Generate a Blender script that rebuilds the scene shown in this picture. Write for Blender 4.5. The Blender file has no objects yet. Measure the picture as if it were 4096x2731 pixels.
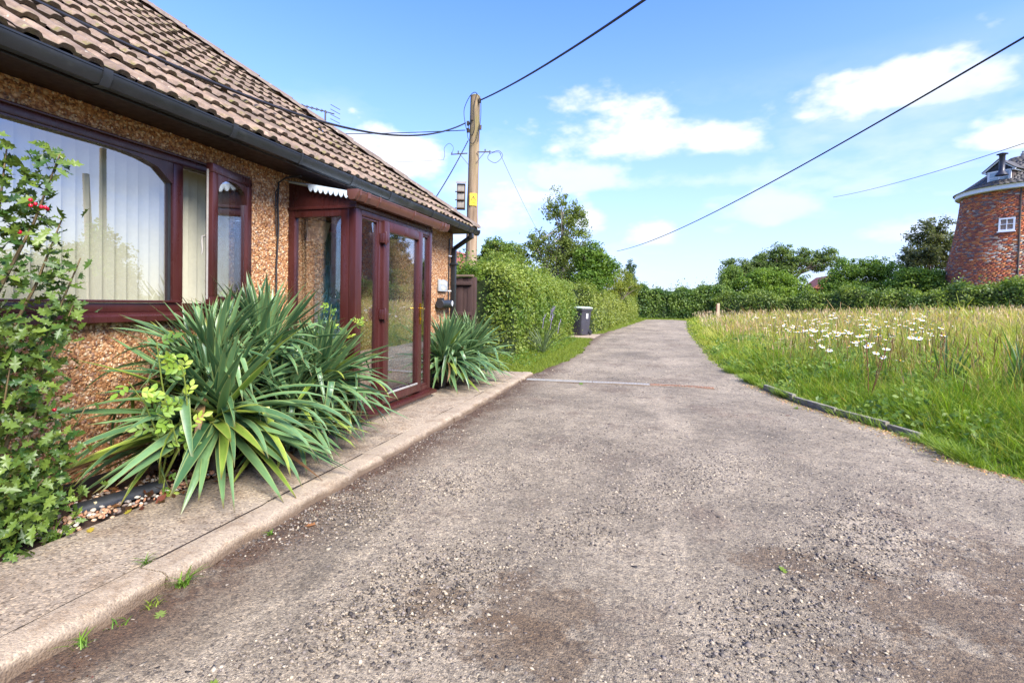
import bpy, bmesh, math, random
import numpy as np
from mathutils import Vector, Matrix

R = math.radians
scene = bpy.context.scene
col = scene.collection
random.seed(7)
rng = np.random.default_rng(11)

# ------------------------------------------------------------------ camera
EYE = Vector((0.0, 0.0, 1.2))
yaw, pitch, roll = 0.27486, R(-1.0), R(1.0)
d0 = Vector((-math.sin(yaw), math.cos(yaw), 0)); r0 = Vector((math.cos(yaw), math.sin(yaw), 0)); u0 = Vector((0, 0, 1))
dv = d0 * math.cos(pitch) + u0 * math.sin(pitch)
uv_ = u0 * math.cos(pitch) - d0 * math.sin(pitch)
rv = r0 * math.cos(roll) + uv_ * math.sin(roll)
uv2 = uv_ * math.cos(roll) - r0 * math.sin(roll)
cam_d = bpy.data.cameras.new("camera")
cam_d.lens = 17.58; cam_d.sensor_width = 36.0; cam_d.shift_x = 0.0001; cam_d.shift_y = -0.029
cam_d.clip_start = 0.05; cam_d.clip_end = 3000
cam = bpy.data.objects.new("camera", cam_d); col.objects.link(cam)
M = Matrix.Identity(4)
for i, v in enumerate((rv, uv2, -dv)):
    M[0][i], M[1][i], M[2][i] = v.x, v.y, v.z
M[0][3], M[1][3], M[2][3] = EYE
cam.matrix_world = M
scene.camera = cam

# ------------------------------------------------------------------ sky and sun
SUN_TO = Vector((0.62, -0.48, 0.70)).normalized()          # direction towards the sun
sun_el = math.asin(SUN_TO.z); sun_az = math.atan2(SUN_TO.x, SUN_TO.y)
world = bpy.data.worlds.new("World"); scene.world = world; world.use_nodes = True
wt = world.node_tree; wt.nodes.clear()
def wn(t, **kw):
    n = wt.nodes.new(t)
    for k, v in kw.items(): setattr(n, k, v)
    return n
def wmath(op, a, b=None, c=None, clamp=False):
    n = wn('ShaderNodeMath', operation=op, use_clamp=clamp)
    for i, s in enumerate((a, b, c)):
        if s is None: continue
        if isinstance(s, (int, float)): n.inputs[i].default_value = s
        else: wt.links.new(s, n.inputs[i])
    return n.outputs[0]
sky = wn('ShaderNodeTexSky', sky_type='NISHITA', sun_disc=False, sun_elevation=sun_el, sun_rotation=sun_az)
sky.air_density = 1.0; sky.dust_density = 0.4; sky.ozone_density = 2.0; sky.altitude = 50
tc = wn('ShaderNodeTexCoord')
sep = wn('ShaderNodeSeparateXYZ'); wt.links.new(tc.outputs['Generated'], sep.inputs[0])
el = wmath('MULTIPLY', wmath('ARCSINE', sep.outputs[2]), 57.29578)
az = wmath('MULTIPLY', wmath('ARCTAN2', sep.outputs[0], sep.outputs[1]), 57.29578)
# cloud cover, computed here as a sky map: columns are azimuth, rows elevation 0..90 degrees
def fbm_map(w, h, cells, octaves, gain, seed):
    r_ = np.random.default_rng(seed); acc = np.zeros((h, w)); amp = 1.0; tot = 0.0
    for o_ in range(octaves):
        cw, ch = cells[0] * 2 ** o_, max(2, cells[1] * 2 ** o_)
        if cw > w or ch > h: break
        g = r_.random((ch + 1, cw)); X = np.arange(w) / w * cw; Y = np.arange(h) / h * ch
        xi, yi = X.astype(int), Y.astype(int); fx, fy = X - xi, Y - yi; fx = fx * fx * (3 - 2 * fx); fy = fy * fy * (3 - 2 * fy)
        a_ = g[yi][:, xi % cw]; b_ = g[yi][:, (xi + 1) % cw]; c_ = g[yi + 1][:, xi % cw]; d_ = g[yi + 1][:, (xi + 1) % cw]
        acc += amp * ((a_ * (1 - fx) + b_ * fx) * (1 - fy)[:, None] + (c_ * (1 - fx) + d_ * fx) * fy[:, None]); tot += amp; amp *= gain
    return acc / tot
CW, CH = 4096, 1024
AZ, EL = np.meshgrid((np.arange(CW) + .5) / CW * 360 - 180, (np.arange(CH) + .5) / CH * 90)
fb = fbm_map(CW, CH, (64, 32), 7, .56, 3); fb = (fb - fb.mean()) / fb.std()
fb2 = fbm_map(CW, CH, (20, 14), 7, .6, 5); fb2 = (fb2 - fb2.mean()) / fb2.std()
CLOUDS = [  # azimuth, elevation of the flat base, half width, height above, strength
    (-1.5, 17.2, 11.5, 4.6, 1.0), (6.0, 16.6, 6.0, 3.8, .9), (-8.4, 13.6, 7.0, 3.0, .6), (20.0, 18.9, 6.2, 4.3, 1.0), (24.0, 18.0, 4.6, 2.6, .75),
    (-28.0, 14.6, 7.0, 4.2, 1.0), (29.0, 13.6, 3.4, 2.2, .95), (-17.5, 9.0, 4.5, 3.0, .75), (-16.0, 12.0, 4.0, 2.2, .7), (10.2, 9.3, 8.0, 2.2, .45),
    (0.7, 7.2, 3.4, 2.3, .75), (23.5, 7.0, 5.0, 2.0, .5), (-7.8, 9.0, 2.2, 3.2, .85), (-22.0, 8.0, 5.0, 2.4, .5), (4.0, 13.2, 9.0, 2.2, .35),
    (50, 16, 9, 5, .9), (74, 10, 8, 4, .8), (98, 19, 10, 5, .9), (135, 13, 9, 5, .9), (165, 9, 9, 4, .8), (-52, 18, 9, 5, .9), (-80, 11, 9, 4, .8), (-112, 18, 10, 5, .9), (-150, 12, 9, 5, .9)]
cov = np.zeros((CH, CW)); shd = np.zeros((CH, CW))
for a_, e_, w_, h_, s_ in CLOUDS:
    dxa = (AZ - a_ + 180) % 360 - 180; de = EL - e_
    rr = np.sqrt((dxa / w_) ** 2 + (np.maximum(de, 0) / h_) ** 2 + (np.maximum(-de, 0) / (h_ * .42)) ** 2)
    den = np.clip((1.08 - rr + fb * .24 + fb2 * .08) * 1.25, 0, 1); den = den * den * (3 - 2 * den) * s_
    shd = np.where(den > cov, np.clip(.55 + .45 * (de / h_) + fb * .10, 0, 1), shd); cov = np.maximum(cov, den)
wis = np.clip((fb2 + .05) * .30, 0, .55) * np.clip(1 - np.abs(EL - 10) / 14, 0, 1)
shd = np.where(wis > cov, .7, shd); cov = np.clip(np.maximum(cov, wis), 0, .97)
px = np.ones((CH, CW, 4), np.float32); px[..., 0] = cov; px[..., 1] = shd; px[..., 2] = 0
cimg = bpy.data.images.new('cloud_cover', CW, CH, alpha=False, float_buffer=True, is_data=True)
cimg.pixels.foreach_set(px.ravel()); cimg.update()
cxy = wn('ShaderNodeCombineXYZ'); wt.links.new(wmath('ADD', wmath('DIVIDE', az, 360.0), .5), cxy.inputs[0]); wt.links.new(wmath('DIVIDE', wmath('MAXIMUM', el, 0.1), 90.0), cxy.inputs[1])
cti = wn('ShaderNodeTexImage', image=cimg, interpolation='Linear', extension='EXTEND'); wt.links.new(cxy.outputs[0], cti.inputs[0])
csep = wn('ShaderNodeSeparateColor'); wt.links.new(cti.outputs[0], csep.inputs[0])
cover = csep.outputs[0]
# pale summer air towards the horizon
hz = wmath('POWER', wmath('SUBTRACT', 1.0, wmath('DIVIDE', wmath('MAXIMUM', el, 0.0), 42.0), None, True), 2.4)
tint = wn('ShaderNodeMix', data_type='RGBA', blend_type='MULTIPLY'); tint.inputs[0].default_value = 1.0
wt.links.new(sky.outputs[0], tint.inputs[6]); tint.inputs[7].default_value = (.70, 1.04, 1.9, 1)
air = wn('ShaderNodeMix', data_type='RGBA'); wt.links.new(wmath('MULTIPLY', hz, 0.92), air.inputs[0])
wt.links.new(tint.outputs[2], air.inputs[6]); air.inputs[7].default_value = (3.5, 3.72, 4.4, 1)
cl = wn('ShaderNodeMix', data_type='RGBA'); wt.links.new(cover, cl.inputs[0])
cshade = wn('ShaderNodeMix', data_type='RGBA'); wt.links.new(csep.outputs[1], cshade.inputs[0]); cshade.inputs[6].default_value = (3.9, 4.3, 5.0, 1); cshade.inputs[7].default_value = (5.0, 5.05, 5.15, 1)
wt.links.new(air.outputs[2], cl.inputs[6]); wt.links.new(cshade.outputs[2], cl.inputs[7])
bg = wn('ShaderNodeBackground'); bg.inputs["Strength"].default_value = 0.094
wt.links.new(cl.outputs[2], bg.inputs['Color'])
out = wn('ShaderNodeOutputWorld'); wt.links.new(bg.outputs[0], out.inputs['Surface'])

sun_l = bpy.data.lights.new("sun", 'SUN'); sun_l.energy = 4.1; sun_l.angle = R(32.0); sun_l.color = (1.0, 0.94, 0.85)
sun = bpy.data.objects.new("sun", sun_l); col.objects.link(sun)
sun.rotation_euler = (-SUN_TO).to_track_quat('-Z', 'Y').to_euler(); sun.location = (8, -6, 14)
vs = scene.view_settings
vs.view_transform = 'Standard'; vs.look = 'None'; vs.gamma = 1.0; vs.use_curve_mapping = False; vs.exposure = 1.45
try:
    scene.cycles.max_bounces = 6; scene.cycles.diffuse_bounces = 3; scene.cycles.glossy_bounces = 3; scene.cycles.transparent_max_bounces = 10; scene.cycles.use_denoising = True
    scene.cycles.caustics_reflective = False; scene.cycles.caustics_refractive = False
except Exception: pass

# ------------------------------------------------------------------ helpers
def lin(h):
    h = h.lstrip('#'); c = [int(h[i:i + 2], 16) / 255 for i in (0, 2, 4)]
    return tuple(x / 12.92 if x <= .04045 else ((x + .055) / 1.055) ** 2.4 for x in c)
def tag(o, label=None, cat=None, group=None, kind=None):
    for k, v in (('label', label), ('category', cat), ('group', group), ('kind', kind)):
        if v: o[k] = v
    return o
def thing(name, label, cat, loc, group=None):
    o = bpy.data.objects.new(name, None); col.objects.link(o); o.location = loc; o.empty_display_size = 0.1
    return tag(o, label, cat, group)
def root_of(p):
    while p.parent: p = p.parent
    return p
def origin(p):
    if p is None: return Vector((0, 0, 0))
    return Vector(root_of(p).location)
def link(name, me, parent=None, mat=None, kind=None):
    if mat is not None:
        if len(me.materials): me.materials.clear()
        for m_ in (mat if isinstance(mat, (list, tuple)) else [mat]): me.materials.append(m_)
    o = bpy.data.objects.new(name, me); col.objects.link(o)
    if parent is not None: o.parent = parent
    if kind: o['kind'] = kind
    return o

class MB:
    """collects shapes in world coordinates; build() makes ONE mesh object, relative to its thing's base"""
    def __init__(s): s.v = []; s.f = []; s.m = []; s.mi = 0
    def add(s, vs_, fs):
        b = len(s.v); s.v += [tuple(v) for v in vs_]
        for f in fs: s.f.append(tuple(i + b for i in f)); s.m.append(s.mi)
        return s
    def box(s, x0, x1, y0, y1, z0, z1, mat=None):
        vs_ = [Vector((x, y, z)) for x in (x0, x1) for y in (y0, y1) for z in (z0, z1)]
        if mat is not None: vs_ = [mat @ v for v in vs_]
        return s.add(vs_, [(0, 1, 3, 2), (4, 6, 7, 5), (0, 4, 5, 1), (2, 3, 7, 6), (0, 2, 6, 4), (1, 5, 7, 3)])
    def bar(s, a, b, w, h, up=(0, 0, 1)):
        a, b = Vector(a), Vector(b); d = (b - a); L = d.length; d.normalize(); up = Vector(up)
        x = d.cross(up)
        if x.length < 1e-4: x = d.cross(Vector((1, 0, 0)))
        x.normalize(); z = x.cross(d)
        m = Matrix((x, d, z)).transposed().to_4x4(); m.translation = a
        return s.box(-w / 2, w / 2, 0, L, -h / 2, h / 2, m)
    def prism(s, poly, axis, a, b):
        """poly: 2D points in the two other axes (in xyz order); extruded from a to b along axis"""
        n = len(poly); vs_ = []
        for t in (a, b):
            for p in poly:
                q = list(p); q.insert(axis, t); vs_.append(q)
        fs = [tuple(range(n - 1, -1, -1)), tuple(range(n, 2 * n))] + [(i, (i + 1) % n, n + (i + 1) % n, n + i) for i in range(n)]
        return s.add(vs_, fs)
    def tube(s, pts, rad, seg=8, cap=True):
        pts = [Vector(p) for p in pts]; n = len(pts)
        rad = [rad] * n if isinstance(rad, (int, float)) else rad
        rings = []; prev = None
        for i, p in enumerate(pts):
            t = (pts[min(i + 1, n - 1)] - pts[max(i - 1, 0)])
            if t.length < 1e-7: t = Vector((0, 0, 1))
            t.normalize()
            if prev is None:
                a_ = t.orthogonal().normalized()
            else:
                a_ = (prev - t * prev.dot(t))
                a_ = a_.normalized() if a_.length > 1e-5 else t.orthogonal().normalized()
            prev = a_; b_ = t.cross(a_)
            rings.append([p + (a_ * math.cos(2 * math.pi * k / seg) + b_ * math.sin(2 * math.pi * k / seg)) * rad[i] for k in range(seg)])
        vs_ = [v for r_ in rings for v in r_]; fs = []
        for i in range(n - 1):
            for k in range(seg):
                fs.append((i * seg + k, i * seg + (k + 1) % seg, (i + 1) * seg + (k + 1) % seg, (i + 1) * seg + k))
        if cap: fs += [tuple(range(seg - 1, -1, -1)), tuple((n - 1) * seg + k for k in range(seg))]
        return s.add(vs_, fs)
    def lathe(s, prof, center, axis='Z', seg=24):
        c = Vector(center); vs_ = []; n = len(prof)
        for r_, h in prof:
            for k in range(seg):
                a = 2 * math.pi * k / seg; u, v = r_ * math.cos(a), r_ * math.sin(a)
                vs_.append(c + (Vector((u, v, h)) if axis == 'Z' else Vector((h, u, v)) if axis == 'X' else Vector((v, h, u))))
        fs = [(i * seg + k, i * seg + (k + 1) % seg, (i + 1) * seg + (k + 1) % seg, (i + 1) * seg + k) for i in range(n - 1) for k in range(seg)]
        fs += [tuple(range(seg - 1, -1, -1)), tuple((n - 1) * seg + k for k in range(seg))]
        return s.add(vs_, fs)
    def build(s, name, mat, parent=None, bevel=0.0, smooth=0, kind=None, local=False):
        me = bpy.data.meshes.new(name)
        L = Vector((0, 0, 0)) if local else origin(parent)
        me.from_pydata([(v[0] - L.x, v[1] - L.y, v[2] - L.z) for v in s.v], [], s.f)
        if isinstance(mat, (list, tuple)):
            me.polygons.foreach_set('material_index', s.m)
        if bevel or True:
            bm = bmesh.new(); bm.from_mesh(me)
            bmesh.ops.recalc_face_normals(bm, faces=bm.faces)
            if bevel:
                es = [e for e in bm.edges if len(e.link_faces) == 2 and e.calc_face_angle(0) > 0.6]
                bmesh.ops.bevel(bm, geom=es, offset=bevel, segments=2, profile=0.6, affect='EDGES', clamp_overlap=True)
            bm.to_mesh(me); bm.free()
        if smooth or bevel:
            me.shade_smooth(); me.set_sharp_from_angle(angle=R(smooth or 40))
        return link(name, me, parent, mat, kind)

def np_mesh(name, V, F, cols=None):
    me = bpy.data.meshes.new(name)
    V = np.ascontiguousarray(V, dtype=np.float32); F = np.ascontiguousarray(F, dtype=np.int32)
    me.vertices.add(len(V)); me.vertices.foreach_set('co', V.ravel())
    k = F.shape[1]
    me.loops.add(F.size); me.loops.foreach_set('vertex_index', F.ravel())
    me.polygons.add(len(F)); me.polygons.foreach_set('loop_start', np.arange(0, F.size, k, dtype=np.int32))
    if cols is not None:
        at = me.attributes.new('Col', 'FLOAT_COLOR', 'POINT')
        c4 = np.ones((len(V), 4), dtype=np.float32); c4[:, :3] = cols
        at.data.foreach_set('color', c4.ravel())
    me.update(calc_edges=True)
    return me
def inst(name, V, F, A, T, C, mat, parent=None, kind=None, smooth=False, vmul=None):
    """many copies of one little template joined into one mesh; A (n,3,3), T (n,3), C (n,3) colours"""
    V = np.asarray(V, float); F = np.asarray(F, int); n = len(T)
    P = np.einsum('nij,vj->nvi', A, V) + T[:, None, :]
    L = np.array(origin(parent))
    FF = (F[None] + (np.arange(n) * len(V))[:, None, None]).reshape(-1, F.shape[1])
    Cc = np.repeat(C[:, None, :], len(V), 1)
    if vmul is not None: Cc = Cc * np.asarray(vmul)[None, :, None]
    me = np_mesh(name, P.reshape(-1, 3) - L, FF, Cc.reshape(-1, 3))
    if smooth: me.shade_smooth()
    return link(name, me, parent, mat, kind)
def frames(N, spin=None):
    """(n,3,3) matrices whose 3rd column is the normal N and whose 2nd is random around it"""
    n = len(N); N = N / (np.linalg.norm(N, axis=1, keepdims=True) + 1e-9)
    r = rng.normal(size=(n, 3)); X = np.cross(r, N); X /= np.linalg.norm(X, axis=1, keepdims=True) + 1e-9
    Y = np.cross(N, X)
    return np.stack([X, Y, N], axis=2)
def rotz(a):
    c, s = np.cos(a), np.sin(a); z = np.zeros_like(c); o = np.ones_like(c)
    return np.stack([np.stack([c, -s, z], -1), np.stack([s, c, z], -1), np.stack([z, z, o], -1)], -2)
def jit(base, n, amt=.25, hue=.12):
    base = np.array(base); k = rng.uniform(1 - amt, 1 + amt, (n, 1)); h = rng.uniform(1 - hue, 1 + hue, (n, 3))
    return np.clip(base * k * h, 0, 1)

# ------------------------------------------------------------------ materials
def material(name):
    m = bpy.data.materials.new(name); m.use_nodes = True; nt = m.node_tree; b = nt.nodes['Principled BSDF']
    return m, nt, b
def N(nt, t, **kw):
    n = nt.nodes.new(t)
    for k, v in kw.items(): setattr(n, k, v)
    return n
def noise(nt, scale, detail=5, rough=.55, vec=None):
    n = N(nt, 'ShaderNodeTexNoise'); n.inputs['Scale'].default_value = scale; n.inputs['Detail'].default_value = detail; n.inputs['Roughness'].default_value = rough
    if vec is not None: nt.links.new(vec, n.inputs['Vector'])
    return n.outputs[0]
def voro(nt, scale, vec=None, feature='F1'):
    n = N(nt, 'ShaderNodeTexVoronoi', feature=feature); n.inputs['Scale'].default_value = scale
    if vec is not None: nt.links.new(vec, n.inputs['Vector'])
    return n
def ramp(nt, fac, stops, interp='LINEAR'):
    n = N(nt, 'ShaderNodeValToRGB'); r_ = n.color_ramp; r_.interpolation = interp
    while len(r_.elements) < len(stops): r_.elements.new(0.5)
    for e, (p, c) in zip(r_.elements, stops):
        e.position = p; e.color = (*c, 1) if len(c) == 3 else c
    nt.links.new(fac, n.inputs[0]); return n.outputs[0]
def mixc(nt, fac, a, b, mode='MIX'):
    n = N(nt, 'ShaderNodeMix', data_type='RGBA', blend_type=mode)
    for i, s in ((0, fac), (6, a), (7, b)):
        if isinstance(s, (int, float)): n.inputs[i].default_value = s
        elif isinstance(s, tuple): n.inputs[i].default_value = (*s[:3], 1)
        else: nt.links.new(s, n.inputs[i])
    return n.outputs[2]
def mth(nt, op, a, b=None, clamp=False):
    n = N(nt, 'ShaderNodeMath', operation=op, use_clamp=clamp)
    for i, s in enumerate((a, b)):
        if s is None: continue
        if isinstance(s, (int, float)): n.inputs[i].default_value = s
        else: nt.links.new(s, n.inputs[i])
    return n.outputs[0]
def bump(nt, b, h, strength=.3, dist=.01):
    n = N(nt, 'ShaderNodeBump'); n.inputs['Strength'].default_value = strength; n.inputs['Distance'].default_value = dist
    nt.links.new(h, n.inputs['Height']); nt.links.new(n.outputs[0], b.inputs['Normal'])
def coords(nt, kind='Object', scale=None):
    t = N(nt, 'ShaderNodeTexCoord').outputs[kind]
    if scale:
        m_ = N(nt, 'ShaderNodeMapping'); m_.inputs['Scale'].default_value = scale; nt.links.new(t, m_.inputs[0]); t = m_.outputs[0]
    return t
def wpos(nt, scale=None):
    t = N(nt, 'ShaderNodeNewGeometry').outputs['Position']
    if scale:
        m_ = N(nt, 'ShaderNodeMapping'); m_.inputs['Scale'].default_value = scale; nt.links.new(t, m_.inputs[0]); t = m_.outputs[0]
    return t
def simple(name, c, rough=.5, var=.12, vscale=14, bumpk=0.0, bscale=80, metallic=0.0, stretch=None, dirt=None, spec=None):
    m, nt, b = material(name); v = wpos(nt, stretch)
    base = ramp(nt, noise(nt, vscale, 6, .6, v), [(.25, tuple(x * (1 - var) for x in c)), (.75, tuple(min(1, x * (1 + var)) for x in c))])
    if dirt:
        f = ramp(nt, noise(nt, dirt[1], 7, .65, v), [(dirt[2], (0, 0, 0)), (min(1, dirt[2] + .2), (1, 1, 1))])
        base = mixc(nt, f, base, dirt[0])
    nt.links.new(base, b.inputs['Base Color']); b.inputs['Metallic'].default_value = metallic
    rr = ramp(nt, noise(nt, vscale * 1.7, 4, .5, v), [(.3, (max(0, rough - .08),) * 3), (.7, (min(1, rough + .1),) * 3)])
    nt.links.new(rr, b.inputs['Roughness'])
    if spec is not None: b.inputs['Specular IOR Level'].default_value = spec
    if bumpk: bump(nt, b, noise(nt, bscale, 5, .6, v), bumpk, .004)
    return m
def leafmat(name, trans=.42, rough=.45, spec=.4):
    m, nt, b = material(name)
    a = N(nt, 'ShaderNodeAttribute', attribute_name='Col').outputs['Color']
    nt.links.new(a, b.inputs['Base Color']); b.inputs['Roughness'].default_value = rough; b.inputs['Specular IOR Level'].default_value = spec
    t = N(nt, 'ShaderNodeBsdfTranslucent'); nt.links.new(mixc(nt, 1.0, a, (1.15, 1.2, .6), 'MULTIPLY'), t.inputs['Color'])
    mx = N(nt, 'ShaderNodeMixShader'); mx.inputs[0].default_value = trans
    o = nt.nodes['Material Output']
    nt.links.new(b.outputs[0], mx.inputs[1]); nt.links.new(t.outputs[0], mx.inputs[2]); nt.links.new(mx.outputs[0], o.inputs['Surface'])
    return m
def vcol(name, rough=.8, bumpk=0):
    m, nt, b = material(name)
    a = N(nt, 'ShaderNodeAttribute', attribute_name='Col').outputs['Color']
    v = wpos(nt)
    nt.links.new(mixc(nt, 1.0, a, ramp(nt, noise(nt, 60, 5, .6, v), [(.25, (.75, .75, .75)), (.75, (1.2, 1.2, 1.2))]), 'MULTIPLY'), b.inputs['Base Color'])
    b.inputs['Roughness'].default_value = rough
    if bumpk: bump(nt, b, noise(nt, 150, 4, .6, v), bumpk, .004)
    return m
def glass(name, tintc=(1, 1, 1), r0=.08, rough=.0):
    """sheet glass: clear, with a reflection that grows towards grazing angles"""
    m, nt, b = material(name); nt.nodes.remove(b)
    lw = N(nt, 'ShaderNodeLayerWeight'); lw.inputs['Blend'].default_value = .5
    f5 = mth(nt, 'POWER', lw.outputs['Facing'], 4.0)
    fac = mth(nt, 'ADD', mth(nt, 'MULTIPLY', f5, 1 - r0), r0, True)
    g = N(nt, 'ShaderNodeBsdfGlossy'); g.inputs['Roughness'].default_value = rough; g.inputs['Color'].default_value = (.97, .98, 1, 1)
    t = N(nt, 'ShaderNodeBsdfTransparent'); t.inputs['Color'].default_value = (*tintc, 1)
    mx = N(nt, 'ShaderNodeMixShader'); nt.links.new(fac, mx.inputs[0])
    nt.links.new(t.outputs[0], mx.inputs[1]); nt.links.new(g.outputs[0], mx.inputs[2])
    nt.links.new(mx.outputs[0], nt.nodes['Material Output'].inputs['Surface'])
    return m

MAT = {}
MAT['leaf'] = leafmat('leaf')
MAT['glossy_leaf'] = leafmat('glossy_leaf', .22, .38, .35)
MAT['tree_leaf'] = leafmat('tree_leaf', .5, .5, .3)
MAT['grass'] = leafmat('grass_blade', .4, .5, .3)
MAT['stone'] = vcol('stone', .75, .2)
MAT['brick'] = vcol('brick', .85, .3)
MAT['upvc'] = simple('mahogany_upvc', lin('#401d1a'), .30, .25, 9, .04, 120, stretch=(1, 1, .25), spec=.5)
MAT['upvc_gutter'] = simple('brown_gutter', lin('#5d3b31'), .35, .12, 8, .03, 90)
MAT['black_gutter'] = simple('black_gutter', lin('#232425'), .35, .25, 6, .05, 60, dirt=(lin('#3f403c'), 3, .6))
MAT['soffit'] = simple('dark_soffit', lin('#2b1b19'), .45, .2, 10, .03, 60)
MAT['black_plastic'] = simple('black_plastic', lin('#26282b'), .42, .15, 12, .03, 90)
MAT['bin'] = simple('bin_plastic', lin('#3b3a42'), .45, .1, 6, .03, 200)
MAT['rubber'] = simple('rubber', lin('#202022'), .7, .1, 20, .05, 90)
MAT['wire'] = simple('wire_sheath', lin('#1d1c1e'), .6, .2, 20)
MAT['wire_thin'] = simple('copper_wire', lin('#4a4340'), .5, .2, 20)
MAT['brass'] = simple('brass', lin('#c99a2e'), .25, .1, 20, metallic=1.0)
MAT['white_paint'] = simple('white_paint', (.78, .78, .77), .45, .05, 12, .04, 50, dirt=(lin('#b9b3a4'), 6, .64))
MAT['slat'] = simple('blind_fabric', (.55, .525, .38), .85, .05, 30, .1, 400)
MAT['window_glass'] = glass('window_glass', (.97, .98, .97), .27)
MAT['porch_glass'] = glass('porch_glass', (.94, .96, .95), .22)
MAT['small_glass'] = glass('small_glass', (.8, .85, .9), .15)
MAT['galv'] = simple('galvanised_steel', lin('#a09c94'), .5, .15, 20, .05, 120, metallic=.15, dirt=(lin('#9a9284'), 14, .6))
MAT['rust'] = simple('rusty_steel', lin('#8a5f42'), .75, .35, 18, .15, 120, dirt=(lin('#b59f87'), 12, .5))
MAT['dark_void'] = simple('trough_dirt', lin('#2a2420'), .9, .3, 15)
MAT['brown_board'] = simple('fence_board', lin('#3f2b25'), .75, .3, 10, .15, 60, stretch=(3, 3, .4))
MAT['slate'] = simple('grey_slate', lin('#464340'), .7, .25, 5, .1, 30, dirt=(lin('#77694f'), 2.2, .6))
MAT['sign_yellow'] = simple('yellow_plate', lin('#e8c21c'), .4, .06, 20)
MAT['sign_black'] = simple('black_print', lin('#17171a'), .5, .1, 20)
MAT['grey_plaque'] = simple('grey_slate_plaque', lin('#9aa0a2'), .5, .08, 30, .05, 90)
MAT['plaque_letter'] = simple('cream_lettering', lin('#dcd0a8'), .5, .06, 40)
MAT['poly'] = simple('clear_corrugated', lin('#c8d4da'), .2, .1, 20)
MAT['red_tile'] = simple('red_roof_tile', lin('#8a4a38'), .8, .2, 3, .2, 20)
MAT['bark'] = simple('bark', lin('#5d5145'), .9, .35, 12, .5, 30, stretch=(1, 1, .3))
MAT['bark_pale'] = simple('pale_bark', lin('#9a8f80'), .85, .35, 10, .3, 30, stretch=(1, 1, .6))
MAT['twig'] = simple('twig', lin('#43382c'), .9, .3, 20)
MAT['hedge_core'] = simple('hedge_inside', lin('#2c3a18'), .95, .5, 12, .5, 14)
MAT['berry'] = simple('berry_red', lin('#b3122a'), .25, .1, 60)
MAT['petal'] = simple('white_petal', (.82, .82, .80), .7, .04, 60)
MAT['room'] = simple('room_plaster', lin('#d8d2c2'), .9, .06, 4)

# pebbledash render behind the stones
m, nt, b = material('pebbledash'); v = wpos(nt)
vo = voro(nt, 48, v)
sc_ = N(nt, 'ShaderNodeSeparateColor'); nt.links.new(vo.outputs['Color'], sc_.inputs[0])
pc = ramp(nt, sc_.outputs[0], [(0, lin('#7a5034')), (.3, lin('#b17b4c')), (.55, lin('#c99464')), (.8, lin('#d9b48a')), (1, lin('#8f6a58'))])
edge = ramp(nt, vo.outputs['Distance'], [(.25, (1, 1, 1)), (.75, (.45, .4, .36))])
nt.links.new(mixc(nt, .75, pc, edge, 'MULTIPLY'), b.inputs['Base Color']); b.inputs['Roughness'].default_value = .85
bump(nt, b, mth(nt, 'SUBTRACT', 1.0, vo.outputs['Distance']), .7, .012); MAT['dash'] = m

# concrete (path, kerb)
def concrete(name, c1, c2, agg, aggk, joint=False):
    m, nt, b = material(name); v = wpos(nt)
    base = ramp(nt, noise(nt, 2.4, 8, .65, v), [(.28, c1), (.72, c2)])
    vo = voro(nt, agg, v)
    se = N(nt, 'ShaderNodeSeparateColor'); nt.links.new(vo.outputs['Color'], se.inputs[0])
    sp = ramp(nt, se.outputs[0], [(0, (.42, .38, .34)), (.2, (.85, .83, .8)), (.6, (1.0, 1, 1)), (.84, (1.18, 1.14, 1.08)), (1, (1.6, 1.55, 1.42))])
    base = mixc(nt, aggk, base, mixc(nt, 1.0, base, sp, 'MULTIPLY'))
    st = ramp(nt, noise(nt, 5.5, 7, .7, v), [(.50, (1, 1, 1)), (.60, (.72, .65, .58)), (.75, (.6, .52, .45))])
    nt.links.new(mixc(nt, .7, base, st, 'MULTIPLY'), b.inputs['Base Color']); b.inputs['Roughness'].default_value = .9
    h = mth(nt, 'ADD', mth(nt, 'MULTIPLY', vo.outputs['Distance'], -.7), noise(nt, 55, 6, .7, v))
    bump(nt, b, h, .7, .008); return m
MAT['path'] = concrete('path_concrete', lin('#7c6e5d'), lin('#a2937e'), 95, 1.0)
MAT['kerb'] = concrete('kerb_concrete', lin('#8a7b68'), lin('#a8977f'), 120, .5)
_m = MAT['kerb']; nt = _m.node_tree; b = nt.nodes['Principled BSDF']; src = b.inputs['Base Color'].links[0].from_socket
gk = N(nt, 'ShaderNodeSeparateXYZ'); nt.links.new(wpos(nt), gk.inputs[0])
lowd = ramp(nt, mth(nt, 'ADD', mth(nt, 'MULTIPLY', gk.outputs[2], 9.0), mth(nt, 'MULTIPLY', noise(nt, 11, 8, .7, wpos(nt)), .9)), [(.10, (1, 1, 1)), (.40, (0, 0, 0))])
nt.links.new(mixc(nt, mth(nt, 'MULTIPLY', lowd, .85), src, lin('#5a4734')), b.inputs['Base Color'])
MAT['edging'] = concrete('grey_edging', lin('#6b665b'), lin('#98917f'), 130, .4)

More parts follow.
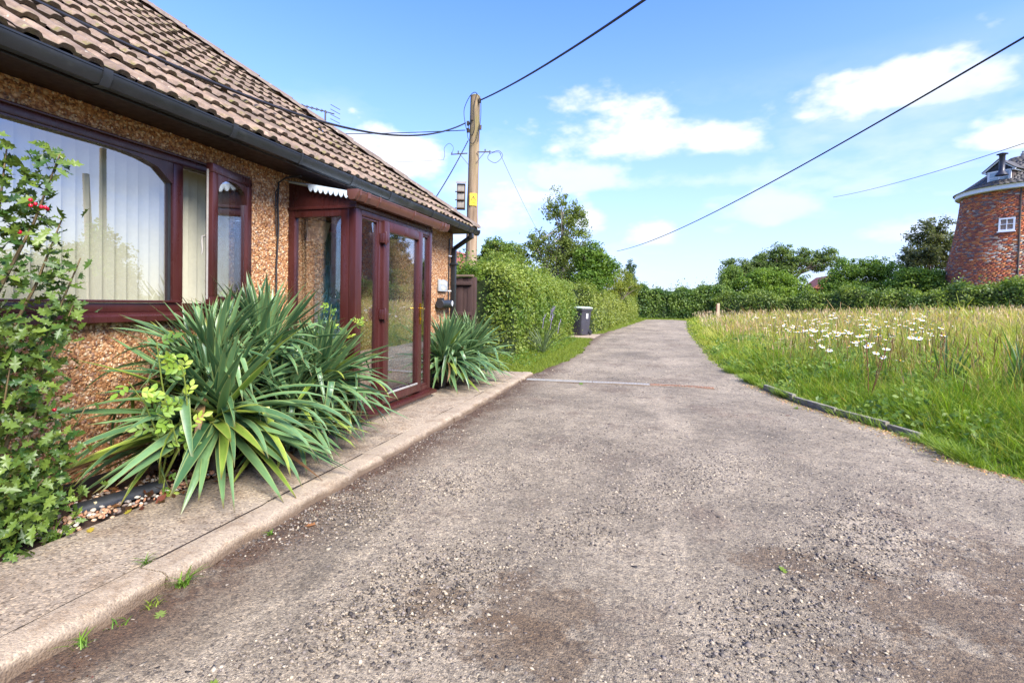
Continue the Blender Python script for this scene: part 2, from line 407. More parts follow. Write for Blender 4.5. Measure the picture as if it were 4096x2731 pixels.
# worn drive: tarmac, sandy dust, brown dirt and gravel patches
m, nt, b = material('drive_surface'); v = wpos(nt)
base = ramp(nt, noise(nt, .7, 10, .72, v), [(.34, lin('#6e6352')), (.48, lin('#877a65')), (.62, lin('#9b8d76'))])
sand = ramp(nt, noise(nt, .5, 10, .66, wpos(nt, (1.6, .5, 1))), [(.50, (0, 0, 0)), (.58, (1, 1, 1))])
base = mixc(nt, mth(nt, 'MULTIPLY', sand, .55), base, lin('#a6977f'))
dirt = ramp(nt, noise(nt, .9, 11, .74, v), [(.54, (0, 0, 0)), (.60, (1, 1, 1))])
base = mixc(nt, mth(nt, 'MULTIPLY', dirt, .45), base, lin('#665343'))
fine = ramp(nt, noise(nt, 9, 10, .75, v), [(.36, (.72, .7, .68)), (.5, (1, 1, 1)), (.66, (1.16, 1.15, 1.13))])
base = mixc(nt, .9, base, mixc(nt, 1.0, base, fine, 'MULTIPLY'))
sepx = N(nt, 'ShaderNodeSeparateXYZ'); nt.links.new(v, sepx.inputs[0])
kerbside = mth(nt, 'MULTIPLY', mth(nt, 'SUBTRACT', 1.0, mth(nt, 'DIVIDE', mth(nt, 'ADD', sepx.outputs[0], 2.0), .5), True), ramp(nt, noise(nt, 4.5, 10, .72, v), [(.36, (.25, .25, .25)), (.52, (1.6, 1.6, 1.6))]))
base = mixc(nt, mth(nt, 'MULTIPLY', kerbside, .85, True), base, lin('#57422f'))
for cx, cy, rx, ry in ((-.45, 2.0, .22, .22), (-.43, 1.75, .3, .16), (-.85, 1.92, .16, .12), (1.25, 2.5, .5, .25), (1.7, 2.9, .4, .35), (.72, 2.72, .3, .14), (1.3, 2.1, .6, .2)):
    ax = mth(nt, 'DIVIDE', mth(nt, 'SUBTRACT', sepx.outputs[0], cx), rx); ay = mth(nt, 'DIVIDE', mth(nt, 'SUBTRACT', sepx.outputs[1], cy), ry)
    q = mth(nt, 'SUBTRACT', 1.25, mth(nt, 'ADD', mth(nt, 'MULTIPLY', ax, ax), mth(nt, 'MULTIPLY', ay, ay)))
    q = mth(nt, 'MULTIPLY', mth(nt, 'ADD', q, mth(nt, 'MULTIPLY', mth(nt, 'SUBTRACT', noise(nt, 6, 11, .78, v), .5), 9.0)), 1.4, True)
    base = mixc(nt, mth(nt, 'MULTIPLY', q, .65), base, lin('#5e4a33'))
v1 = voro(nt, 140, v); s1 = N(nt, 'ShaderNodeSeparateColor'); nt.links.new(v1.outputs['Color'], s1.inputs[0])
chip = ramp(nt, s1.outputs[0], [(0, (.30, .29, .29)), (.22, (.72, .71, .7)), (.55, (1, 1, 1)), (.8, (1.18, 1.16, 1.13)), (1, (1.6, 1.57, 1.5))])
base = mixc(nt, .8, base, mixc(nt, 1.0, base, chip, 'MULTIPLY'))
v2 = voro(nt, 62, v); s2 = N(nt, 'ShaderNodeSeparateColor'); nt.links.new(v2.outputs['Color'], s2.inputs[0])
chip2 = ramp(nt, s2.outputs[1], [(0, (.42, .40, .4)), (.2, (.95, .95, .95)), (.85, (1, 1, 1)), (1, (1.35, 1.32, 1.28))])
base = mixc(nt, .7, base, mixc(nt, 1.0, base, chip2, 'MULTIPLY'))
nt.links.new(base, b.inputs['Base Color']); b.inputs['Roughness'].default_value = .88
h = mth(nt, 'ADD', mth(nt, 'MULTIPLY', v1.outputs['Distance'], -.3), mth(nt, 'ADD', mth(nt, 'MULTIPLY', noise(nt, 30, 8, .7, v), 1.3), mth(nt, 'MULTIPLY', noise(nt, 7, 6, .7, v), 1.2)))
bump(nt, b, h, .8, .020); MAT['drive'] = m

# soil with thatch under the grass
m, nt, b = material('soil_and_thatch'); v = wpos(nt)
nt.links.new(ramp(nt, noise(nt, 4, 9, .7, v), [(.3, lin('#3b3a1c')), (.5, lin('#55592a')), (.7, lin('#6d6a35'))]), b.inputs['Base Color']); b.inputs['Roughness'].default_value = .95
bump(nt, b, noise(nt, 18, 8, .7, v), .8, .03); MAT['soil'] = m
MAT['bed'] = simple('bed_soil', lin('#3a2a20'), .95, .4, 9, .8, 40)

# roof tiles: weathered concrete, lichen, moss at the noses (Col.r = 1 at the nose)
m, nt, b = material('roof_tile'); v = wpos(nt)
a = N(nt, 'ShaderNodeAttribute', attribute_name='Col').outputs['Color']; sa = N(nt, 'ShaderNodeSeparateColor'); nt.links.new(a, sa.inputs[0])
vt = voro(nt, 2.9, v); st_ = N(nt, 'ShaderNodeSeparateColor'); nt.links.new(vt.outputs['Color'], st_.inputs[0])
base = ramp(nt, noise(nt, 9, 8, .68, v), [(.25, lin('#5e4f43')), (.5, lin('#7d6a59')), (.75, lin('#9a8672'))])
base = mixc(nt, .6, base, mixc(nt, 1.0, base, ramp(nt, st_.outputs[0], [(0, (.6, .58, .58)), (.5, (1, 1, 1)), (1, (1.35, 1.3, 1.25))]), 'MULTIPLY'))
sxy = N(nt, 'ShaderNodeSeparateXYZ'); nt.links.new(v, sxy.inputs[0]); cxy2 = N(nt, 'ShaderNodeCombineXYZ')
nt.links.new(mth(nt, 'MULTIPLY', sxy.outputs[1], 45.0), cxy2.inputs[0]); nt.links.new(mth(nt, 'MULTIPLY', mth(nt, 'SUBTRACT', mth(nt, 'MULTIPLY', sxy.outputs[2], .59), mth(nt, 'MULTIPLY', sxy.outputs[0], .81)), 4.0), cxy2.inputs[1])
base = mixc(nt, .75, base, mixc(nt, 1.0, base, ramp(nt, noise(nt, 1.0, 6, .65, cxy2.outputs[0]), [(.3, (.62, .58, .56)), (.52, (1, 1, 1)), (.75, (1.25, 1.22, 1.2))]), 'MULTIPLY'))
lich = ramp(nt, noise(nt, 26, 4, .5, v), [(.66, (0, 0, 0)), (.72, (1, 1, 1))])
base = mixc(nt, mth(nt, 'MULTIPLY', lich, .6), base, lin('#c3bda6'))
mossn = ramp(nt, noise(nt, 13, 7, .7, v), [(.50, (0, 0, 0)), (.62, (1, 1, 1))])
nosef = ramp(nt, sa.outputs[0], [(.86, (0, 0, 0)), (.97, (1, 1, 1))])
base = mixc(nt, mth(nt, 'MULTIPLY', mth(nt, 'MULTIPLY', mossn, nosef), .9), base, lin('#68632a'))
dk = ramp(nt, noise(nt, 5, 7, .7, v), [(.5, (0, 0, 0)), (.75, (1, 1, 1))])
base = mixc(nt, mth(nt, 'MULTIPLY', dk, .45), base, lin('#4d4038'))
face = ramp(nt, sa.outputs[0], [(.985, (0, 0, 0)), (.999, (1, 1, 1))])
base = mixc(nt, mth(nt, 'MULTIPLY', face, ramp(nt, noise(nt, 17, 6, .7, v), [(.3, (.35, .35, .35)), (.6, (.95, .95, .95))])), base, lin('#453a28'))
nt.links.new(base, b.inputs['Base Color']); b.inputs['Roughness'].default_value = .9
bump(nt, b, noise(nt, 60, 7, .7, v), .6, .008); MAT['tile'] = m

# yucca blades: pale margins and midrib stripes from the leaf's own Col (r across, g along)
def yucca_mat(name, c1, c2, cedge, ctip, spots=0.0):
    m, nt, b = material(name)
    a = N(nt, 'ShaderNodeAttribute', attribute_name='Col').outputs['Color']; sa = N(nt, 'ShaderNodeSeparateColor'); nt.links.new(a, sa.inputs[0])
    oi = N(nt, 'ShaderNodeObjectInfo').outputs['Random']; v = coords(nt, 'Object', (60, 3, 60))
    base = mixc(nt, oi, c1, c2)
    base = mixc(nt, .5, base, mixc(nt, 1.0, base, ramp(nt, noise(nt, 1.0, 4, .5, v), [(.3, (.7, .75, .7)), (.7, (1.3, 1.25, 1.2))]), 'MULTIPLY'))
    base = mixc(nt, ramp(nt, sa.outputs[0], [(.72, (0, 0, 0)), (.96, (.85, .85, .85))]), base, cedge)
    base = mixc(nt, ramp(nt, sa.outputs[1], [(.90, (0, 0, 0)), (1, (1, 1, 1))]), base, ctip)
    if spots:
        sp = ramp(nt, noise(nt, 34, 3, .5, coords(nt, 'Object')), [(.70, (0, 0, 0)), (.73, (1, 1, 1))])
        base = mixc(nt, mth(nt, 'MULTIPLY', sp, spots), base, lin('#3a2414'))
    nt.links.new(base, b.inputs['Base Color']); b.inputs['Roughness'].default_value = .36; b.inputs['Specular IOR Level'].default_value = .55
    t = N(nt, 'ShaderNodeBsdfTranslucent'); nt.links.new(base, t.inputs['Color'])
    mx = N(nt, 'ShaderNodeMixShader'); mx.inputs[0].default_value = .2
    nt.links.new(b.outputs[0], mx.inputs[1]); nt.links.new(t.outputs[0], mx.inputs[2]); nt.links.new(mx.outputs[0], nt.nodes['Material Output'].inputs['Surface'])
    return m
MAT['yucca'] = yucca_mat('yucca_blade', lin('#36593a'), lin('#71925f'), lin('#8f9d5c'), lin('#6d5a2c'))
MAT['yucca_old'] = yucca_mat('yucca_old_blade', lin('#6f8a34'), lin('#98a546'), lin('#b9b458'), lin('#6b4a28'), .9)
MAT['yucca_dead'] = yucca_mat('yucca_dead_blade', lin('#6a4a2f'), lin('#a3835a'), lin('#8c6c47'), lin('#5a4029'))
# pole timber
m, nt, b = material('pole_timber'); v = wpos(nt, (9, 9, .7))
base = ramp(nt, noise(nt, 1.6, 8, .65, v), [(.28, lin('#5d4a38')), (.5, lin('#8a735a')), (.75, lin('#a8937a'))])
gz = N(nt, 'ShaderNodeSeparateXYZ'); nt.links.new(wpos(nt), gz.inputs[0])
alg = mth(nt, 'MULTIPLY', ramp(nt, mth(nt, 'MULTIPLY', gz.outputs[2], .12), [(.42, (0, 0, 0)), (.66, (1, 1, 1))]), ramp(nt, noise(nt, 3, 5, .6, wpos(nt)), [(.3, (.2, .2, .2)), (.6, (1, 1, 1))]))
base = mixc(nt, mth(nt, 'MULTIPLY', alg, .6), base, lin('#6f6b33'))
nt.links.new(base, b.inputs['Base Color']); b.inputs['Roughness'].default_value = .85; bump(nt, b, noise(nt, 3, 8, .7, v), .6, .01); MAT['pole'] = m
# frosted, swirly glass of the front door
m, nt, b = material('patterned_door_glass'); v = wpos(nt)
b.inputs['Base Color'].default_value = (*lin('#4f8a8c'), 1); b.inputs['Roughness'].default_value = .12; b.inputs['Specular IOR Level'].default_value = .8
nw = noise(nt, 9, 3, .5, v); vv = voro(nt, 22, mixc(nt, .35, v, N(nt, 'ShaderNodeTexNoise').outputs['Color']))
bump(nt, b, mth(nt, 'ADD', vv.outputs['Distance'], mth(nt, 'MULTIPLY', nw, 1.5)), .9, .03); MAT['door_glass'] = m

# ------------------------------------------------------------------ ground, drive, path
def sstep(x, a, b_):
    t = np.clip((np.asarray(x, float) - a) / (b_ - a), 0, 1); return t * t * (3 - 2 * t)
def z_drive(y): return -0.058 + 0.103 * sstep(y, 6, 18) + 0.06 * sstep(y, 18, 36)
RX = np.array([[-8, 16], [2.6, 16], [3.3, 9], [3.75, 5.2], [4.1, 3.7], [4.45, 2.9], [4.85, 2.52], [5.5, 2.5], [6.0, 2.42], [6.6, 2.13], [7.4, 1.88], [9.0, 1.56], [10.1, 1.42], [11, 1.32], [13.1, 1.27], [17, 1.33], [22.5, 1.47], [30, 1.85], [40, 2.45], [60, 2.5]])
LX = np.array([[-8, -2.0], [8.38, -2.0], [8.6, -2.06], [10, -1.82], [11.8, -1.68], [14, -1.75], [16.6, -1.92], [17.4, -2.15], [19.6, -2.15], [20.6, -1.9], [25, -1.5], [29.5, -1.18], [37.6, -.6], [40, -.5], [60, -.5]])
def x_right(y): return np.interp(y, RX[:, 0], RX[:, 1])
def x_left(y): return np.interp(y, LX[:, 0], LX[:, 1])
def z_ground(x, y):
    x = np.asarray(x, float); y = np.asarray(y, float)
    base = z_drive(y) - 0.03
    dist = np.clip(x - x_right(y), 0, None)
    return base + 0.045 * np.clip(dist, 0, 26) * sstep(y, 2, 9) + 0.03 * sstep(dist, 0.05, .5)
def axis_pts(lo, hi, fine_lo, fine_hi, step):
    a_ = list(np.arange(fine_lo, fine_hi + 1e-6, step)); p = fine_lo; s_ = step
    left = []
    while p > lo: s_ *= 1.5; p -= s_; left.append(p)
    right = []; p = fine_hi; s_ = step
    while p < hi: s_ *= 1.5; p += s_; right.append(p)
    return np.array(left[::-1] + a_ + right)
gx = axis_pts(-700, 700, -6, 24, .5); gy = axis_pts(-300, 900, -4, 46, .5)
GX, GY = np.meshgrid(gx, gy); GZ = z_ground(GX, GY)
V = np.stack([GX, GY, GZ], -1).reshape(-1, 3); nxx = len(gx)
ii, jj = np.meshgrid(np.arange(nxx - 1), np.arange(len(gy) - 1)); q = (jj * nxx + ii).ravel()
F = np.stack([q, q + 1, q + nxx + 1, q + nxx], 1)
me = np_mesh('ground', V, F); me.shade_smooth()
tag(link('ground', me, None, MAT['soil']), kind='structure')

ys = np.concatenate([np.arange(-6, 14, .08), np.arange(14, 40.2, .25)])
nx = 26; rows = []
for y in ys:
    jl = .04 * math.sin(y * 3.1) + .03 * math.sin(y * 7.7 + 1); jr = .03 * math.sin(y * 4.3 + 2) + .025 * math.sin(y * 9.1)
    xl = x_left(y) + (jl if y > 8.5 else -.03); xr = x_right(y) + (jr if y > 5 else 0)
    t = np.linspace(0, 1, nx); xs = xl + (xr - xl) * t
    cross = -0.012 * np.cos((t - .5) * math.pi * 2) * 0 + .02 * np.sin(t * math.pi)
    zz = z_drive(y) + cross + .006 * np.sin(xs * 2.3 + y * 1.7) + .005 * np.sin(xs * 5.1 - y * 3.3) - .0
    rows.append(np.stack([xs, np.full(nx, y), zz], 1))
V = np.concatenate(rows); ii, jj = np.meshgrid(np.arange(nx - 1), np.arange(len(ys) - 1)); q = (jj * nx + ii).ravel()
me = np_mesh('driveway', V, np.stack([q, q + 1, q + nx + 1, q + nx], 1)); me.shade_smooth()
tag(link('driveway', me, None, MAT['drive']), kind='structure')
def z_dr(x, y):
    xl, xr = x_left(y), x_right(y); t = (x - xl) / (xr - xl)
    return z_drive(y) + .02 * np.sin(np.clip(t, 0, 1) * math.pi) + .006 * np.sin(x * 2.3 + y * 1.7) + .005 * np.sin(x * 5.1 - y * 3.3)

mb = MB(); mb.box(-2.80, -2.176, -3, 4.05, -.14, 0.0); path = mb.build('footpath', MAT['path'], None, .008); tag(path, kind='structure')
mb = MB(); mb.box(-2.80, -2.17, 4.06, 7.02, -.14, 0.002); mb.build('slab', MAT['path'], path, .008)
mb = MB(); mb.box(-3.3, -2.17, 7.03, 8.42, -.14, 0.004); mb.build('slab', MAT['kerb'], path, .01)
yk = [-3.0, .15, 1.665, 3.43, 4.9, 6.35, 7.6, 8.46]
for i in range(len(yk) - 1):
    n_ = 12; a_, c_ = yk[i] + .004, yk[i + 1] - .004; mb = MB()
    prof = lambda k: [(-2.163, -.16), (-2.163, .004), (-2.03 + .006 * math.sin(k * 1.9), .006), (-2.008 + .012 * math.sin(k * 2.3 + i) + random.gauss(0, .004), -.006 + .004 * math.sin(k * 1.3)), (-1.995 + .010 * math.sin(k * 1.7 + i) + random.gauss(0, .004), -.035), (-1.985, -.16)]
    vs_ = []; fs = []
    for k in range(n_ + 1):
        y = a_ + (c_ - a_) * k / n_
        vs_ += [(p[0], y, p[1]) for p in prof(k + i * 5)]
    for k in range(n_):
        for j in range(6): fs.append((k * 6 + j, k * 6 + (j + 1) % 6, (k + 1) * 6 + (j + 1) % 6, (k + 1) * 6 + j))
    fs += [tuple(range(6)), tuple(n_ * 6 + j for j in range(5, -1, -1))]
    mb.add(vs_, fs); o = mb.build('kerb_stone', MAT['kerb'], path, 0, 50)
    o.location.x = [0, -.004, .012, 0, .006, -.004, .004][i]
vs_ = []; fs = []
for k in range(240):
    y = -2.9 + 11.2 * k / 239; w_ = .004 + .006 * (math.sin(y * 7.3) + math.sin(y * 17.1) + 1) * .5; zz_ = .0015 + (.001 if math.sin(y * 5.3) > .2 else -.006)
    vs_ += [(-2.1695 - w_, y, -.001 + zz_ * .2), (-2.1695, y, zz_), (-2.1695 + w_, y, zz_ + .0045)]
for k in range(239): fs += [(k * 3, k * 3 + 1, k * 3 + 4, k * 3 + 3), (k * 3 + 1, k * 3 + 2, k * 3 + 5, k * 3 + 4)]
MB().add(vs_, fs).build('joint_shade_strip', simple('joint_shade_soil', lin('#33271d'), .95, .4, 30, .5, 60), path, 0, 60)  # dark soil-coloured strip, painting in the shade of the kerb joint
# planting bed between path and wall
mb = MB(); n_ = 50; vs_ = []; fs = []
for k in range(n_ + 1):
    y = -3 + 7.1 * k / n_
    for j, x in enumerate((-3.47, -3.25, -3.0, -2.86, -2.795)):
        vs_.append((x, y, (-.02, -.015, -.02, -.04, -.06)[j] + .012 * math.sin(y * 9 + j * 2) * (1 if 0 < j < 4 else 0)))
for k in range(n_):
    for j in range(4): fs.append((k * 5 + j, (k + 1) * 5 + j, (k + 1) * 5 + j + 1, k * 5 + j + 1))
tag(MB().add(vs_, fs).build('planting_bed', MAT['bed'], None, 0, 60), kind='structure')
mb = MB(); mb.box(-3.46, -2.80, 5.83, 7.03, -.1, -.03); tag(mb.build('planting_bed', MAT['bed']), kind='structure')
# concrete pad by the bin and grass edging stones on the right of the drive
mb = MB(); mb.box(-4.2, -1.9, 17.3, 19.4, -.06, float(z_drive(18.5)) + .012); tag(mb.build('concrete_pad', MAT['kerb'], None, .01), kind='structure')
edge = tag(bpy.data.objects.new('drive_edging', None), kind='structure'); col.objects.link(edge); edge.location = (2, 7, 0)
EP = [(1.44, 10.15), (1.55, 9.1), (1.66, 8.35), (1.86, 7.5), (2.12, 6.72), (2.42, 6.14), (2.53, 5.72)]
for i in range(len(EP) - 1):
    if i == 1: continue
    (x0, y0), (x1, y1) = EP[i], EP[i + 1]; dx, dy = (x1 - x0), (y1 - y0); L_ = math.hypot(dx, dy); g = .012 / L_
    zz = float(z_drive(y0)) + ((.035, .035, .06, .045, .055, .035)[min(i, 5)] if i > 1 else -.015)
    mb = MB(); mb.bar((x0 + dx * g, y0 + dy * g, zz - .05), (x1 - dx * g, y1 - dy * g, zz - .05 + random.uniform(-.015, .015)), .06 if i > 1 else .16, .14)
    mb.build('edging_stone', MAT['edging'], edge, .012)

# ------------------------------------------------------------------ the bungalow
WX = -3.46; YE = 8.32; SOF = 2.41
house = thing('bungalow', 'pebbledashed bungalow with moss-flecked tiled hip roof and mahogany-brown windows', 'house', (-3.46, 3.0, 0))
WY0, WY1, WZ0, WZ1 = .55, 3.60, 1.055, 2.25          # front window opening
DY0, DY1, DZ1 = 4.52, 5.46, 2.06                       # front door opening (inside the porch)
mb = MB(); x0 = WX - .26
mb.box(x0, WX, -3, WY0, .02, SOF); mb.box(x0, WX, WY0, WY1, .02, WZ0); mb.box(x0, WX, WY0, WY1, WZ1, SOF)
mb.box(x0, WX, WY1, DY0, .02, SOF); mb.box(x0, WX, DY0, DY1, DZ1, SOF); mb.box(x0, WX, DY1, YE, .02, SOF)
mb.build('front_wall', MAT['dash'], house)
mb = MB(); mb.box(-12.4, x0 - .002, YE - .25, YE, -.1, SOF); mb.box(-12.4, -12.15, -3, YE - .252, -.1, SOF); mb.box(-12.15, x0 - .002, -3, -2.75, -.1, SOF)
mb.build('rear_walls', MAT['dash'], house)
mb = MB(); mb.box(-12.1, x0, -2.7, YE - .3, SOF + .01, SOF + .03); mb.box(x0 - 1.6, x0 - 1.5, -1, 4.2, 0, SOF); mb.box(x0 - 1.5, x0, 4.1, 4.2, 0, SOF); mb.box(x0 - 1.5, x0, -.9, -.8, 0, SOF); mb.box(-12.1, x0, -2.7, YE - .3, .0, .02)
mb.build('room', MAT['room'], house)
mb = MB(); mb.box(WX - .25, WX + .012, -3, 4.1, -.12, .035); mb.box(WX - .25, WX + .012, 5.86, YE + .012, -.12, .035)
mb.build('damp_course', simple('black_bitumen', lin('#241c19'), .7, .3, 12, .2, 40), house)

# the dashed stones themselves, as real relief
def wall_pts(n, y0, y1, z0, z1):
    return np.stack([np.full(n, WX), rng.uniform(y0, y1, n), rng.uniform(z0, z1, n)], 1)
dens = 2600; P = []
for (y0, y1, z0, z1) in ((1.3, WY1, .04, WZ0 - .06), (1.3, WY1, WZ1 + .01, SOF), (WY1 + .01, 4.5, .04, SOF), (5.47, YE, .04, SOF), (4.5, 5.47, 2.12, SOF)):
    P.append(wall_pts(int((y1 - y0) * (z1 - z0) * dens), y0, y1, z0, z1))
P = np.concatenate(P); n = len(P)
OCT = np.array([(1, 0, 0), (-1, 0, 0), (0, 1, 0), (0, -1, 0), (0, 0, 1), (0, 0, -1)], float)
OCTF = np.array([(0, 2, 4), (2, 1, 4), (1, 3, 4), (3, 0, 4), (2, 0, 5), (1, 2, 5), (3, 1, 5), (0, 3, 5)])
Nn = rng.normal(size=(n, 3)) * .35 + np.array([1, 0, 0])
A = frames(Nn); S = np.stack([rng.uniform(.008, .015, n), rng.uniform(.006, .011, n), rng.uniform(.004, .008, n)], 1)
A = A * S[:, None, :]
pal = np.array([lin('#b98552'), lin('#c99a68'), lin('#dcbd95'), lin('#94613c'), lin('#74503c'), lin('#e3cdb0'), lin('#a9764a'), lin('#8d7665')])
C = pal[rng.choice(8, n, p=[.22, .2, .14, .14, .08, .07, .1, .05])] * rng.uniform(.8, 1.15, (n, 1))
C *= (.86 + .16 * (np.sin(P[:, 1] * 2.3 + 1) * np.sin(P[:, 2] * 3.1) + .5 * np.sin(P[:, 1] * 7 + P[:, 2] * 5)))[:, None]
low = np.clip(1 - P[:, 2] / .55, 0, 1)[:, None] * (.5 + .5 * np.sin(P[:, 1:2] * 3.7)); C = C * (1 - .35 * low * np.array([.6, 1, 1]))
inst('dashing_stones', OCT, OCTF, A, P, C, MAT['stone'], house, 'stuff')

# ---- roof
EX, EZ, RS = -3.05, 2.50, .73                           # eave line, rise per metre
YH = 8.30                                               # hip corner
sl = math.hypot(1, RS); upv = Vector((-1, 0, RS)) / sl; nrm = Vector((RS, 0, 1)) / sl
RIDGE = 4.9; zr = EZ + RS * RIDGE
mb = MB()
pts = {'a': (EX - .02, -3.4, EZ - .07), 'b': (EX - .02, YH - .03, EZ - .07), 'c': (EX - RIDGE, YH - RIDGE, zr - .07), 'd': (EX - RIDGE, -3.4, zr - .07), 'e': (EX - 2 * RIDGE, YH - .03, EZ - .07), 'f': (EX - 2 * RIDGE, -3.4, EZ - .07)}
k_ = list(pts); mb.add([pts[k] for k in k_], [(0, 1, 2, 3), (1, 4, 2), (3, 2, 4, 5), (0, 3, 5)])
roof = mb.build('roof', simple('roof_felt', lin('#4a3f38'), .9, .2, 6), house)
GAUGE, TW, TL = .34, .30, .42
prof = []
for r_ in range(2):
    o_ = r_ * .15
    prof += [(o_ + .002, .0), (o_ + .035, 0), (o_ + .048, .018), (o_ + .060, .023), (o_ + .092, .023), (o_ + .104, .018), (o_ + .118, 0), (o_ + .148, 0)]
npf = len(prof)
TV = []; TC = []
for (yy, dz, tk) in ((0, .0, 0), (-.03, 0.0, 0), (-.12, -.010, 0), (-TL, -.044, 0)):
    for (x, z) in prof: TV.append((x, yy, z + dz + .022)); TC.append({0: 1.0, -.03: .96, -.12: .78}.get(yy, 0))
for (x, z) in prof: TV.append((x, -.004, z * .85 - .004)); TC.append(1.0)
TF = []
for r_ in range(3):
    for k in range(npf - 1): TF.append((r_ * npf + k, (r_ + 1) * npf + k, (r_ + 1) * npf + k + 1, r_ * npf + k + 1))
for k in range(npf - 1): TF.append((4 * npf + k, k, k + 1, 4 * npf + k + 1))
TV = np.array(TV); TF = np.array(TF); TC = np.array(TC)
# local x -> +Y, local y -> down slope (so -y is up), local z -> normal
down = -upv
Rt = np.array([[0, down.x, nrm.x], [1, down.y, nrm.y], [0, down.z, nrm.z]])
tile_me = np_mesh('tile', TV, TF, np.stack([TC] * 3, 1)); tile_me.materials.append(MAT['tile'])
tile_me.shade_smooth(); tile_me.set_sharp_from_angle(angle=R(38))
tiles = []
L0 = np.array(origin(house))
for c in range(int(RIDGE * sl / GAUGE)):
    for j in range(int((YH + 3.4) / TW) + 1):
        yy = -3.4 + j * TW + (.0 if c % 2 == 0 else .0)
        sdist = c * GAUGE
        base = Vector((EX, yy, EZ)) + upv * (sdist - .035) + nrm * .0
        f0 = (YH - yy) - (EX - base.x); f1 = (YH - yy - TW) - (EX - (base + upv * TL).x)
        if f0 < 0.02: continue
        tiles.append((c, base, f1 < .06))
tiles.sort(key=lambda t: (t[1] - EYE).length if t[1].y > 1.2 else 99 + t[1].y)
whole_rest = []
for idx, (c, base, cut) in enumerate(tiles):
    Rj = np.array(Matrix.Rotation(random.gauss(0, .010), 3, 'Z')) @ np.array(Matrix.Rotation(random.gauss(0, .008), 3, 'X'))
    Mx = Rt @ Rj; pos = np.array(base) + np.array(nrm) * random.gauss(0, .003) + np.array(down) * (random.gauss(0, .008) + (random.random() < .04) * random.uniform(.01, .03))
    if cut:
        W = TV @ Mx.T + pos
        bm = bmesh.new(); lay = bm.verts.layers.float_color.new('Col'); vv = [bm.verts.new(w) for w in W]
        for v_, c_ in zip(vv, TC): v_[lay] = (c_, c_, c_, 1)
        for f in TF: bm.faces.new([vv[k] for k in f])
        bmesh.ops.bisect_plane(bm, geom=bm.verts[:] + bm.edges[:] + bm.faces[:], plane_co=(EX, YH - .02, 0), plane_no=(-1, 1, 0), clear_outer=True)
        if len(bm.faces) == 0: bm.free(); continue
        bmesh.ops.translate(bm, verts=bm.verts[:], vec=-Vector(L0))
        me = bpy.data.meshes.new('tile'); bm.to_mesh(me); bm.free(); me.shade_smooth(); me.set_sharp_from_angle(angle=R(38))
        if idx < 300: link('tile', me, roof, MAT['tile'])
        else: link('tile', me, roof, MAT['tile'])
    elif idx < 280:
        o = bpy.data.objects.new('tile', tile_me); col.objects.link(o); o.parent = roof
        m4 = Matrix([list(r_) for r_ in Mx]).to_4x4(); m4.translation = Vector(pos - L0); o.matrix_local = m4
    else: whole_rest.append((Mx, pos))
A = np.array([w[0] for w in whole_rest]); T = np.array([w[1] for w in whole_rest])
P = np.einsum('nij,vj->nvi', A, TV) + T[:, None] - L0
FF = (TF[None] + (np.arange(len(T)) * len(TV))[:, None, None]).reshape(-1, 4)
me = np_mesh('far_tiles', P.reshape(-1, 3), FF, np.tile(np.stack([TC] * 3, 1), (len(T), 1))); me.shade_smooth(); me.set_sharp_from_angle(angle=R(38))
link('far_tiles', me, roof, MAT['tile'], 'stuff')
# hip: half-round tiles bedded in lumpy mortar
h0 = Vector((EX + .03, YH + .03, EZ + .0)); hd = Vector((-1, -1, RS)).normalized(); side = Vector((1, -1, 0)).normalized(); hn = side.cross(hd); hn = hn if hn.z > 0 else -hn
MAT['mortar'] = simple('lichened_mortar', lin('#6f6257'), .95, .35, 22, .9, 45, dirt=(lin('#b9b09b'), 16, .6))
hipm = simple('hip_tile', lin('#6f5d52'), .9, .3, 7, .5, 50, dirt=(lin('#77733a'), 6, .58))
nh = 16; HL = RIDGE * math.sqrt(2 + RS * RS) / nh
for k in range(nh):
    mb = MB(); a_ = h0 + hd * (k * HL); vs_ = []; fs = []; ns = 8
    rr0, rr1 = .125 + random.gauss(0, .003), .105
    for (t, rr) in ((0, rr0), (HL + .05, rr1)):
        for th in (0, -.02):
            for q_ in range(ns + 1):
                an = math.pi * q_ / ns
                vs_.append(a_ + hd * t + side * (math.cos(an) * (rr + th)) + hn * (math.sin(an) * (rr + th) * .72 - .015))
    w = ns + 1
    for q_ in range(ns):
        fs += [(q_, q_ + 1, 2 * w + q_ + 1, 2 * w + q_), (w + q_, 3 * w + q_, 3 * w + q_ + 1, w + q_ + 1), (q_, w + q_, w + q_ + 1, q_ + 1)]
    mb.add(vs_, fs).build('hip_tile', hipm, roof, 0, 35)
vs_ = []; fs = []; nn = 120; LH = nh * HL
for k in range(nn + 1):
    c_ = h0 + hd * (LH * k / nn)
    for j, (u_, w_) in enumerate(((.175, -.02), (.16, .018), (.10, .042), (0, .05), (-.10, .042), (-.16, .018), (-.175, -.02))):
        vs_.append(c_ + side * (u_ + random.gauss(0, .008)) + hn * (w_ - .012 + random.gauss(0, .006)))
for k in range(nn):
    for j in range(6): fs.append((k * 7 + j, k * 7 + j + 1, (k + 1) * 7 + j + 1, (k + 1) * 7 + j))
MB().add(vs_, fs).build('hip_mortar', MAT['mortar'], roof, 0, 80)
mb = MB(); mb.tube([(EX - RIDGE, YH - RIDGE + .2, zr + .02), (EX - RIDGE, -3.4, zr + .02)], .12, 10); mb.build('ridge_tiles', hipm, roof, 0, 40)

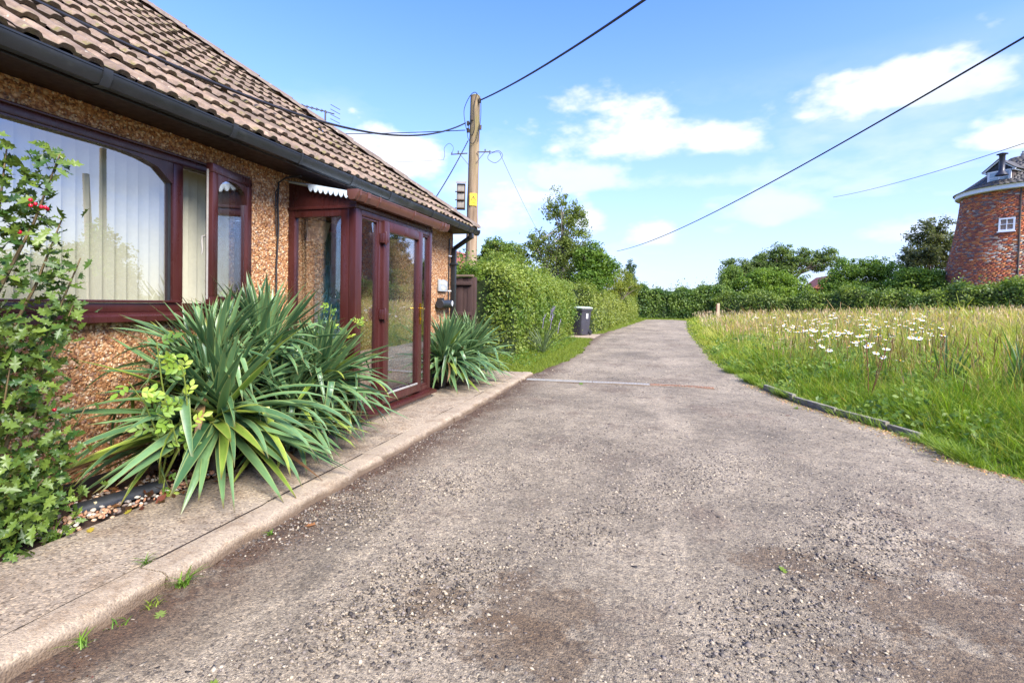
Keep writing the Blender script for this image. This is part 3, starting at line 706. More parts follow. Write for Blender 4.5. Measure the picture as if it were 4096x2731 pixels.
# eaves: fascia, soffit, gutter
mb = MB(); mb.box(-3.125, -3.10, -3.3, 8.36, SOF - .02, 2.475); mb.build('fascia', MAT['soffit'], house, .003)
mb = MB(); mb.box(-3.46 - .2, -3.127, -3.3, 8.36, SOF + .003, SOF + .015); mb.box(-3.7, -3.13, 8.33, 8.36, SOF + .016, 2.47); mb.build('soffit', MAT['soffit'], house)
mb = MB(); mb.tube([(-3.095, y, 2.388 + .004 * math.sin(y * 2.1)) for y in np.arange(-3, 4.05, .25)], .006, 6); mb.build('eaves_cable', MAT['wire'], house, 0, 60)
def gutter_prof(xo, xi, zt, dep):
    w = xo - xi
    outer = [(xi, zt), (xi + .002, zt - dep * .6), (xi + w * .22, zt - dep), (xi + w * .72, zt - dep), (xo - .003, zt - dep * .5), (xo, zt - .012), (xo + .004, zt - .010), (xo + .004, zt)]
    inner = [(xo - .004, zt), (xo - .008, zt - dep * .48), (xi + w * .7, zt - dep + .005), (xi + w * .25, zt - dep + .005), (xi + .006, zt - dep * .58), (xi + .005, zt)]
    return outer + inner
def gutter(parent, xo, xi, zt, dep, y0, y1, mat, name='gutter'):
    mb = MB(); pr = gutter_prof(xo, xi, zt, dep)
    return mb.prism(pr, 1, y0, y1).build(name, mat, parent, 0, 30)
def gutter_clip(parent, xo, xi, zt, dep, y, w, mat):
    mb = MB(); o_ = .006; p = [(xi - .002, zt + .004), (xi - .004, zt - dep * .62), (xi + (xo - xi) * .2, zt - dep - o_), (xi + (xo - xi) * .75, zt - dep - o_), (xo + o_, zt - dep * .5), (xo + o_ + .003, zt + .006), (xo - .006, zt + .006), (xo - .006, zt + .001), (xo - .001, zt - .001), (xo - .004, zt - dep * .5), (xi + (xo - xi) * .7, zt - dep - .001), (xi + (xo - xi) * .24, zt - dep - .001), (xi, zt - dep * .6), (xi, zt + .004)]
    return mb.prism(p, 1, y - w / 2, y + w / 2).build('clip', mat, parent, 0, 30)
gut = gutter(house, -3.0, -3.1, 2.475, .082, -3.3, 8.46, MAT['black_gutter'])
for y, w in ((1.0, .05), (2.12, .05), (3.02, .045), (3.75, .02), (4.55, .05), (5.35, .10), (6.5, .045), (7.5, .045), (8.0, .03), (8.2, .05), (8.42, .06)):
    gutter_clip(gut, -3.0, -3.1, 2.475, .082, y, w, MAT['black_plastic'])
mb = MB()
mb.box(-3.085, -3.015, 8.10, 8.18, 2.30, 2.384); mb.bar((-3.05, 8.14, 2.33), (-3.39, 8.22, 2.14), .065, .065); mb.box(-3.43, -3.36, 8.19, 8.26, .0, 2.15)
dp = mb.build('downpipe', MAT['black_gutter'], house, .008)
for z in (.75, 1.85): mb = MB(); mb.box(-3.45, -3.34, 8.17, 8.28, z, z + .04); mb.build('bracket', MAT['black_plastic'], dp, .004)
mb = MB(); mb.tube([(-3.44, 8.11, 2.3), (-3.44, 8.105, 1.2), (-3.44, 8.11, .1)], .011, 6); mb.build('wall_cable', MAT['black_plastic'], house, 0, 60)
for z in (2.0, 1.39): mb = MB(); mb.tube([(-3.44, 8.08, z), (-3.42, 8.16, z)], .011, 6); mb.build('cable_clip', MAT['white_paint'], house, 0, 60)
mb = MB(); mb.tube([(-3.2, 3.99, 2.352), (-3.36, 3.98, 2.345), (-3.435, 3.97, 2.30), (-3.44, 3.965, 2.1), (-3.436, 3.975, 1.9), (-3.44, 3.955, 1.5), (-3.438, 3.96, .85), (-3.44, 3.96, .3)], .009, 6)
mb.tube([(-3.43, 3.96, 2.25), (-3.435, 3.93, 2.2), (-3.436, 3.94, 1.95), (-3.44, 3.955, 1.8)], .005, 5); mb.build('wall_cable', MAT['wire'], house, 0, 60)

# ---- front window
win = MB(); FX0, FX1 = WX - .07, WX + .012
FZ0 = 1.105
for (y0, y1, z0, z1) in ((WY0, WY1, WZ1 - .055, WZ1), (WY0, WY1, FZ0 - .012, FZ0 + .05), (WY0, WY0 + .05, FZ0 + .05, WZ1 - .055), (WY1 - .05, WY1, FZ0 + .05, WZ1 - .055), (2.905, 2.985, FZ0 + .05, WZ1 - .055), (1.165, 1.245, FZ0 + .05, WZ1 - .055)):
    win.box(FX0, FX1, y0, y1, z0, z1)
window = win.build('window', MAT['upvc'], house, .006)
mb = MB(); mb.prism([(WX - .1, 1.055), (WX - .1, 1.092), (WX + .02, 1.092), (WX + .085, 1.078), (WX + .095, 1.066), (WX + .095, 1.03), (WX + .08, 1.03), (WX + .075, 1.055)], 1, WY0 - .05, WY1 + .05).build('sill', MAT['upvc'], window, 0, 30)
mb = MB(); mb.box(WX - .02, WX + .03, WY0, 2.95, FZ0 + .052, FZ0 + .07); mb.build('glazing_bead', MAT['upvc'], window, .005)
mb = MB(); mb.box(WX - .01, WX + .035, WY0 - .01, WY1 + .02, WZ1 - .004, WZ1 + .012); mb.build('head_trim', MAT['upvc'], window, .004)
def arch_spandrel(y0, y1, ztop, zarch_end, rise_w, x0, x1, both=True):
    """the piece between a straight head and an arched glass edge"""
    mb = MB(); poly = [(y0, ztop), (y1, ztop)]; n_ = 14; arc = []
    for k in range(n_ + 1):
        t = k / n_; y = y1 + (y0 - y1) * t
        e_ = min(min(abs(y - y1), abs(y - y0)) if both else abs(y - y1), rise_w) / rise_w
        z = zarch_end + (ztop - .012 - zarch_end) * math.sqrt(max(0, 1 - (1 - e_) ** 2))
        arc.append((y, z))
    poly = [(y0, ztop)] + [(y1, ztop)] + arc
    vs_ = []; fs = []
    for x in (x0, x1):
        for (y, z) in [(p[0], ztop) for p in arc] + arc: vs_.append((x, y, z))
    m_ = n_ + 1
    for k in range(n_):
        fs += [(k, k + 1, m_ + k + 1, m_ + k), (2 * m_ + k, 3 * m_ + k, 3 * m_ + k + 1, 2 * m_ + k + 1), (m_ + k, m_ + k + 1, 3 * m_ + k + 1, 3 * m_ + k)]
    return mb.add(vs_, fs)
arch_spandrel(1.245, 2.905, WZ1 - .056, 2.035, .42, FX0 + .02, FX1 - .006).build('arched_head', MAT['upvc'], window, 0, 25)
mb = MB(); mb.add([(WX - .03, 1.245, FZ0 + .05), (WX - .03, 2.905, FZ0 + .05), (WX - .03, 2.905, WZ1 - .056), (WX - .03, 1.245, WZ1 - .056)], [(0, 1, 2, 3)]); mb.build('pane', MAT['window_glass'], window)
for q_ in (2.893, 1.247):   # sealing gaskets
    mb = MB(); mb.box(WX - .029, WX - .012, q_, q_ + .011, FZ0 + .052, 2.06); mb.build('gasket', MAT['black_plastic'], window)
# opened side casement (hinged at its far edge) and a closed one on the other side
def casement(hinge_y, dir_, ang):
    w = .56; z0, z1 = FZ0 + .035, WZ1 - .02; t = .055
    piv = Matrix.Translation((WX + .014, hinge_y, 0)) @ Matrix.Rotation(ang, 4, 'Z')
    def put(mb, name, mat, parent, bev=0, sm=0):
        mb.v = [tuple(piv @ Vector(v)) for v in mb.v]; return mb.build(name, mat, parent, bev, sm)
    mb = MB(); y0, y1 = (-w, 0) if dir_ < 0 else (0, w); f = .07
    for (a_, c_, e_, g_) in ((y0, y1, z1 - f, z1), (y0, y1, z0, z0 + f), (y0, y0 + f, z0 + f, z1 - f), (y1 - f, y1, z0 + f, z1 - f)): mb.box(0, t, a_, c_, e_, g_)
    sash = put(mb, 'casement', MAT['upvc'], window, .007)
    put(arch_spandrel(y0 + f, y1 - f, z1 - f - .001, z1 - f - .16, .21, .006, t - .006), 'arched_head', MAT['upvc'], sash, 0, 25)
    mb = MB(); mb.box(.02, .026, y0 + f, y1 - f, z0 + f, z1 - f); put(mb, 'pane', MAT['window_glass'], sash)
    mb = MB(); yi = y0 if dir_ < 0 else y1 - .004
    mb.box(.008, .022, yi - .003, yi + .002, z0 + .05, z1 - .05); put(mb, 'lock_strip', MAT['galv'], sash)
    mb = MB(); hy = y0 + .035
    mb.box(-.012, .0, hy - .013, hy + .013, 1.62, 1.70); mb.tube([(-.02, hy, 1.675), (-.045, hy, 1.672), (-.05, hy, 1.64), (-.044, hy, 1.575), (-.05, hy, 1.535)], [.009, .01, .009, .008, .007], 8)
    put(mb, 'handle', MAT['galv'], sash, 0, 50)
    return sash
casement(WY1 - .012, -1, R(15)); casement(WY0 + .012, 1, 0.0)
# blind behind the window
blind = thing('vertical_blind', 'cream vertical blind hanging behind the bungalow window', 'blind', (WX - .2, 2.0, 1.1))
mb = MB(); mb.box(WX - .22, WX - .18, WY0 - .05, WY1 + .05, WZ1 - .03, WZ1 + .01); mb.build('headrail', MAT['white_paint'], blind)
ysl = np.arange(WY0 - .02, WY1 + .05, .082)
for i, y in enumerate(ysl):
    mb = MB(); a_ = R(38 + random.gauss(0, 4)); vs_ = []; fs = []; n_ = 4
    for z in (FZ0 - .02, WZ1 - .03):
        for k in range(n_ + 1):
            u_ = (k / n_ - .5) * .089; c_ = .006 * (1 - (2 * k / n_ - 1) ** 2)
            vs_.append((WX - .2 + math.sin(a_) * u_ + c_, y + math.cos(a_) * u_, z))
    for k in range(n_): fs.append((k, k + 1, n_ + 2 + k, n_ + 1 + k))
    mb.add(vs_, fs).build('slat', MAT['slat'], blind, 0, 80)

# ---- front door and lamp inside the porch
mb = MB(); dx = WX - .06
for (y0, y1, z0, z1) in ((DY0, DY0 + .09, .03, DZ1), (DY1 - .09, DY1, .03, DZ1), (DY0 + .09, DY1 - .09, DZ1 - .09, DZ1), (DY0 + .09, DY1 - .09, .03, .25)): mb.box(dx - .05, dx + .01, y0, y1, z0, z1)
fdoor = mb.build('front_door', MAT['upvc'], house, .006)
mb = MB(); mb.box(dx - .03, dx - .02, DY0 + .085, DY1 - .085, .245, DZ1 - .085); mb.build('pane', MAT['door_glass'], fdoor)
lamp = thing('wall_lamp', 'white glass lantern on the pebbledash inside the porch', 'lamp', (WX + .05, 4.45, 1.86))
mb = MB(); mb.box(WX, WX + .02, 4.40, 4.50, 1.80, 2.02); mb.bar((WX + .02, 4.45, 1.98), (WX + .1, 4.45, 2.02), .02, .02); mb.build('bracket', MAT['white_paint'], lamp, .004)
def frustum(cx, cy, z0, z1, w0, w1):
    return [(cx - w0, cy - w0, z0), (cx + w0, cy - w0, z0), (cx + w0, cy + w0, z0), (cx - w0, cy + w0, z0), (cx - w1, cy - w1, z1), (cx + w1, cy - w1, z1), (cx + w1, cy + w1, z1), (cx - w1, cy + w1, z1)]
FR = [(3, 2, 1, 0), (4, 5, 6, 7), (0, 1, 5, 4), (1, 2, 6, 5), (2, 3, 7, 6), (3, 0, 4, 7)]
MB().add(frustum(WX + .11, 4.45, 1.80, 2.0, .05, .085), FR).build('shade', simple('opal_glass', lin('#c9c6bb'), .3, .08, 20), lamp, .004)
MB().add(frustum(WX + .11, 4.45, 2.001, 2.06, .09, .02), FR).build('cap', MAT['black_plastic'], lamp, .003)
MB().add(frustum(WX + .11, 4.45, 1.775, 1.799, .02, .05), FR).build('base', MAT['white_paint'], lamp, .003)

# ------------------------------------------------------------------ porch
PX, PY0, PY1, PZ = -2.70, 4.13, 5.81, 2.07
porch = thing('porch', 'mahogany-brown glazed lean-to porch with door on the bungalow front', 'porch', (-3.08, 4.97, 0))
up = MAT['upvc']
mb = MB(); mb.box(WX + .02, PX + .02, PY0 + .0, PY1, -.02, .05); mb.build('base', MAT['kerb'], porch, .006)
mb = MB(); mb.prism([(PX - .08, .051), (PX - .08, .10), (PX + .02, .10), (PX + .075, .085), (PX + .075, .055)], 1, PY0 - .03, PY1 + .04).build('threshold', up, porch, 0, 30)
PD = .075
def front(y0, y1, z0, z1, name, dxx=0, bev=.007):
    mb = MB(); mb.box(PX - PD, PX + dxx, y0, y1, z0, z1); return mb.build(name, up, porch, bev)
front(PY0 + .0, PY0 + .10, .10, PZ, 'corner_post'); front(PY1 - .075, PY1, .10, PZ, 'corner_post')
front(PY0 + .1, PY1 - .075, PZ - .06, PZ, 'head_rail', -.002); front(4.545, 4.615, .10, PZ - .06, 'mullion', -.002); front(5.485, 5.54, .10, PZ - .06, 'mullion', -.002)
front(PY0 + .1, 4.545, .10, .165, 'bottom_rail', -.004); front(5.54, PY1 - .075, .10, .165, 'bottom_rail', -.004)
for (y0, y1) in ((PY0 + .1, 4.545), (5.54, PY1 - .075)):
    mb = MB()
    for (a_, c_, e_, g_) in ((y0, y0 + .022, .165, PZ - .06), (y1 - .022, y1, .165, PZ - .06), (y0 + .022, y1 - .022, .165, .187), (y0 + .022, y1 - .022, PZ - .082, PZ - .06)): mb.box(PX - .06, PX - .012, a_, c_, e_, g_)
    mb.build('glazing_bead', up, porch, .004)
    mb = MB(); mb.box(PX - .04, PX - .034, y0 + .02, y1 - .02, .18, PZ - .08); mb.build('pane', MAT['porch_glass'], porch)
# door leaf, proud of the frame
mb = MB(); LY0, LY1, LZ0, LZ1 = 4.605, 5.495, .125, PZ - .045; f = .105
for (a_, c_, e_, g_) in ((LY0, LY0 + f, LZ0, LZ1), (LY1 - f, LY1, LZ0, LZ1), (LY0 + f, LY1 - f, LZ1 - f, LZ1), (LY0 + f, LY1 - f, LZ0, LZ0 + f)): mb.box(PX - .04, PX + .028, a_, c_, e_, g_)
door = mb.build('door', up, porch, .009)
mb = MB(); mb.box(PX - .01, PX - .004, LY0 + f - .005, LY1 - f + .005, LZ0 + f - .005, LZ1 - f + .005); mb.build('pane', MAT['porch_glass'], door)
mb = MB(); mb.box(PX + .022, PX + .034, LY0 + f, LY1 - f, LZ0 + f - .012, LZ0 + f + .008); mb.build('drip_bar', MAT['galv'], door, .003)
for z in (1.84, 1.06, .27):
    mb = MB(); mb.box(PX + .002, PX + .045, LY0 - .055, LY0 - .008, z - .05, z + .05); mb.tube([(PX + .045, LY0 - .004, z - .065), (PX + .045, LY0 - .004, z + .065)], .014, 10); mb.box(PX + .029, PX + .05, LY0 + .004, LY0 + .05, z - .04, z + .04); mb.build('hinge', up, door, .004)
mb = MB(); hy = LY1 - .055
mb.box(PX + .029, PX + .037, hy - .016, hy + .016, .93, 1.18); mb.tube([(PX + .037, hy, 1.115), (PX + .085, hy, 1.115), (PX + .092, hy - .02, 1.113), (PX + .09, hy - .06, 1.105), (PX + .086, hy - .12, 1.10)], [.011, .011, .010, .009, .008], 10); mb.tube([(PX + .036, hy, .99), (PX + .044, hy, .99)], .011, 10)
mb.build('handle', MAT['brass'], door, 0, 50)
# side (towards the camera) and far side
for (yy, s_) in ((PY0, 1), (PY1, -1)):
    def sbox(x0, x1, z0, z1, name, d_=.07, bev=.006):
        mb = MB(); a_, c_ = (yy, yy + d_ * s_) if s_ > 0 else (yy + d_ * s_, yy); mb.box(x0, x1, a_, c_, z0, z1); return mb.build(name, up, porch, bev)
    sbox(WX + .005, WX + .075, .05, PZ, 'wall_post', .068); sbox(PX - .165, PX - PD - .002, .05, PZ - .001, 'side_post', .066)
    sbox(WX + .075, PX - .165, PZ - .075, PZ - .002, 'side_rail', .064); sbox(WX + .075, PX - .165, .05, .16, 'side_rail', .064)
    mb = MB(); a_ = yy + s_ * .03; mb.box(WX + .07, PX - .16, min(a_, a_ + .006), max(a_, a_ + .006), .15, PZ - .07); mb.build('pane', MAT['porch_glass'], porch)
    mb = MB(); mb.prism([(WX + .005, PZ + .002), (PX - .004, PZ + .002), (PX - .004, 2.155), (WX + .005, 2.335)], 1, min(yy + .004 * s_, yy + .05 * s_), max(yy + .004 * s_, yy + .05 * s_)).build('gable_board', up, porch, .005)
    sbox(WX + .004, PX + .004, PZ - .004, PZ + .024, 'moulding', -.012, .004)
mb = MB(); mb.box(PX - .03, PX - .005, PY0 + .05, PY1 - .05, PZ + .002, 2.16); mb.build('fascia', up, porch, .004)
# clear corrugated roof; its waves end in a scalloped fringe along the side
vs_ = []; fs = []; nw = 150
for k in range(nw + 1):
    y = PY0 - .04 + (PY1 - PY0 + .12) * k / nw; wv = .012 * math.sin(k * 2 * math.pi / 6)
    vs_ += [(PX + .06, y, 2.185 + wv), (WX + .0, y, 2.345 + wv)]
for k in range(nw): fs.append((2 * k, 2 * k + 1, 2 * k + 3, 2 * k + 2))
MB().add(vs_, fs).build('roof_sheet', MAT['poly'], porch, 0, 60)
vs_ = []; fs = []; ns = 10
for s_ in range(ns):
    xa = -3.20 + (.56 / ns) * s_; xb = xa + .56 / ns; b0 = len(vs_)
    for k in range(9):
        t = k / 8; x = xa + (xb - xa) * t; zt = 2.185 + (PX + .06 - x) / (PX + .06 - WX) * .16 + .012; dr = .022 + .05 * math.sin(math.pi * t) ** .7
        for yy in (PY0 - .045, PY0 - .038): vs_ += [(x, yy, zt), (x, yy, zt - dr)]
    for k in range(8):
        a_ = b0 + k * 4
        fs += [(a_, a_ + 1, a_ + 5, a_ + 4), (a_ + 2, a_ + 6, a_ + 7, a_ + 3), (a_ + 1, a_ + 3, a_ + 7, a_ + 5), (a_, a_ + 4, a_ + 6, a_ + 2)]
MB().add(vs_, fs).build('scalloped_edge', MAT['poly'], porch, 0, 40)
pg = gutter(porch, -2.585, -2.69, 2.20, .085, 3.99, 6.07, MAT['upvc_gutter'])
for y, w in ((4.02, .03), (4.16, .05), (4.36, .025), (5.1, .028), (5.86, .03), (5.95, .05)): gutter_clip(pg, -2.585, -2.69, 2.20, .085, y, w, MAT['upvc_gutter'])
for y0, y1 in ((3.965, 3.992), (6.066, 6.09)):
    mb = MB(); mb.prism([(-2.692, 2.205), (-2.69, 2.15), (-2.665, 2.112), (-2.615, 2.112), (-2.585, 2.155), (-2.578, 2.205)], 1, y0, y1).build('stop_end', MAT['upvc_gutter'], pg, .003)

# ------------------------------------------------------------------ fittings on the wall by the corner
plaque = thing('house_sign', 'grey slate house name plaque beside the downpipe', 'sign', (WX + .02, 7.83, 1.37))
mb = MB(); pl = [(7.66, 1.375), (8.0, 1.375), (8.0, 1.545), (7.94, 1.56), (7.86, 1.575), (7.76, 1.562), (7.66, 1.57)]
mb.prism(pl, 0, WX + .012, WX + .045).build('plate', MAT['grey_plaque'], plaque, .004)
mb = MB()
def stroke(a, c, w=.011):
    mb.bar((WX + .046, *a), (WX + .046, *c), .004, w, (0, 1, 1))
for s_ in (((7.70, 1.54), (7.715, 1.49)), ((7.715, 1.49), (7.73, 1.53)), ((7.73, 1.53), (7.745, 1.49)), ((7.745, 1.49), (7.76, 1.54)), ((7.78, 1.49), (7.795, 1.54)), ((7.795, 1.54), (7.81, 1.49)), ((7.825, 1.54), (7.865, 1.54)), ((7.845, 1.54), (7.845, 1.49)), ((7.875, 1.54), (7.915, 1.54)), ((7.895, 1.54), (7.895, 1.49)), ((7.93, 1.53), (7.93, 1.48)), ((7.93, 1.48), (7.965, 1.48)),
           ((7.75, 1.46), (7.765, 1.40)), ((7.765, 1.40), (7.785, 1.46)), ((7.80, 1.445), (7.80, 1.40)), ((7.82, 1.46), (7.82, 1.40)), ((7.84, 1.46), (7.84, 1.40)), ((7.86, 1.43), (7.885, 1.40)), ((7.885, 1.44), (7.885, 1.40))): stroke(*s_)
mb.build('lettering', MAT['plaque_letter'], plaque)
tube = thing('newspaper_tube', 'black round newspaper tube on the pebbledash below the grey plaque', 'newspaper holder', (WX + .1, 7.8, 1.1))
mb = MB(); cx, cz, rr = WX + .095, 1.165, .07
mb.lathe([(rr, 7.56), (rr + .004, 7.565), (rr, 7.58), (rr, 8.0), (rr * .96, 8.03), (rr * .6, 8.05), (0.004, 8.052), (0.004, 8.02), (rr - .006, 8.0), (rr - .006, 7.565)], (cx, 0, cz), 'Y', 24)
mb.build('barrel', MAT['black_plastic'], tube, 0, 40)
mb = MB(); mb.box(WX + .004, WX + .1, 7.66, 7.74, cz + rr - .004, cz + rr + .03); mb.build('bracket', MAT['black_plastic'], tube, .004)
mb = MB(); mb.lathe([(.03, 0), (.03, .002), (.002, .003)], (cx + rr + .001, 7.93, cz + .01), 'X', 16); mb.v = [(v[0], v[1], cz + .01 + (v[2] - cz - .01) * 1.5) for v in mb.v]; mb.build('badge', MAT['white_paint'], tube)

# ------------------------------------------------------------------ utility pole with its fittings
POLE = Vector((-4.24, 11.33, -.3))
pole = thing('utility_pole', 'weathered timber utility pole rising behind the bungalow corner', 'pole', POLE)
lean = Vector((.045, .01, 0))
def pp(z): return Vector((POLE.x, POLE.y, z)) + lean * ((z - 2.2) / 4)
zs = np.linspace(-.3, 6.12, 16)
mb = MB(); mb.tube([pp(z) + Vector((random.gauss(0, .003), random.gauss(0, .003), 0)) for z in zs], [.150 - .034 * (z / 6.1) for z in zs], 16); mb.build('shaft', MAT['pole'], pole, 0, 50)
top = pp(6.12)
mb = MB(); mb.tube([top + Vector((0, 0, -.01)), top + Vector((0, 0, .02))], [.118, .10], 16); mb.build('cap', simple('algae_cap', lin('#7a7434'), .9, .3, 12), pole, 0, 40)
def clampit(z, dirv, name='insulator'):
    c_ = pp(z); d_ = Vector(dirv).normalized(); mb = MB()
    mb.bar(c_ + d_ * .10, c_ + d_ * .17, .03, .05); mb.tube([c_ + d_ * .16 + Vector((0, 0, -.05)), c_ + d_ * .16 + Vector((0, 0, .05))], [.03, .036], 8); mb.build(name, simple('rusty_bracket', lin('#4f4338'), .8, .3, 20), pole, 0, 40)
clampit(5.98, (.9, -.5, 0)); clampit(5.47, (-.9, -.35, 0)); clampit(5.30, (-.9, -.45, 0)); clampit(5.36, (.95, -.2, 0)); clampit(5.55, (-.1, -1, 0))
zc = 4.76; ca = pp(zc)
mb = MB(); mb.bar(ca + Vector((-.12, -.12, -.02)), ca + Vector((-.50, -.22, -.05)), .022, .022); mb.tube([ca + Vector((-.33, -.18, -.035)), ca + Vector((-.33, -.18, .035))], .016, 8); mb.tube([ca + Vector((-.48, -.215, -.06)), ca + Vector((-.48, -.215, -.0))], .014, 8); mb.bar(ca + Vector((-.3, -.17, -.04)), ca + Vector((-.1, -.11, -.28)), .01, .01); mb.build('side_bracket', MAT['wire_thin'], pole, 0, 40)
mb = MB(); mb.bar(ca + Vector((.12, -.1, 0)), ca + Vector((.42, -.02, .01)), .024, .024); mb.tube([ca + Vector((.30, -.05, -.0)), ca + Vector((.30, -.05, .07))], .016, 8); mb.tube([ca + Vector((.41, -.025, -.03)), ca + Vector((.41, -.025, .04))], .014, 8); mb.bar(ca + Vector((.29, -.05, 0)), ca + Vector((.10, -.11, -.25)), .012, .012); mb.build('side_bracket', MAT['wire_thin'], pole, 0, 40)
def loop_wire(pts, r_, mat, parent, name='wire_loop'):
    # Catmull-Rom through the points
    P_ = [Vector(p) for p in pts]; o_ = []
    for i in range(len(P_) - 1):
        p0, p1, p2, p3 = P_[max(i - 1, 0)], P_[i], P_[i + 1], P_[min(i + 2, len(P_) - 1)]
        for k in range(6):
            t = k / 6; o_.append(.5 * ((2 * p1) + (p2 - p0) * t + (2 * p0 - 5 * p1 + 4 * p2 - p3) * t * t + (3 * p1 - p0 - 3 * p2 + p3) * t ** 3))
    o_.append(P_[-1]); mb = MB(); mb.tube(o_, r_, 6); return mb.build(name, mat, parent, 0, 60)
o_ = Vector((0, -.135, 0))
loop_wire([pp(5.98) + Vector((.16, -.1, 0)), pp(6.1) + Vector((.06, -.14, .05)), pp(6.05) + Vector((-.08, -.14, .04)), pp(5.8) + Vector((-.24, -.1, 0)), pp(5.47) + Vector((-.2, -.12, 0)), pp(5.3) + Vector((-.16, -.1, 0))], .008, MAT['wire'], pole)
loop_wire([pp(6.12) + Vector((.07, -.1, .03)), pp(5.8) + Vector((.03, -.15, 0)), pp(5.3) + Vector((.05, -.15, 0)), pp(5.15) + Vector((-.02, -.15, 0)), pp(5.3) + Vector((-.1, -.13, 0)), pp(5.5) + Vector((-.1, -.13, 0))], .009, MAT['wire'], pole)
loop_wire([pp(5.95) + Vector((.17, -.08, 0)), pp(5.6) + Vector((.17, -.06, 0)), pp(5.3) + Vector((.15, -.08, 0)), pp(5.0) + Vector((.13, -.1, 0))], .008, MAT['wire'], pole)
loop_wire([pp(5.4) + Vector((.15, -.1, 0)), pp(5.05) + Vector((.10, -.15, 0)), pp(4.95) + Vector((0, -.16, 0)), pp(5.1) + Vector((-.11, -.14, 0)), pp(5.28) + Vector((-.14, -.1, 0))], .007, MAT['wire'], pole)
loop_wire([ca + Vector((.41, -.02, .02)), ca + Vector((.48, -.02, .0)), ca + Vector((.62, 0, .03)), ca + Vector((.72, 0, -.1)), ca + Vector((.55, 0, -.25)), ca + Vector((.36, 0, -.15)), ca + Vector((.40, 0, -.03)), ca + Vector((.6, 0, .0)), ca + Vector((.68, 0, -.06))], .006, MAT['wire_thin'], pole)
loop_wire([ca + Vector((-.48, -.2, -.02)), ca + Vector((-.45, -.2, .12)), ca + Vector((-.56, -.2, .22)), ca + Vector((-.68, -.2, .12)), ca + Vector((-.67, -.2, -.05)), ca + Vector((-.7, -.2, -.16))], .005, MAT['wire_thin'], pole)
# yellow danger plate
pc_ = pp(3.64); pd = Vector((.5, -1, 0)).normalized(); ps = Vector((1, .5, 0)).normalized()
mb = MB(); mb.bar(pc_ + pd * .143 + Vector((0, 0, -.145)), pc_ + pd * .141 + Vector((0, 0, .145)), .17, .004, pd); plate = mb.build('warning_plate', MAT['sign_yellow'], pole)
mb = MB(); q0 = pc_ + pd * .147
tri = [(-.055, -.02), (.055, -.02), (0, .085)]
for i in range(3):
    a_, c_ = tri[i], tri[(i + 1) % 3]; mb.bar(q0 + ps * a_[0] + Vector((0, 0, a_[1])), q0 + ps * c_[0] + Vector((0, 0, c_[1])), .002, .013, ps)
for a_, c_ in (((.006, .055), (-.012, .025)), ((-.012, .025), (.010, .028)), ((.010, .028), (-.006, -.005))): mb.bar(q0 + ps * a_[0] + Vector((0, 0, a_[1])), q0 + ps * c_[0] + Vector((0, 0, c_[1])), .002, .008, ps)
for z in (-.065, -.09): mb.bar(q0 + ps * -.05 + Vector((0, 0, z)), q0 + ps * .05 + Vector((0, 0, z)), .002, .012, ps)
mb.build('warning_symbol', MAT['sign_black'], plate)
# three-storey bird box on the pole's left
BB = pp(3.42) + Vector((-.26, -.09, 0))
bird = thing('bird_box', 'three-tier wooden bird box hung on the utility pole', 'bird box', BB)
bw = simple('box_board', lin('#8c8377'), .85, .25, 14, .2, 60, stretch=(1, 1, .3)); bd = simple('box_dark', lin('#4a3a2c'), .85, .3, 14, .2, 60)
yv = Matrix.Translation(BB) @ Matrix.Rotation(R(20), 4, 'Z')
def bb(mb, name, mat, parent=None, bev=.003):
    mb.v = [tuple(yv @ Vector(v)) for v in mb.v]; return mb.build(name, mat, parent or bird, bev)
mb = MB(); mb.box(-.10, .10, -.075, .085, 0, .60); bb(mb, 'body', bd)
for k in range(3):
    mb = MB(); mb.box(-.086, .075, -.088, -.077, .03 + k * .195, .175 + k * .195); bb(mb, 'front_board', bw)
    mb = MB(); mb.box(-.14, .085, -.13, -.0765, .0 + k * .195, .018 + k * .195); bb(mb, 'perch_ledge', bd)
mb = MB(); mb.prism([(-.14, .60), (.11, .60), (.11, .625), (-.14, .625)], 0, -.125, .12); mb.v = [(v[0], v[1], v[2] + v[1] * .3 + .035) for v in mb.v]; bb(mb, 'roof', bw)

# ------------------------------------------------------------------ overhead cables
def cable(name, label, a, c, sag, r_, mat, group=None, n=40, ease=1.0):
    a, c = Vector(a), Vector(c); P_ = []
    for k in range(n + 1):
        t = k / n; P_.append(a + (c - a) * t - Vector((0, 0, sag * 4 * t * (1 - t))))
    mb = MB(); mb.tube(P_, r_, 6); o = mb.build(name, mat, None, 0, 60)
    return tag(o, label, 'cable', group)
G = 'overhead cables'
cable('overhead_cable', 'thick black cable climbing from the pole top over the drive', pp(5.98) + Vector((.17, -.1, 0)), (2.6, 1.7, 3.85), .22, .017, MAT['wire'], G)
cable('overhead_cable', 'long black cable sagging down from upper right to the birch tree', (4.3, 5.4, 4.35), (-2.02, 28.6, 4.2), .42, .013, MAT['wire'], G, 60)
cable('overhead_cable', 'sagging black cable crossing above the tiled roof to the pole', pp(5.47) + Vector((-.2, -.1, 0)), (-3.62, 1.4, 2.98), .62, .016, MAT['wire'], G, 50)
cable('overhead_cable', 'thin black cable from the pole running behind the roof hip', pp(5.30) + Vector((-.2, -.1, 0)), (-14.5, 13.9, 7.0), .12, .010, MAT['wire'], G)
cable('overhead_cable', 'twisted black cable dropping from the pole behind the roof tiles', pp(5.05) + Vector((-.13, -.08, 0)), (-4.55, 9.6, 3.15), .06, .012, MAT['wire'], G)
cable('overhead_cable', 'hair-thin wire slanting down right of the pole to the birch', ca + Vector((.66, 0, -.05)), (-4.2, 19.6, 3.6), .1, .0045, MAT['wire_thin'], G)
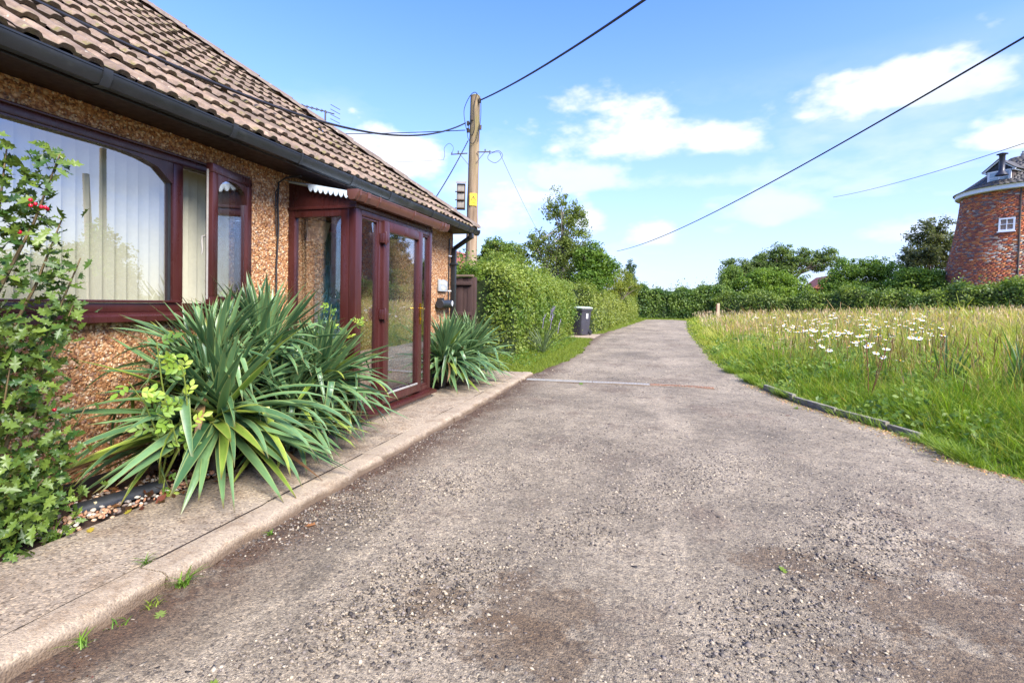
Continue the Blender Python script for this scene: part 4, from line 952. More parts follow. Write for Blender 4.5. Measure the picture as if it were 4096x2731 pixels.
cable('overhead_cable', 'hair-thin wire slanting down left of the pole to the roof', ca + Vector((-.7, -.2, -.16)), (-7.6, 9.2, 4.2), .05, .0035, MAT['wire_thin'], G)
cable('overhead_cable', 'thin far wire high above the windmill tower', (12.0, 16.0, 6.6), (12.6, 42.0, 9.4), .3, .012, MAT['wire_thin'], G)
# TV aerial of a house behind
aer = thing('tv_aerial', 'small rooftop aerial peeping over the tiled hip', 'aerial', (-6.5, 8.7, 2.6))
mb = MB(); mb.tube([(-6.42, 8.7, 3.3), (-6.42, 8.7, 5.0)], .016, 6); mb.build('mast', MAT['wire_thin'], aer, 0, 60)
mb = MB(); mb.bar((-6.25, 8.75, 4.93), (-7.25, 8.5, 5.20), .018, .018); mb.build('boom', MAT['wire_thin'], aer)
for k in range(9):
    c_ = Vector((-6.45, 8.7, 4.985)).lerp(Vector((-7.22, 8.51, 5.19)), k / 8); mb = MB(); mb.tube([c_ + Vector((.03, -.13, -.01)), c_ + Vector((-.03, .13, .01))], .006, 5); mb.build('element', MAT['wire_thin'], aer)
for z in (-.14, -.05, .05, .14): mb = MB(); mb.tube([(-6.24, 8.62, 4.93 + z), (-6.22, 8.9, 4.93 + z)], .006, 5); mb.build('reflector_rod', MAT['wire_thin'], aer)

# ------------------------------------------------------------------ fence by the house corner
fence = thing('board_fence', 'dark brown close-board fence between bungalow corner and hedge', 'fence', (-4.6, 9.6, -.05))
x = -5.9; k = 0
while x < -3.62:
    mb = MB(); hgt = 1.70 + random.gauss(0, .004); mb.box(x, x + .118, 9.60 + (k % 2) * .012, 9.615 + (k % 2) * .012, .0, hgt); mb.build('board', MAT['brown_board'], fence, .003); x += .112; k += 1
for z in (.35, .93, 1.55): mb = MB(); mb.box(-5.9, -3.56, 9.55, 9.599, z, z + .07); mb.build('rail', MAT['brown_board'], fence, .004)
mb = MB(); mb.box(-5.92, -3.54, 9.555, 9.66, 1.722, 1.76); mb.build('capping', simple('cap_timber', lin('#6b5a49'), .8, .25, 8), fence, .005)
mb = MB(); mb.box(-3.60, -3.50, 9.63, 9.73, -.05, 1.715); mb.build('post', MAT['brown_board'], fence, .005)

# ------------------------------------------------------------------ drain across the drive
drain = thing('channel_drain', 'slotted metal drainage channel laid across the drive', 'drain', (-.5, 8.0, -.06))
a_, c_ = Vector((-1.95, 7.90, 0)), Vector((.91, 8.07, 0)); ux = (c_ - a_).normalized(); uy = Vector((-ux.y, ux.x, 0)); LD = (c_ - a_).length
def drain_z(t): p = a_ + ux * t; return float(z_dr(p.x, p.y)) + .012
def dbox(mb, t0, t1, s0, s1, h0_, h1_):
    vs_ = []
    for t in (t0, t1):
        for s_ in (s0, s1):
            p = a_ + ux * t + uy * s_
            for h_ in (h0_, h1_): vs_.append((p.x, p.y, drain_z(t) + h_))
    mb.add(vs_, [(0, 1, 3, 2), (4, 6, 7, 5), (0, 4, 5, 1), (2, 3, 7, 6), (0, 2, 6, 4), (1, 5, 7, 3)])
mb = MB()
for k in range(8): dbox(mb, LD * k / 8, LD * (k + 1) / 8, -.05, .05, -.05, -.014)
mb.build('trough', MAT['dark_void'], drain)
for (t0, t1, mt) in ((0, 1.05, 'galv'), (1.06, 1.93, 'galv'), (1.94, LD, 'rust')):
    mb = MB()
    for s0, s1 in ((-.055, -.030), (.030, .055)): dbox(mb, t0, t1, s0, s1, -.012, .002)
    t = t0
    while t < t1 - .02: dbox(mb, t, t + .018, -.0295, .0295, -.012, .0015); t += .046
    o = mb.build('grating', MAT[mt], drain)
    if mt == 'rust': o['label'] = 'rusty brown end section of grating'
for s0, s1, l0, l1 in ((-.10, -.058, .5, LD), (.058, .13, .8, 1.7), (.058, .12, 1.9, LD)):
    mb = MB()
    for k in range(5): dbox(mb, l0 + (l1 - l0) * k / 5, l0 + (l1 - l0) * (k + 1) / 5, s0, s1, -.02, -.004)
    mb.build('concrete_haunch', MAT['kerb'], drain)

# ------------------------------------------------------------------ wheelie bin
bz = float(z_drive(18.5)) + .012
wbin = thing('wheelie_bin', 'dark grey wheelie bin with pale lid standing in the hedge gap', 'bin', (-2.58, 18.55, bz))
bm_ = Matrix.Translation((-2.58, 18.55, bz)) @ Matrix.Rotation(R(-22), 4, 'Z')
def bbin(mb, name, mat, parent=None, bev=0, sm=0):
    mb.v = [tuple(bm_ @ Vector(v)) for v in mb.v]; return mb.build(name, mat, parent or wbin, bev, sm)
def rrect(w, d, r_, n_=4):
    o_ = []
    for (sx, sy, a0) in ((1, 1, 0), (-1, 1, 90), (-1, -1, 180), (1, -1, 270)):
        for k in range(n_ + 1):
            an = R(a0 + 90 * k / n_); o_.append((sx * (w - r_) + r_ * math.cos(an), sy * (d - r_) + r_ * math.sin(an)))
    return o_
mb = MB(); vs_ = []; fs = []; lv = [(0.02, .215, .26), (.06, .225, .275), (.5, .255, .32), (.86, .275, .345), (.9, .285, .355), (.905, .305, .375), (.97, .31, .38), (.975, .29, .36)]; n_ = 20
for z, w, d_ in lv: vs_ += [(p[0], p[1], z) for p in rrect(w, d_, .07)]
for k in range(len(lv) - 1):
    for j in range(n_): fs.append((k * n_ + j, k * n_ + (j + 1) % n_, (k + 1) * n_ + (j + 1) % n_, (k + 1) * n_ + j))
fs += [tuple(range(n_ - 1, -1, -1)), tuple((len(lv) - 1) * n_ + j for j in range(n_))]
bbin(mb.add(vs_, fs), 'body', MAT['bin'], None, 0, 40)
mb = MB(); vs_ = []; fs = []; lv = [(.978, .315, .39), (.995, .325, .40), (1.02, .32, .395), (1.05, .25, .31), (1.06, .12, .15)]
for z, w, d_ in lv: vs_ += [(p[0], p[1], z) for p in rrect(w, d_, .08)]
for k in range(len(lv) - 1):
    for j in range(n_): fs.append((k * n_ + j, k * n_ + (j + 1) % n_, (k + 1) * n_ + (j + 1) % n_, (k + 1) * n_ + j))
fs += [tuple(range(n_ - 1, -1, -1)), tuple((len(lv) - 1) * n_ + j for j in range(n_))]
bbin(mb.add(vs_, fs), 'lid', simple('pale_lid', lin('#a9b3a4'), .45, .1, 8), None, 0, 40)
mb = MB(); mb.tube([(-.22, .42, .96), (.22, .42, .96)], .017, 8); mb.bar((-.2, .34, .95), (-.2, .43, .96), .03, .04); mb.bar((.2, .34, .95), (.2, .43, .96), .03, .04); bbin(mb, 'handle', MAT['bin'], None, 0, 50)
for sx in (-1, 1):
    mb = MB(); mb.lathe([(.06, -.03), (.098, -.03), (.105, -.02), (.105, .02), (.098, .03), (.06, .03)], (sx * .245, .30, .105), 'X', 20); wl = bbin(mb, 'wheel', MAT['rubber'], None, 0, 40)
    mb = MB(); mb.lathe([(.058, -.02), (.058, .02)], (sx * .245, .30, .105), 'X', 16); mb.lathe([(.02, -.033), (.02, .033)], (sx * .245, .30, .105), 'X', 10); bbin(mb, 'hub', MAT['bin'], wl, 0, 40)
mb = MB(); mb.tube([(-.24, .30, .105), (.24, .30, .105)], .012, 8); bbin(mb, 'axle', MAT['rubber'])
mb = MB(); mb.box(.2585, .263, -.05, .08, .62, .80); mb.v = [(v[0] + (v[2] - .7) * .045 + .008, v[1], v[2]) for v in mb.v]; bbin(mb, 'number_sticker', MAT['white_paint'])

# ------------------------------------------------------------------ converted windmill tower
TX, TY, TZ = 23.3, 41.0, .9
tower = thing('windmill_tower', 'round tapering red-brick windmill tower with slate roof and white eaves', 'tower', (TX, TY, TZ))
ZB, ZT, RB, RT = TZ, 8.95, 4.35, 3.05
def tr(z): t = (z - ZB) / (ZT - ZB); return RB + (RT - RB) * (1 - (1 - t) ** 1.35)
mb = MB(); zz = np.linspace(ZB - .3, ZT, 20); mb.lathe([(tr(max(z, ZB)) - .05, z) for z in zz], (TX, TY, 0), 'Z', 64); mb.build('wall', simple('old_lime_mortar', lin('#9a8474'), .95, .2, 10, .3, 40), tower, 0, 30)
CO = .078; BA, BT, BC, BD = [], [], [], []
to_cam = math.atan2(-TY, -TX)
bpal = np.array([lin('#c06a45'), lin('#cc7d48'), lin('#a65c45'), lin('#8d5a4e'), lin('#877069'), lin('#b89a80'), lin('#d8955e'), lin('#d2c2ac')])
nc = int((ZT - ZB) / CO)
WAZ = math.atan2(36.9 - TY, 19.75 - TX)
for c in range(nc):
    z = ZB + (c + .5) * CO; r_ = tr(z); nb = int(2 * math.pi * r_ / .232)
    for k in range(nb):
        an = 2 * math.pi * (k + .5 * (c % 2)) / nb
        da = (an - WAZ + math.pi) % (2 * math.pi) - math.pi
        if abs(da) * r_ < .40 and 6.22 < z < 7.06: continue
        s_ = random.uniform(.94, 1.0); pr = random.gauss(0, .006)
        ca_, sa_ = math.cos(an), math.sin(an); slope = .09
        ez = np.array([-slope * ca_, -slope * sa_, 1]); ez /= np.linalg.norm(ez); et = np.array([-sa_, ca_, 0]); er = np.cross(et, ez)
        A_ = np.stack([er * .05, et * .109 * s_, ez * .0335], 1)
        BA.append(A_); BT.append((TX + ca_ * (r_ - .035 + pr), TY + sa_ * (r_ - .035 + pr), z))
        t = (z - ZB) / (ZT - ZB); w = np.array([.30, .22, .16, .1 + .1 * t, .06 + .14 * t, .06, .08 * (1 - t), .02])
        if abs(da + .0) * r_ < 1.0 and 4.3 < z < 5.9: w[5] += .25; w[7] += .3
        w /= w.sum(); BC.append(bpal[np.searchsorted(np.cumsum(w), random.random() * .999)] * random.uniform(.8, 1.15))
        dd_ = (an - to_cam + math.pi) % (2 * math.pi) - math.pi; BD.append(abs(dd_ + .45) + abs(z - 6.0) * .22)
BA, BT, BC, BD = np.array(BA), np.array(BT), np.array(BC), np.array(BD)
BV = np.array([(x, y, z) for x in (-1, 1) for y in (-1, 1) for z in (-1, 1)], float)
BF = np.array([(0, 1, 3, 2), (4, 6, 7, 5), (0, 4, 5, 1), (2, 3, 7, 6), (0, 2, 6, 4), (1, 5, 7, 3)])
order = np.argsort(BD); own, rest = order[:300], order[300:]
palm = []
for i_, c_ in enumerate(bpal): palm.append(simple('brick_%s' % 'red orange dark plum grey buff pale cream'.split()[i_], tuple(c_), .88, .2, 8, .3, 40))
bme = []
for pm in palm:
    m_ = np_mesh('brick', BV, BF); m_.materials.append(pm); bme.append(m_)
for i in own:
    k = int(np.argmin(np.abs(bpal - BC[i]).sum(1))); o = bpy.data.objects.new('brick', bme[k]); col.objects.link(o); o.parent = tower
    m4 = Matrix([list(r_) for r_ in BA[i]]).to_4x4(); m4.translation = Vector(BT[i]) - Vector((TX, TY, TZ)); o.matrix_local = m4
inst('brickwork', BV, BF, BA[rest], BT[rest], BC[rest], MAT['brick'], tower, 'stuff')
# white eaves board, soffit and bell-shaped slate roof
mb = MB(); mb.lathe([(RT - .03, 8.86), (RT + .24, 8.86), (RT + .30, 8.90), (RT + .30, 9.12), (RT + .34, 9.14), (RT + .34, 9.20), (RT - .03, 9.20)], (TX, TY, 0), 'Z', 56); mb.build('eaves_board', MAT['white_paint'], tower, 0, 30)
RP = [(RT + .36, 9.18), (RT + .0, 9.36), (RT - .55, 9.78), (RT - 1.2, 10.3), (RT - 1.9, 10.85), (.75, 11.25), (.28, 11.42), (.05, 11.5)]
mb = MB(); mb.lathe(RP, (TX, TY, 0), 'Z', 56); troof = mb.build('roof', MAT['slate'], tower, 0, 20)
SA, ST, SC = [], [], []
for c in range(26):
    t = c / 26; f_ = t * (len(RP) - 2); i = int(f_); g = f_ - i
    r_ = RP[i][0] + (RP[i + 1][0] - RP[i][0]) * g; z = RP[i][1] + (RP[i + 1][1] - RP[i][1]) * g
    rn, zn = RP[i + 1][0] - RP[i][0], RP[i + 1][1] - RP[i][1]; ln = math.hypot(rn, zn)
    nb = max(8, int(2 * math.pi * r_ / .3))
    for k in range(nb):
        an = 2 * math.pi * (k + .5 * (c % 2)) / nb; ca_, sa_ = math.cos(an), math.sin(an)
        eu = np.array([rn / ln * ca_, rn / ln * sa_, zn / ln]); et = np.array([-sa_, ca_, 0]); en = np.cross(et, eu); en = en if en[2] > 0 else -en
        SA.append(np.stack([et * .142, eu * .13, en * .012], 1)); ST.append(np.array([TX + ca_ * r_, TY + sa_ * r_, z]) + en * .015 + eu * .08)
        SC.append(np.array(lin('#4b4743')) * random.uniform(.6, 1.35) * np.array([1, random.uniform(.95, 1.02), random.uniform(.88, 1.02)]))
inst('slates', BV, BF, np.array(SA), np.array(ST), np.array(SC), MAT['stone'], troof, 'stuff')
mb = MB(); mb.lathe([(.14, 11.44), (.16, 11.62), (.10, 11.66), (.10, 11.78), (.02, 11.8)], (TX, TY, 0), 'Z', 12); mb.build('finial', MAT['galv'], tower, 0, 40)
# window with four panes
ez = Vector((math.cos(WAZ), math.sin(WAZ), 0)); et = Vector((-ez.y, ez.x, 0))
def tf(u_, v_, o_): 
    u_, v_ = u_ * .68, v_ * .78; z = 6.64 + v_; r_ = tr(z) + o_
    return Vector((TX, TY, 0)) + ez * r_ + et * u_ + Vector((0, 0, z))
def tbox(mb, u0, u1, v0, v1, o0, o1):
    vs_ = [tf(u, v, o_) for u in (u0, u1) for v in (v0, v1) for o_ in (o0, o1)]
    mb.add(vs_, [(0, 1, 3, 2), (4, 6, 7, 5), (0, 4, 5, 1), (2, 3, 7, 6), (0, 2, 6, 4), (1, 5, 7, 3)])
mb = MB()
for (a, b_, c, d_) in ((-.55, -.43, -.54, .54), (.43, .55, -.54, .54), (-.43, .43, .42, .54), (-.43, .43, -.54, -.40), (-.025, .025, -.40, .42), (-.43, -.025, -.005, .04), (.025, .43, -.005, .04)): tbox(mb, a, b_, c, d_, -.12, .03)
tw = mb.build('window', MAT['white_paint'], tower)
for (a, b_) in ((-.43, -.025), (.025, .43)):
    for (c, d_) in ((-.40, -.005), (.04, .42)): mb = MB(); tbox(mb, a, b_, c, d_, -.10, -.08); mb.build('pane', simple('tower_pane', lin('#9fb4b8'), .08, .1, 4, spec=.8), tw)
mb = MB(); tbox(mb, -.62, .62, -.62, -.545, -.05, .09); mb.build('sill', MAT['white_paint'], tw)
# dormer looking left of the camera
DA = math.atan2(37.9 - TY, 19.2 - TX); dd3 = Vector((math.cos(DA), math.sin(DA), 0)); dt3 = Vector((-dd3.y, dd3.x, 0)); DB = Vector((TX, TY, 0)) + dd3 * 2.70
def dm(u_, w_, z): return DB + dd3 * u_ + dt3 * w_ + Vector((0, 0, z))
def dpoly(pts, name, mat, parent, fs, sm=0): return MB().add([dm(*p) for p in pts], fs).build(name, mat, parent, 0, sm)
def dmbox(u0, u1, w0, w1, z0, z1, name, mat, parent):
    return dpoly([(u, w, z) for u in (u0, u1) for w in (w0, w1) for z in (z0, z1)], name, mat, parent, [(0, 1, 3, 2), (4, 6, 7, 5), (0, 4, 5, 1), (2, 3, 7, 6), (0, 2, 6, 4), (1, 5, 7, 3)])
dorm = dmbox(-1.6, -.02, -.62, .62, 9.3, 10.22, 'dormer', simple('dark_cheek_board', lin('#4a3d38'), .8, .2, 8), tower)
dmbox(-.02, .05, -.60, .60, 9.28, 10.2, 'dormer_front', MAT['white_paint'], dorm)
for w0 in (-.47, .04):
    for z0 in (9.45, 9.80): dmbox(.051, .056, w0, w0 + .43, z0, z0 + .31, 'pane', simple('dormer_pane', lin('#8fa6ad'), .1, .1, 4, spec=.8), dorm)
dpoly([(.045, -.66, 10.2), (.045, .66, 10.2), (.045, 0, 10.72)], 'gable', simple('dark_gable', lin('#3b3a3c'), .8, .2, 8), dorm, [(0, 1, 2)])
for s_ in (-1, 1):
    dpoly([(.12, s_ * .82, 10.12), (.12, 0, 10.80), (.12, 0, 10.92), (.12, s_ * .86, 10.21), (.04, s_ * .82, 10.12), (.04, 0, 10.80), (.04, 0, 10.92), (.04, s_ * .86, 10.21)], 'bargeboard', MAT['white_paint'], dorm, [(0, 1, 2, 3), (4, 7, 6, 5), (0, 4, 5, 1), (3, 2, 6, 7), (0, 3, 7, 4)])
    dpoly([(.16, s_ * .88, 10.22), (.16, 0, 10.95), (-1.9, 0, 10.95), (-1.9, s_ * .88, 10.22), (.16, s_ * .86, 10.19), (.16, 0, 10.91), (-1.9, 0, 10.91), (-1.9, s_ * .86, 10.19)], 'dormer_roof', MAT['slate'], dorm, [(0, 1, 2, 3), (4, 7, 6, 5), (0, 4, 5, 1), (0, 3, 7, 4)])
    dmbox(-1.6, .1, s_ * .70 - .05, s_ * .70 + .05, 10.10, 10.20, 'dormer_gutter', MAT['white_paint'], dorm)
# stove flue
FXY = Vector((20.9, 38.7, 0))
mb = MB(); mb.lathe([(.34, 9.75), (.17, 10.0), (.155, 10.02), (.15, 10.95), (.17, 10.98)], FXY, 'Z', 16); flue = mb.build('flue', simple('flue_steel', lin('#26262e'), .4, .2, 10), tower, 0, 40)
mb = MB(); mb.lathe([(.29, 11.06), (.27, 11.09), (.02, 11.17)], FXY, 'Z', 16)
for an in (0, 2.1, 4.2): mb.bar(FXY + Vector((.14 * math.cos(an), .14 * math.sin(an), 10.96)), FXY + Vector((.14 * math.cos(an), .14 * math.sin(an), 11.08)), .02, .02)
mb.build('cowl', MAT['black_plastic'], flue, 0, 40)
# lightning tape and drainpipe down the brickwork
pa = math.atan2(-TY, -TX) - .02
mb = MB(); mb.tube([(TX + math.cos(pa) * (tr(z) + .02), TY + math.sin(pa) * (tr(z) + .02), z) for z in np.linspace(1.2, 8.9, 12)], .05, 6); mb.build('drainpipe', simple('old_pipe', lin('#54463c'), .8, .3, 6), tower, 0, 60)

# ------------------------------------------------------------------ distant houses and a field post
hz_ = thing('brick_outbuilding', 'small red-tiled roof showing between the right-hand bushes', 'house', (20.0, 68.0, .5))
mb = MB(); mb.box(18.4, 21.6, 67, 72, .5, 3.6); mb.build('wall', simple('far_brick', lin('#8d5240'), .9, .2, 2), hz_)
mb = MB(); mb.prism([(18.1, 3.55), (21.9, 3.55), (20.0, 5.1)], 1, 66.7, 72.3).build('roof', MAT['red_tile'], hz_)
h2_ = thing('neighbour_house', 'red gable glimpsed between downpipe and utility pole', 'house', (-12.0, 27.0, 0))
mb = MB(); mb.box(-14.5, -10.2, 24, 32, 0, 3.0); mb.build('wall', simple('orange_brick', lin('#b5603a'), .9, .2, 2), h2_)
mb = MB(); mb.prism([(-15.0, 2.95), (-9.7, 2.95), (-12.35, 4.5)], 1, 23.7, 32.3).build('roof', MAT['red_tile'], h2_)
post = thing('field_post', 'short pale timber post at the corner of the meadow', 'post', (4.3, 36.6, .2))
zp = float(z_ground(4.3, 36.6))
mb = MB(); mb.box(4.2, 4.36, 36.55, 36.71, zp - .1, 1.42); mb.build('shaft', simple('pale_timber', lin('#b9a283'), .85, .2, 12, .2, 50), post, .01)
mb = MB(); mb.box(4.14, 4.198, 36.57, 36.69, .75, 1.34); mb.build('side_board', simple('red_brown_timber', lin('#7a4a38'), .85, .2, 12), post, .005)

# ------------------------------------------------------------------ vegetation helpers
LV = np.array([(0, -.5, 0), (.30, -.05, .07), (0, .5, -.02), (-.30, -.05, .07)]); LF = np.array([(0, 1, 2), (0, 2, 3)])
def foliage(name, P, Nr, size, C, parent, mat='leaf', kind='stuff'):
    n = len(P); A = frames(Nr) * np.asarray(size).reshape(-1, 1, 1)
    return inst(name, LV, LF, A, P, C, MAT[mat], parent, kind)
def clump_noise(P, f, seed=0.0):
    return (np.sin(P[:, 0] * f + seed) + np.sin(P[:, 1] * f * 1.13 + seed * 2.1 + P[:, 2] * f * .7) + np.sin(P[:, 2] * f * 1.31 + seed * .7 + P[:, 0] * f * .4)) / 3
def hedge(name, label, pts, width, height, n, size, c1, c2, seed=0., zfun=None, rough=.10, group=None, cat='hedge', spr=0.045, mat='leaf'):
    """pts: centre line (x, y); leaves on a lumpy rounded box round it, over a dark twiggy inside"""
    pts = np.array(pts, float); seg = np.diff(pts, axis=0); L_ = np.linalg.norm(seg, axis=1); cum = np.concatenate([[0], np.cumsum(L_)])
    def along(s):
        i = np.clip(np.searchsorted(cum, s, side='right') - 1, 0, len(L_) - 1); t = (s - cum[i]) / L_[i]
        p = pts[i] + seg[i] * t[:, None]; d_ = seg[i] / L_[i][:, None]; return p, d_
    hw = width / 2; hf = (lambda s: np.full_like(s, height)) if not callable(height) else height
    root = thing(name, label, cat, (float(pts[0][0]), float(pts[0][1]), float(zfun(*pts[0]) if zfun else 0)), group)
    def surf(s, ph, u, cap=None):
        p, d_ = along(s); nr = np.stack([d_[:, 1], -d_[:, 0]], 1); H = hf(s)
        ex = np.sign(np.cos(ph)) * np.abs(np.cos(ph)) ** .42 * hw * u; ez = np.abs(np.sin(ph)) ** .42 * H * u
        xy = p + nr * ex[:, None]; z0 = zfun(xy[:, 0], xy[:, 1]) if zfun else np.zeros(len(s))
        P_ = np.stack([xy[:, 0], xy[:, 1], z0 + ez], 1)
        Nn = np.stack([nr[:, 0] * np.cos(ph), nr[:, 1] * np.cos(ph), np.sin(ph)], 1)
        return P_, Nn
    tot = cum[-1]; s = rng.uniform(0, tot, n); ph = rng.uniform(0.0, math.pi, n) if True else None
    per = np.where(rng.random(n) < height_share(hf(np.array([tot / 2]))[0], width), rng.choice([0, 1], n) * math.pi + 0, -1)
    sidez = rng.random(n)
    # side leaves get an angle that gives an even spread in height
    asin_ = np.arcsin(np.clip(sidez, 0.0, 1) ** (1 / .42))
    ph = np.where(per >= 0, np.where(per > 1, math.pi - asin_, asin_), np.arccos(np.clip(np.sign(rng.uniform(-1, 1, n)) * rng.random(n) ** (1 / .42), -1, 1)))
    u = 1 + rough * .0 - np.abs(rng.normal(0, .05, n))
    P_, Nn = surf(s, ph, u)
    # end caps
    m_ = int(n * .10); se = np.where(rng.random(m_) < .65, 0.0, tot); pe, ne = surf(np.clip(se, 1e-4, tot - 1e-4), rng.uniform(0, math.pi, m_), np.sqrt(rng.random(m_)))
    _, d_ = along(np.clip(se, 1e-4, tot - 1e-4)); sg = np.where(se < tot / 2, -1, 1)[:, None]
    pe[:, :2] += d_ * sg * (.06 + np.abs(rng.normal(0, .04, m_)))[:, None]; ne = np.concatenate([d_ * sg, np.full((m_, 1), .25)], 1)
    P_ = np.concatenate([P_, pe]); Nn = np.concatenate([Nn, ne])
    lump = clump_noise(P_, 2.1, seed) * rough + clump_noise(P_, 5.7, seed + 2) * rough * .6
    P_ = P_ + Nn * lump[:, None] + rng.normal(0, spr, P_.shape)
    up_m = rng.random(len(P_)) < .07; P_[up_m] += Nn[up_m] * rng.exponential(.09 + size * .5, up_m.sum())[:, None] + np.array([0, 0, 1]) * rng.exponential(.05, up_m.sum())[:, None]
    Nr = Nn * .8 + rng.normal(0, .75, Nn.shape) + np.array([0, 0, .35])
    k = np.clip(.5 + .55 * clump_noise(P_, 3.3, seed + 5) + rng.normal(0, .28, len(P_)), 0, 1)[:, None]
    C = (np.array(c1) * (1 - k) + np.array(c2) * k) * rng.uniform(.75, 1.2, (len(P_), 1))
    foliage('foliage', P_, Nr, rng.uniform(.7, 1.3, len(P_)) * size, C, root, mat)
    # twiggy inside
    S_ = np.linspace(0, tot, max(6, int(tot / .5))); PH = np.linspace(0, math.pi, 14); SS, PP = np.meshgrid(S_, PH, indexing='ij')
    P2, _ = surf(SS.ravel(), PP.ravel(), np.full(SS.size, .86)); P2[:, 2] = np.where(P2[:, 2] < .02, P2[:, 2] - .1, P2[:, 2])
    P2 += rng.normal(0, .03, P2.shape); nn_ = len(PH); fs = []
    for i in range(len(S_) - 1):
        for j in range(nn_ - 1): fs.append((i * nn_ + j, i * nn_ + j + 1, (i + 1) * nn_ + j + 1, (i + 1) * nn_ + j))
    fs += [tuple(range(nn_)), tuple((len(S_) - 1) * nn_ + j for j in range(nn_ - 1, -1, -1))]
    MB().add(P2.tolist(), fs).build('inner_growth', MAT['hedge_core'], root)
    return root
def height_share(h, w): return 2 * h / (2 * h + w)
def tree(name, label, base, height, trunk_r, blobs, ncl, per, size, c1, c2, crad=.35, limbs=22, bark='bark', flat=.8, group=None, cat='tree', split=.25, mat='tree_leaf', trunk_top=None):
    """tapered trunk, curved limbs reaching into leaf clumps spread through the crown's volume"""
    base = np.array(base, float); root = thing(name, label, cat, tuple(base), group)
    vol = np.array([b_[3] * b_[4] * b_[5] for b_ in blobs]) ** .67; pick = rng.choice(len(blobs), ncl, p=vol / vol.sum())
    B = np.array(blobs, float)[pick]; dirs = rng.normal(size=(ncl, 3)); dirs /= np.linalg.norm(dirs, axis=1, keepdims=True)
    rad = rng.random(ncl) ** .45
    cc = B[:, :3] + dirs * B[:, 3:6] * rad[:, None]
    cc[:, 2] = np.maximum(cc[:, 2], base[2] + .25)
    cr = crad * rng.uniform(.55, 1.35, ncl)
    n = ncl * per; ci = np.repeat(np.arange(ncl), per)
    off = rng.normal(size=(n, 3)); off /= np.linalg.norm(off, axis=1, keepdims=True); rr = rng.random(n) ** .5
    P_ = cc[ci] + off * (cr[ci] * rr)[:, None] * np.array([1, 1, flat])
    ctr = np.array(blobs, float)[:, :3].mean(0)
    Nr = off * .6 + rng.normal(0, .6, off.shape) + np.array([0, 0, .5]) + (P_ - ctr) * .05
    k = np.clip(rng.random(ncl)[ci] * .7 + rng.normal(.15, .22, n), 0, 1)[:, None]
    C = (np.array(c1) * (1 - k) + np.array(c2) * k) * rng.uniform(.75, 1.2, (n, 1))
    foliage('crown', P_, Nr, rng.uniform(.65, 1.35, n) * size, C, root, mat)
    mb = MB(); tt = trunk_top if trunk_top is not None else base + (ctr - base) * 1.15
    tp = [Vector(base + (tt - base) * t + np.array([math.sin(t * 5) * .04, math.cos(t * 4) * .04, 0]) * height * .15 * t * (1 - t)) for t in np.linspace(0, 1, 9)]
    mb.tube(tp, [trunk_r * (1.15 - .85 * t) for t in np.linspace(0, 1, 9)], 8); mb.build('trunk', MAT[bark], root, 0, 60)
    mb = MB()
    for q_ in rng.choice(ncl, min(limbs, ncl), replace=False):
        t0 = rng.uniform(split, .9); s_ = base + (tt - base) * t0; e_ = cc[q_]; mid = (s_ + e_) / 2 + np.array([0, 0, .12 * np.linalg.norm(e_ - s_)]) + rng.normal(0, .06, 3)
        r0_ = trunk_r * (.55 - .35 * t0)
        P3 = [Vector(s_ * (1 - t) ** 2 + mid * 2 * t * (1 - t) + e_ * t * t) for t in np.linspace(0, 1, 6)]
        mb.tube(P3, [max(.006, r0_ * (1 - .85 * t)) for t in np.linspace(0, 1, 6)], 5)
    mb.build('limbs', MAT[bark], root, 0, 60)
    return root

G1, G2 = (.08, .145, .02), (.19, .26, .045)          # mid green, bright yellow green
D1, D2 = (.028, .062, .016), (.075, .12, .028)          # dark green
Y1, Y2 = (.15, .19, .025), (.30, .33, .055)             # yellow green

zg = lambda x, y: z_ground(x, y)
# clipped hedges along the left of the drive
hedge('clipped_hedge', 'leafy dark-to-yellow clipped hedge right behind the far yucca', [(-3.75, 10.75), (-3.72, 14), (-3.70, 18.0)], 1.75, lambda s: 2.16 - .038 * s + .05 * np.sin(s * 1.3), 62000, .064, (0.090, 0.171, 0.024), (0.276, 0.330, 0.055), 1., zg, .17, 'drive hedges', spr=.06)
hedge('clipped_hedge', 'yellow-green clipped hedge behind the wheelie bin', [(-3.05, 19.9), (-2.75, 26), (-2.35, 33), (-2.0, 40)], 1.7, lambda s: 2.02 + .06 * np.sin(s * .8) - .012 * s, 44000, .09, (0.145, 0.205, 0.027), (0.300, 0.330, 0.068), 2.4, zg, .20, 'drive hedges', spr=.07)
hedge('field_hedge', 'dark green bushy hedge closing the far end of the drive', [(-3.2, 45.0), (1.5, 45.2), (6.0, 45.6)], 2.6, lambda s: 2.5 + .12 * np.sin(s * 1.1) + .16 * np.sin(s * 3.7) + .1 * np.sin(s * 6.1), 30000, .17, (0.054, 0.120, 0.024), (0.195, 0.276, 0.048), 3., zg, .22, 'field hedges', spr=.08)
hedge('field_hedge', 'low dark hedge along the far side of the meadow', [(5.2, 43.5), (10, 41.5), (15.5, 38.5), (21.5, 35.6), (27, 32.5)], 2.0, lambda s: 1.75 + .2 * np.sin(s * .9) + .2 * np.sin(s * 2.3) + .12 * np.sin(s * 5.3), 42000, .15, (0.073, 0.137, 0.024), (0.260, 0.330, 0.055), 4., zg, .24, 'field hedges', spr=.09)
hedge('field_hedge', 'tall hedge right of the meadow, mirrored in the bungalow window', [(12.5, 1.5), (13.8, 8), (16.5, 14.5), (20.0, 19.5)], 2.2, lambda s: 2.2 + .25 * np.sin(s * .9) + .15 * np.sin(s * 2.3), 14000, .13, (0.072, 0.123, 0.029), (0.169, 0.221, 0.052), 5., zg, .22, 'field hedges', spr=.09)

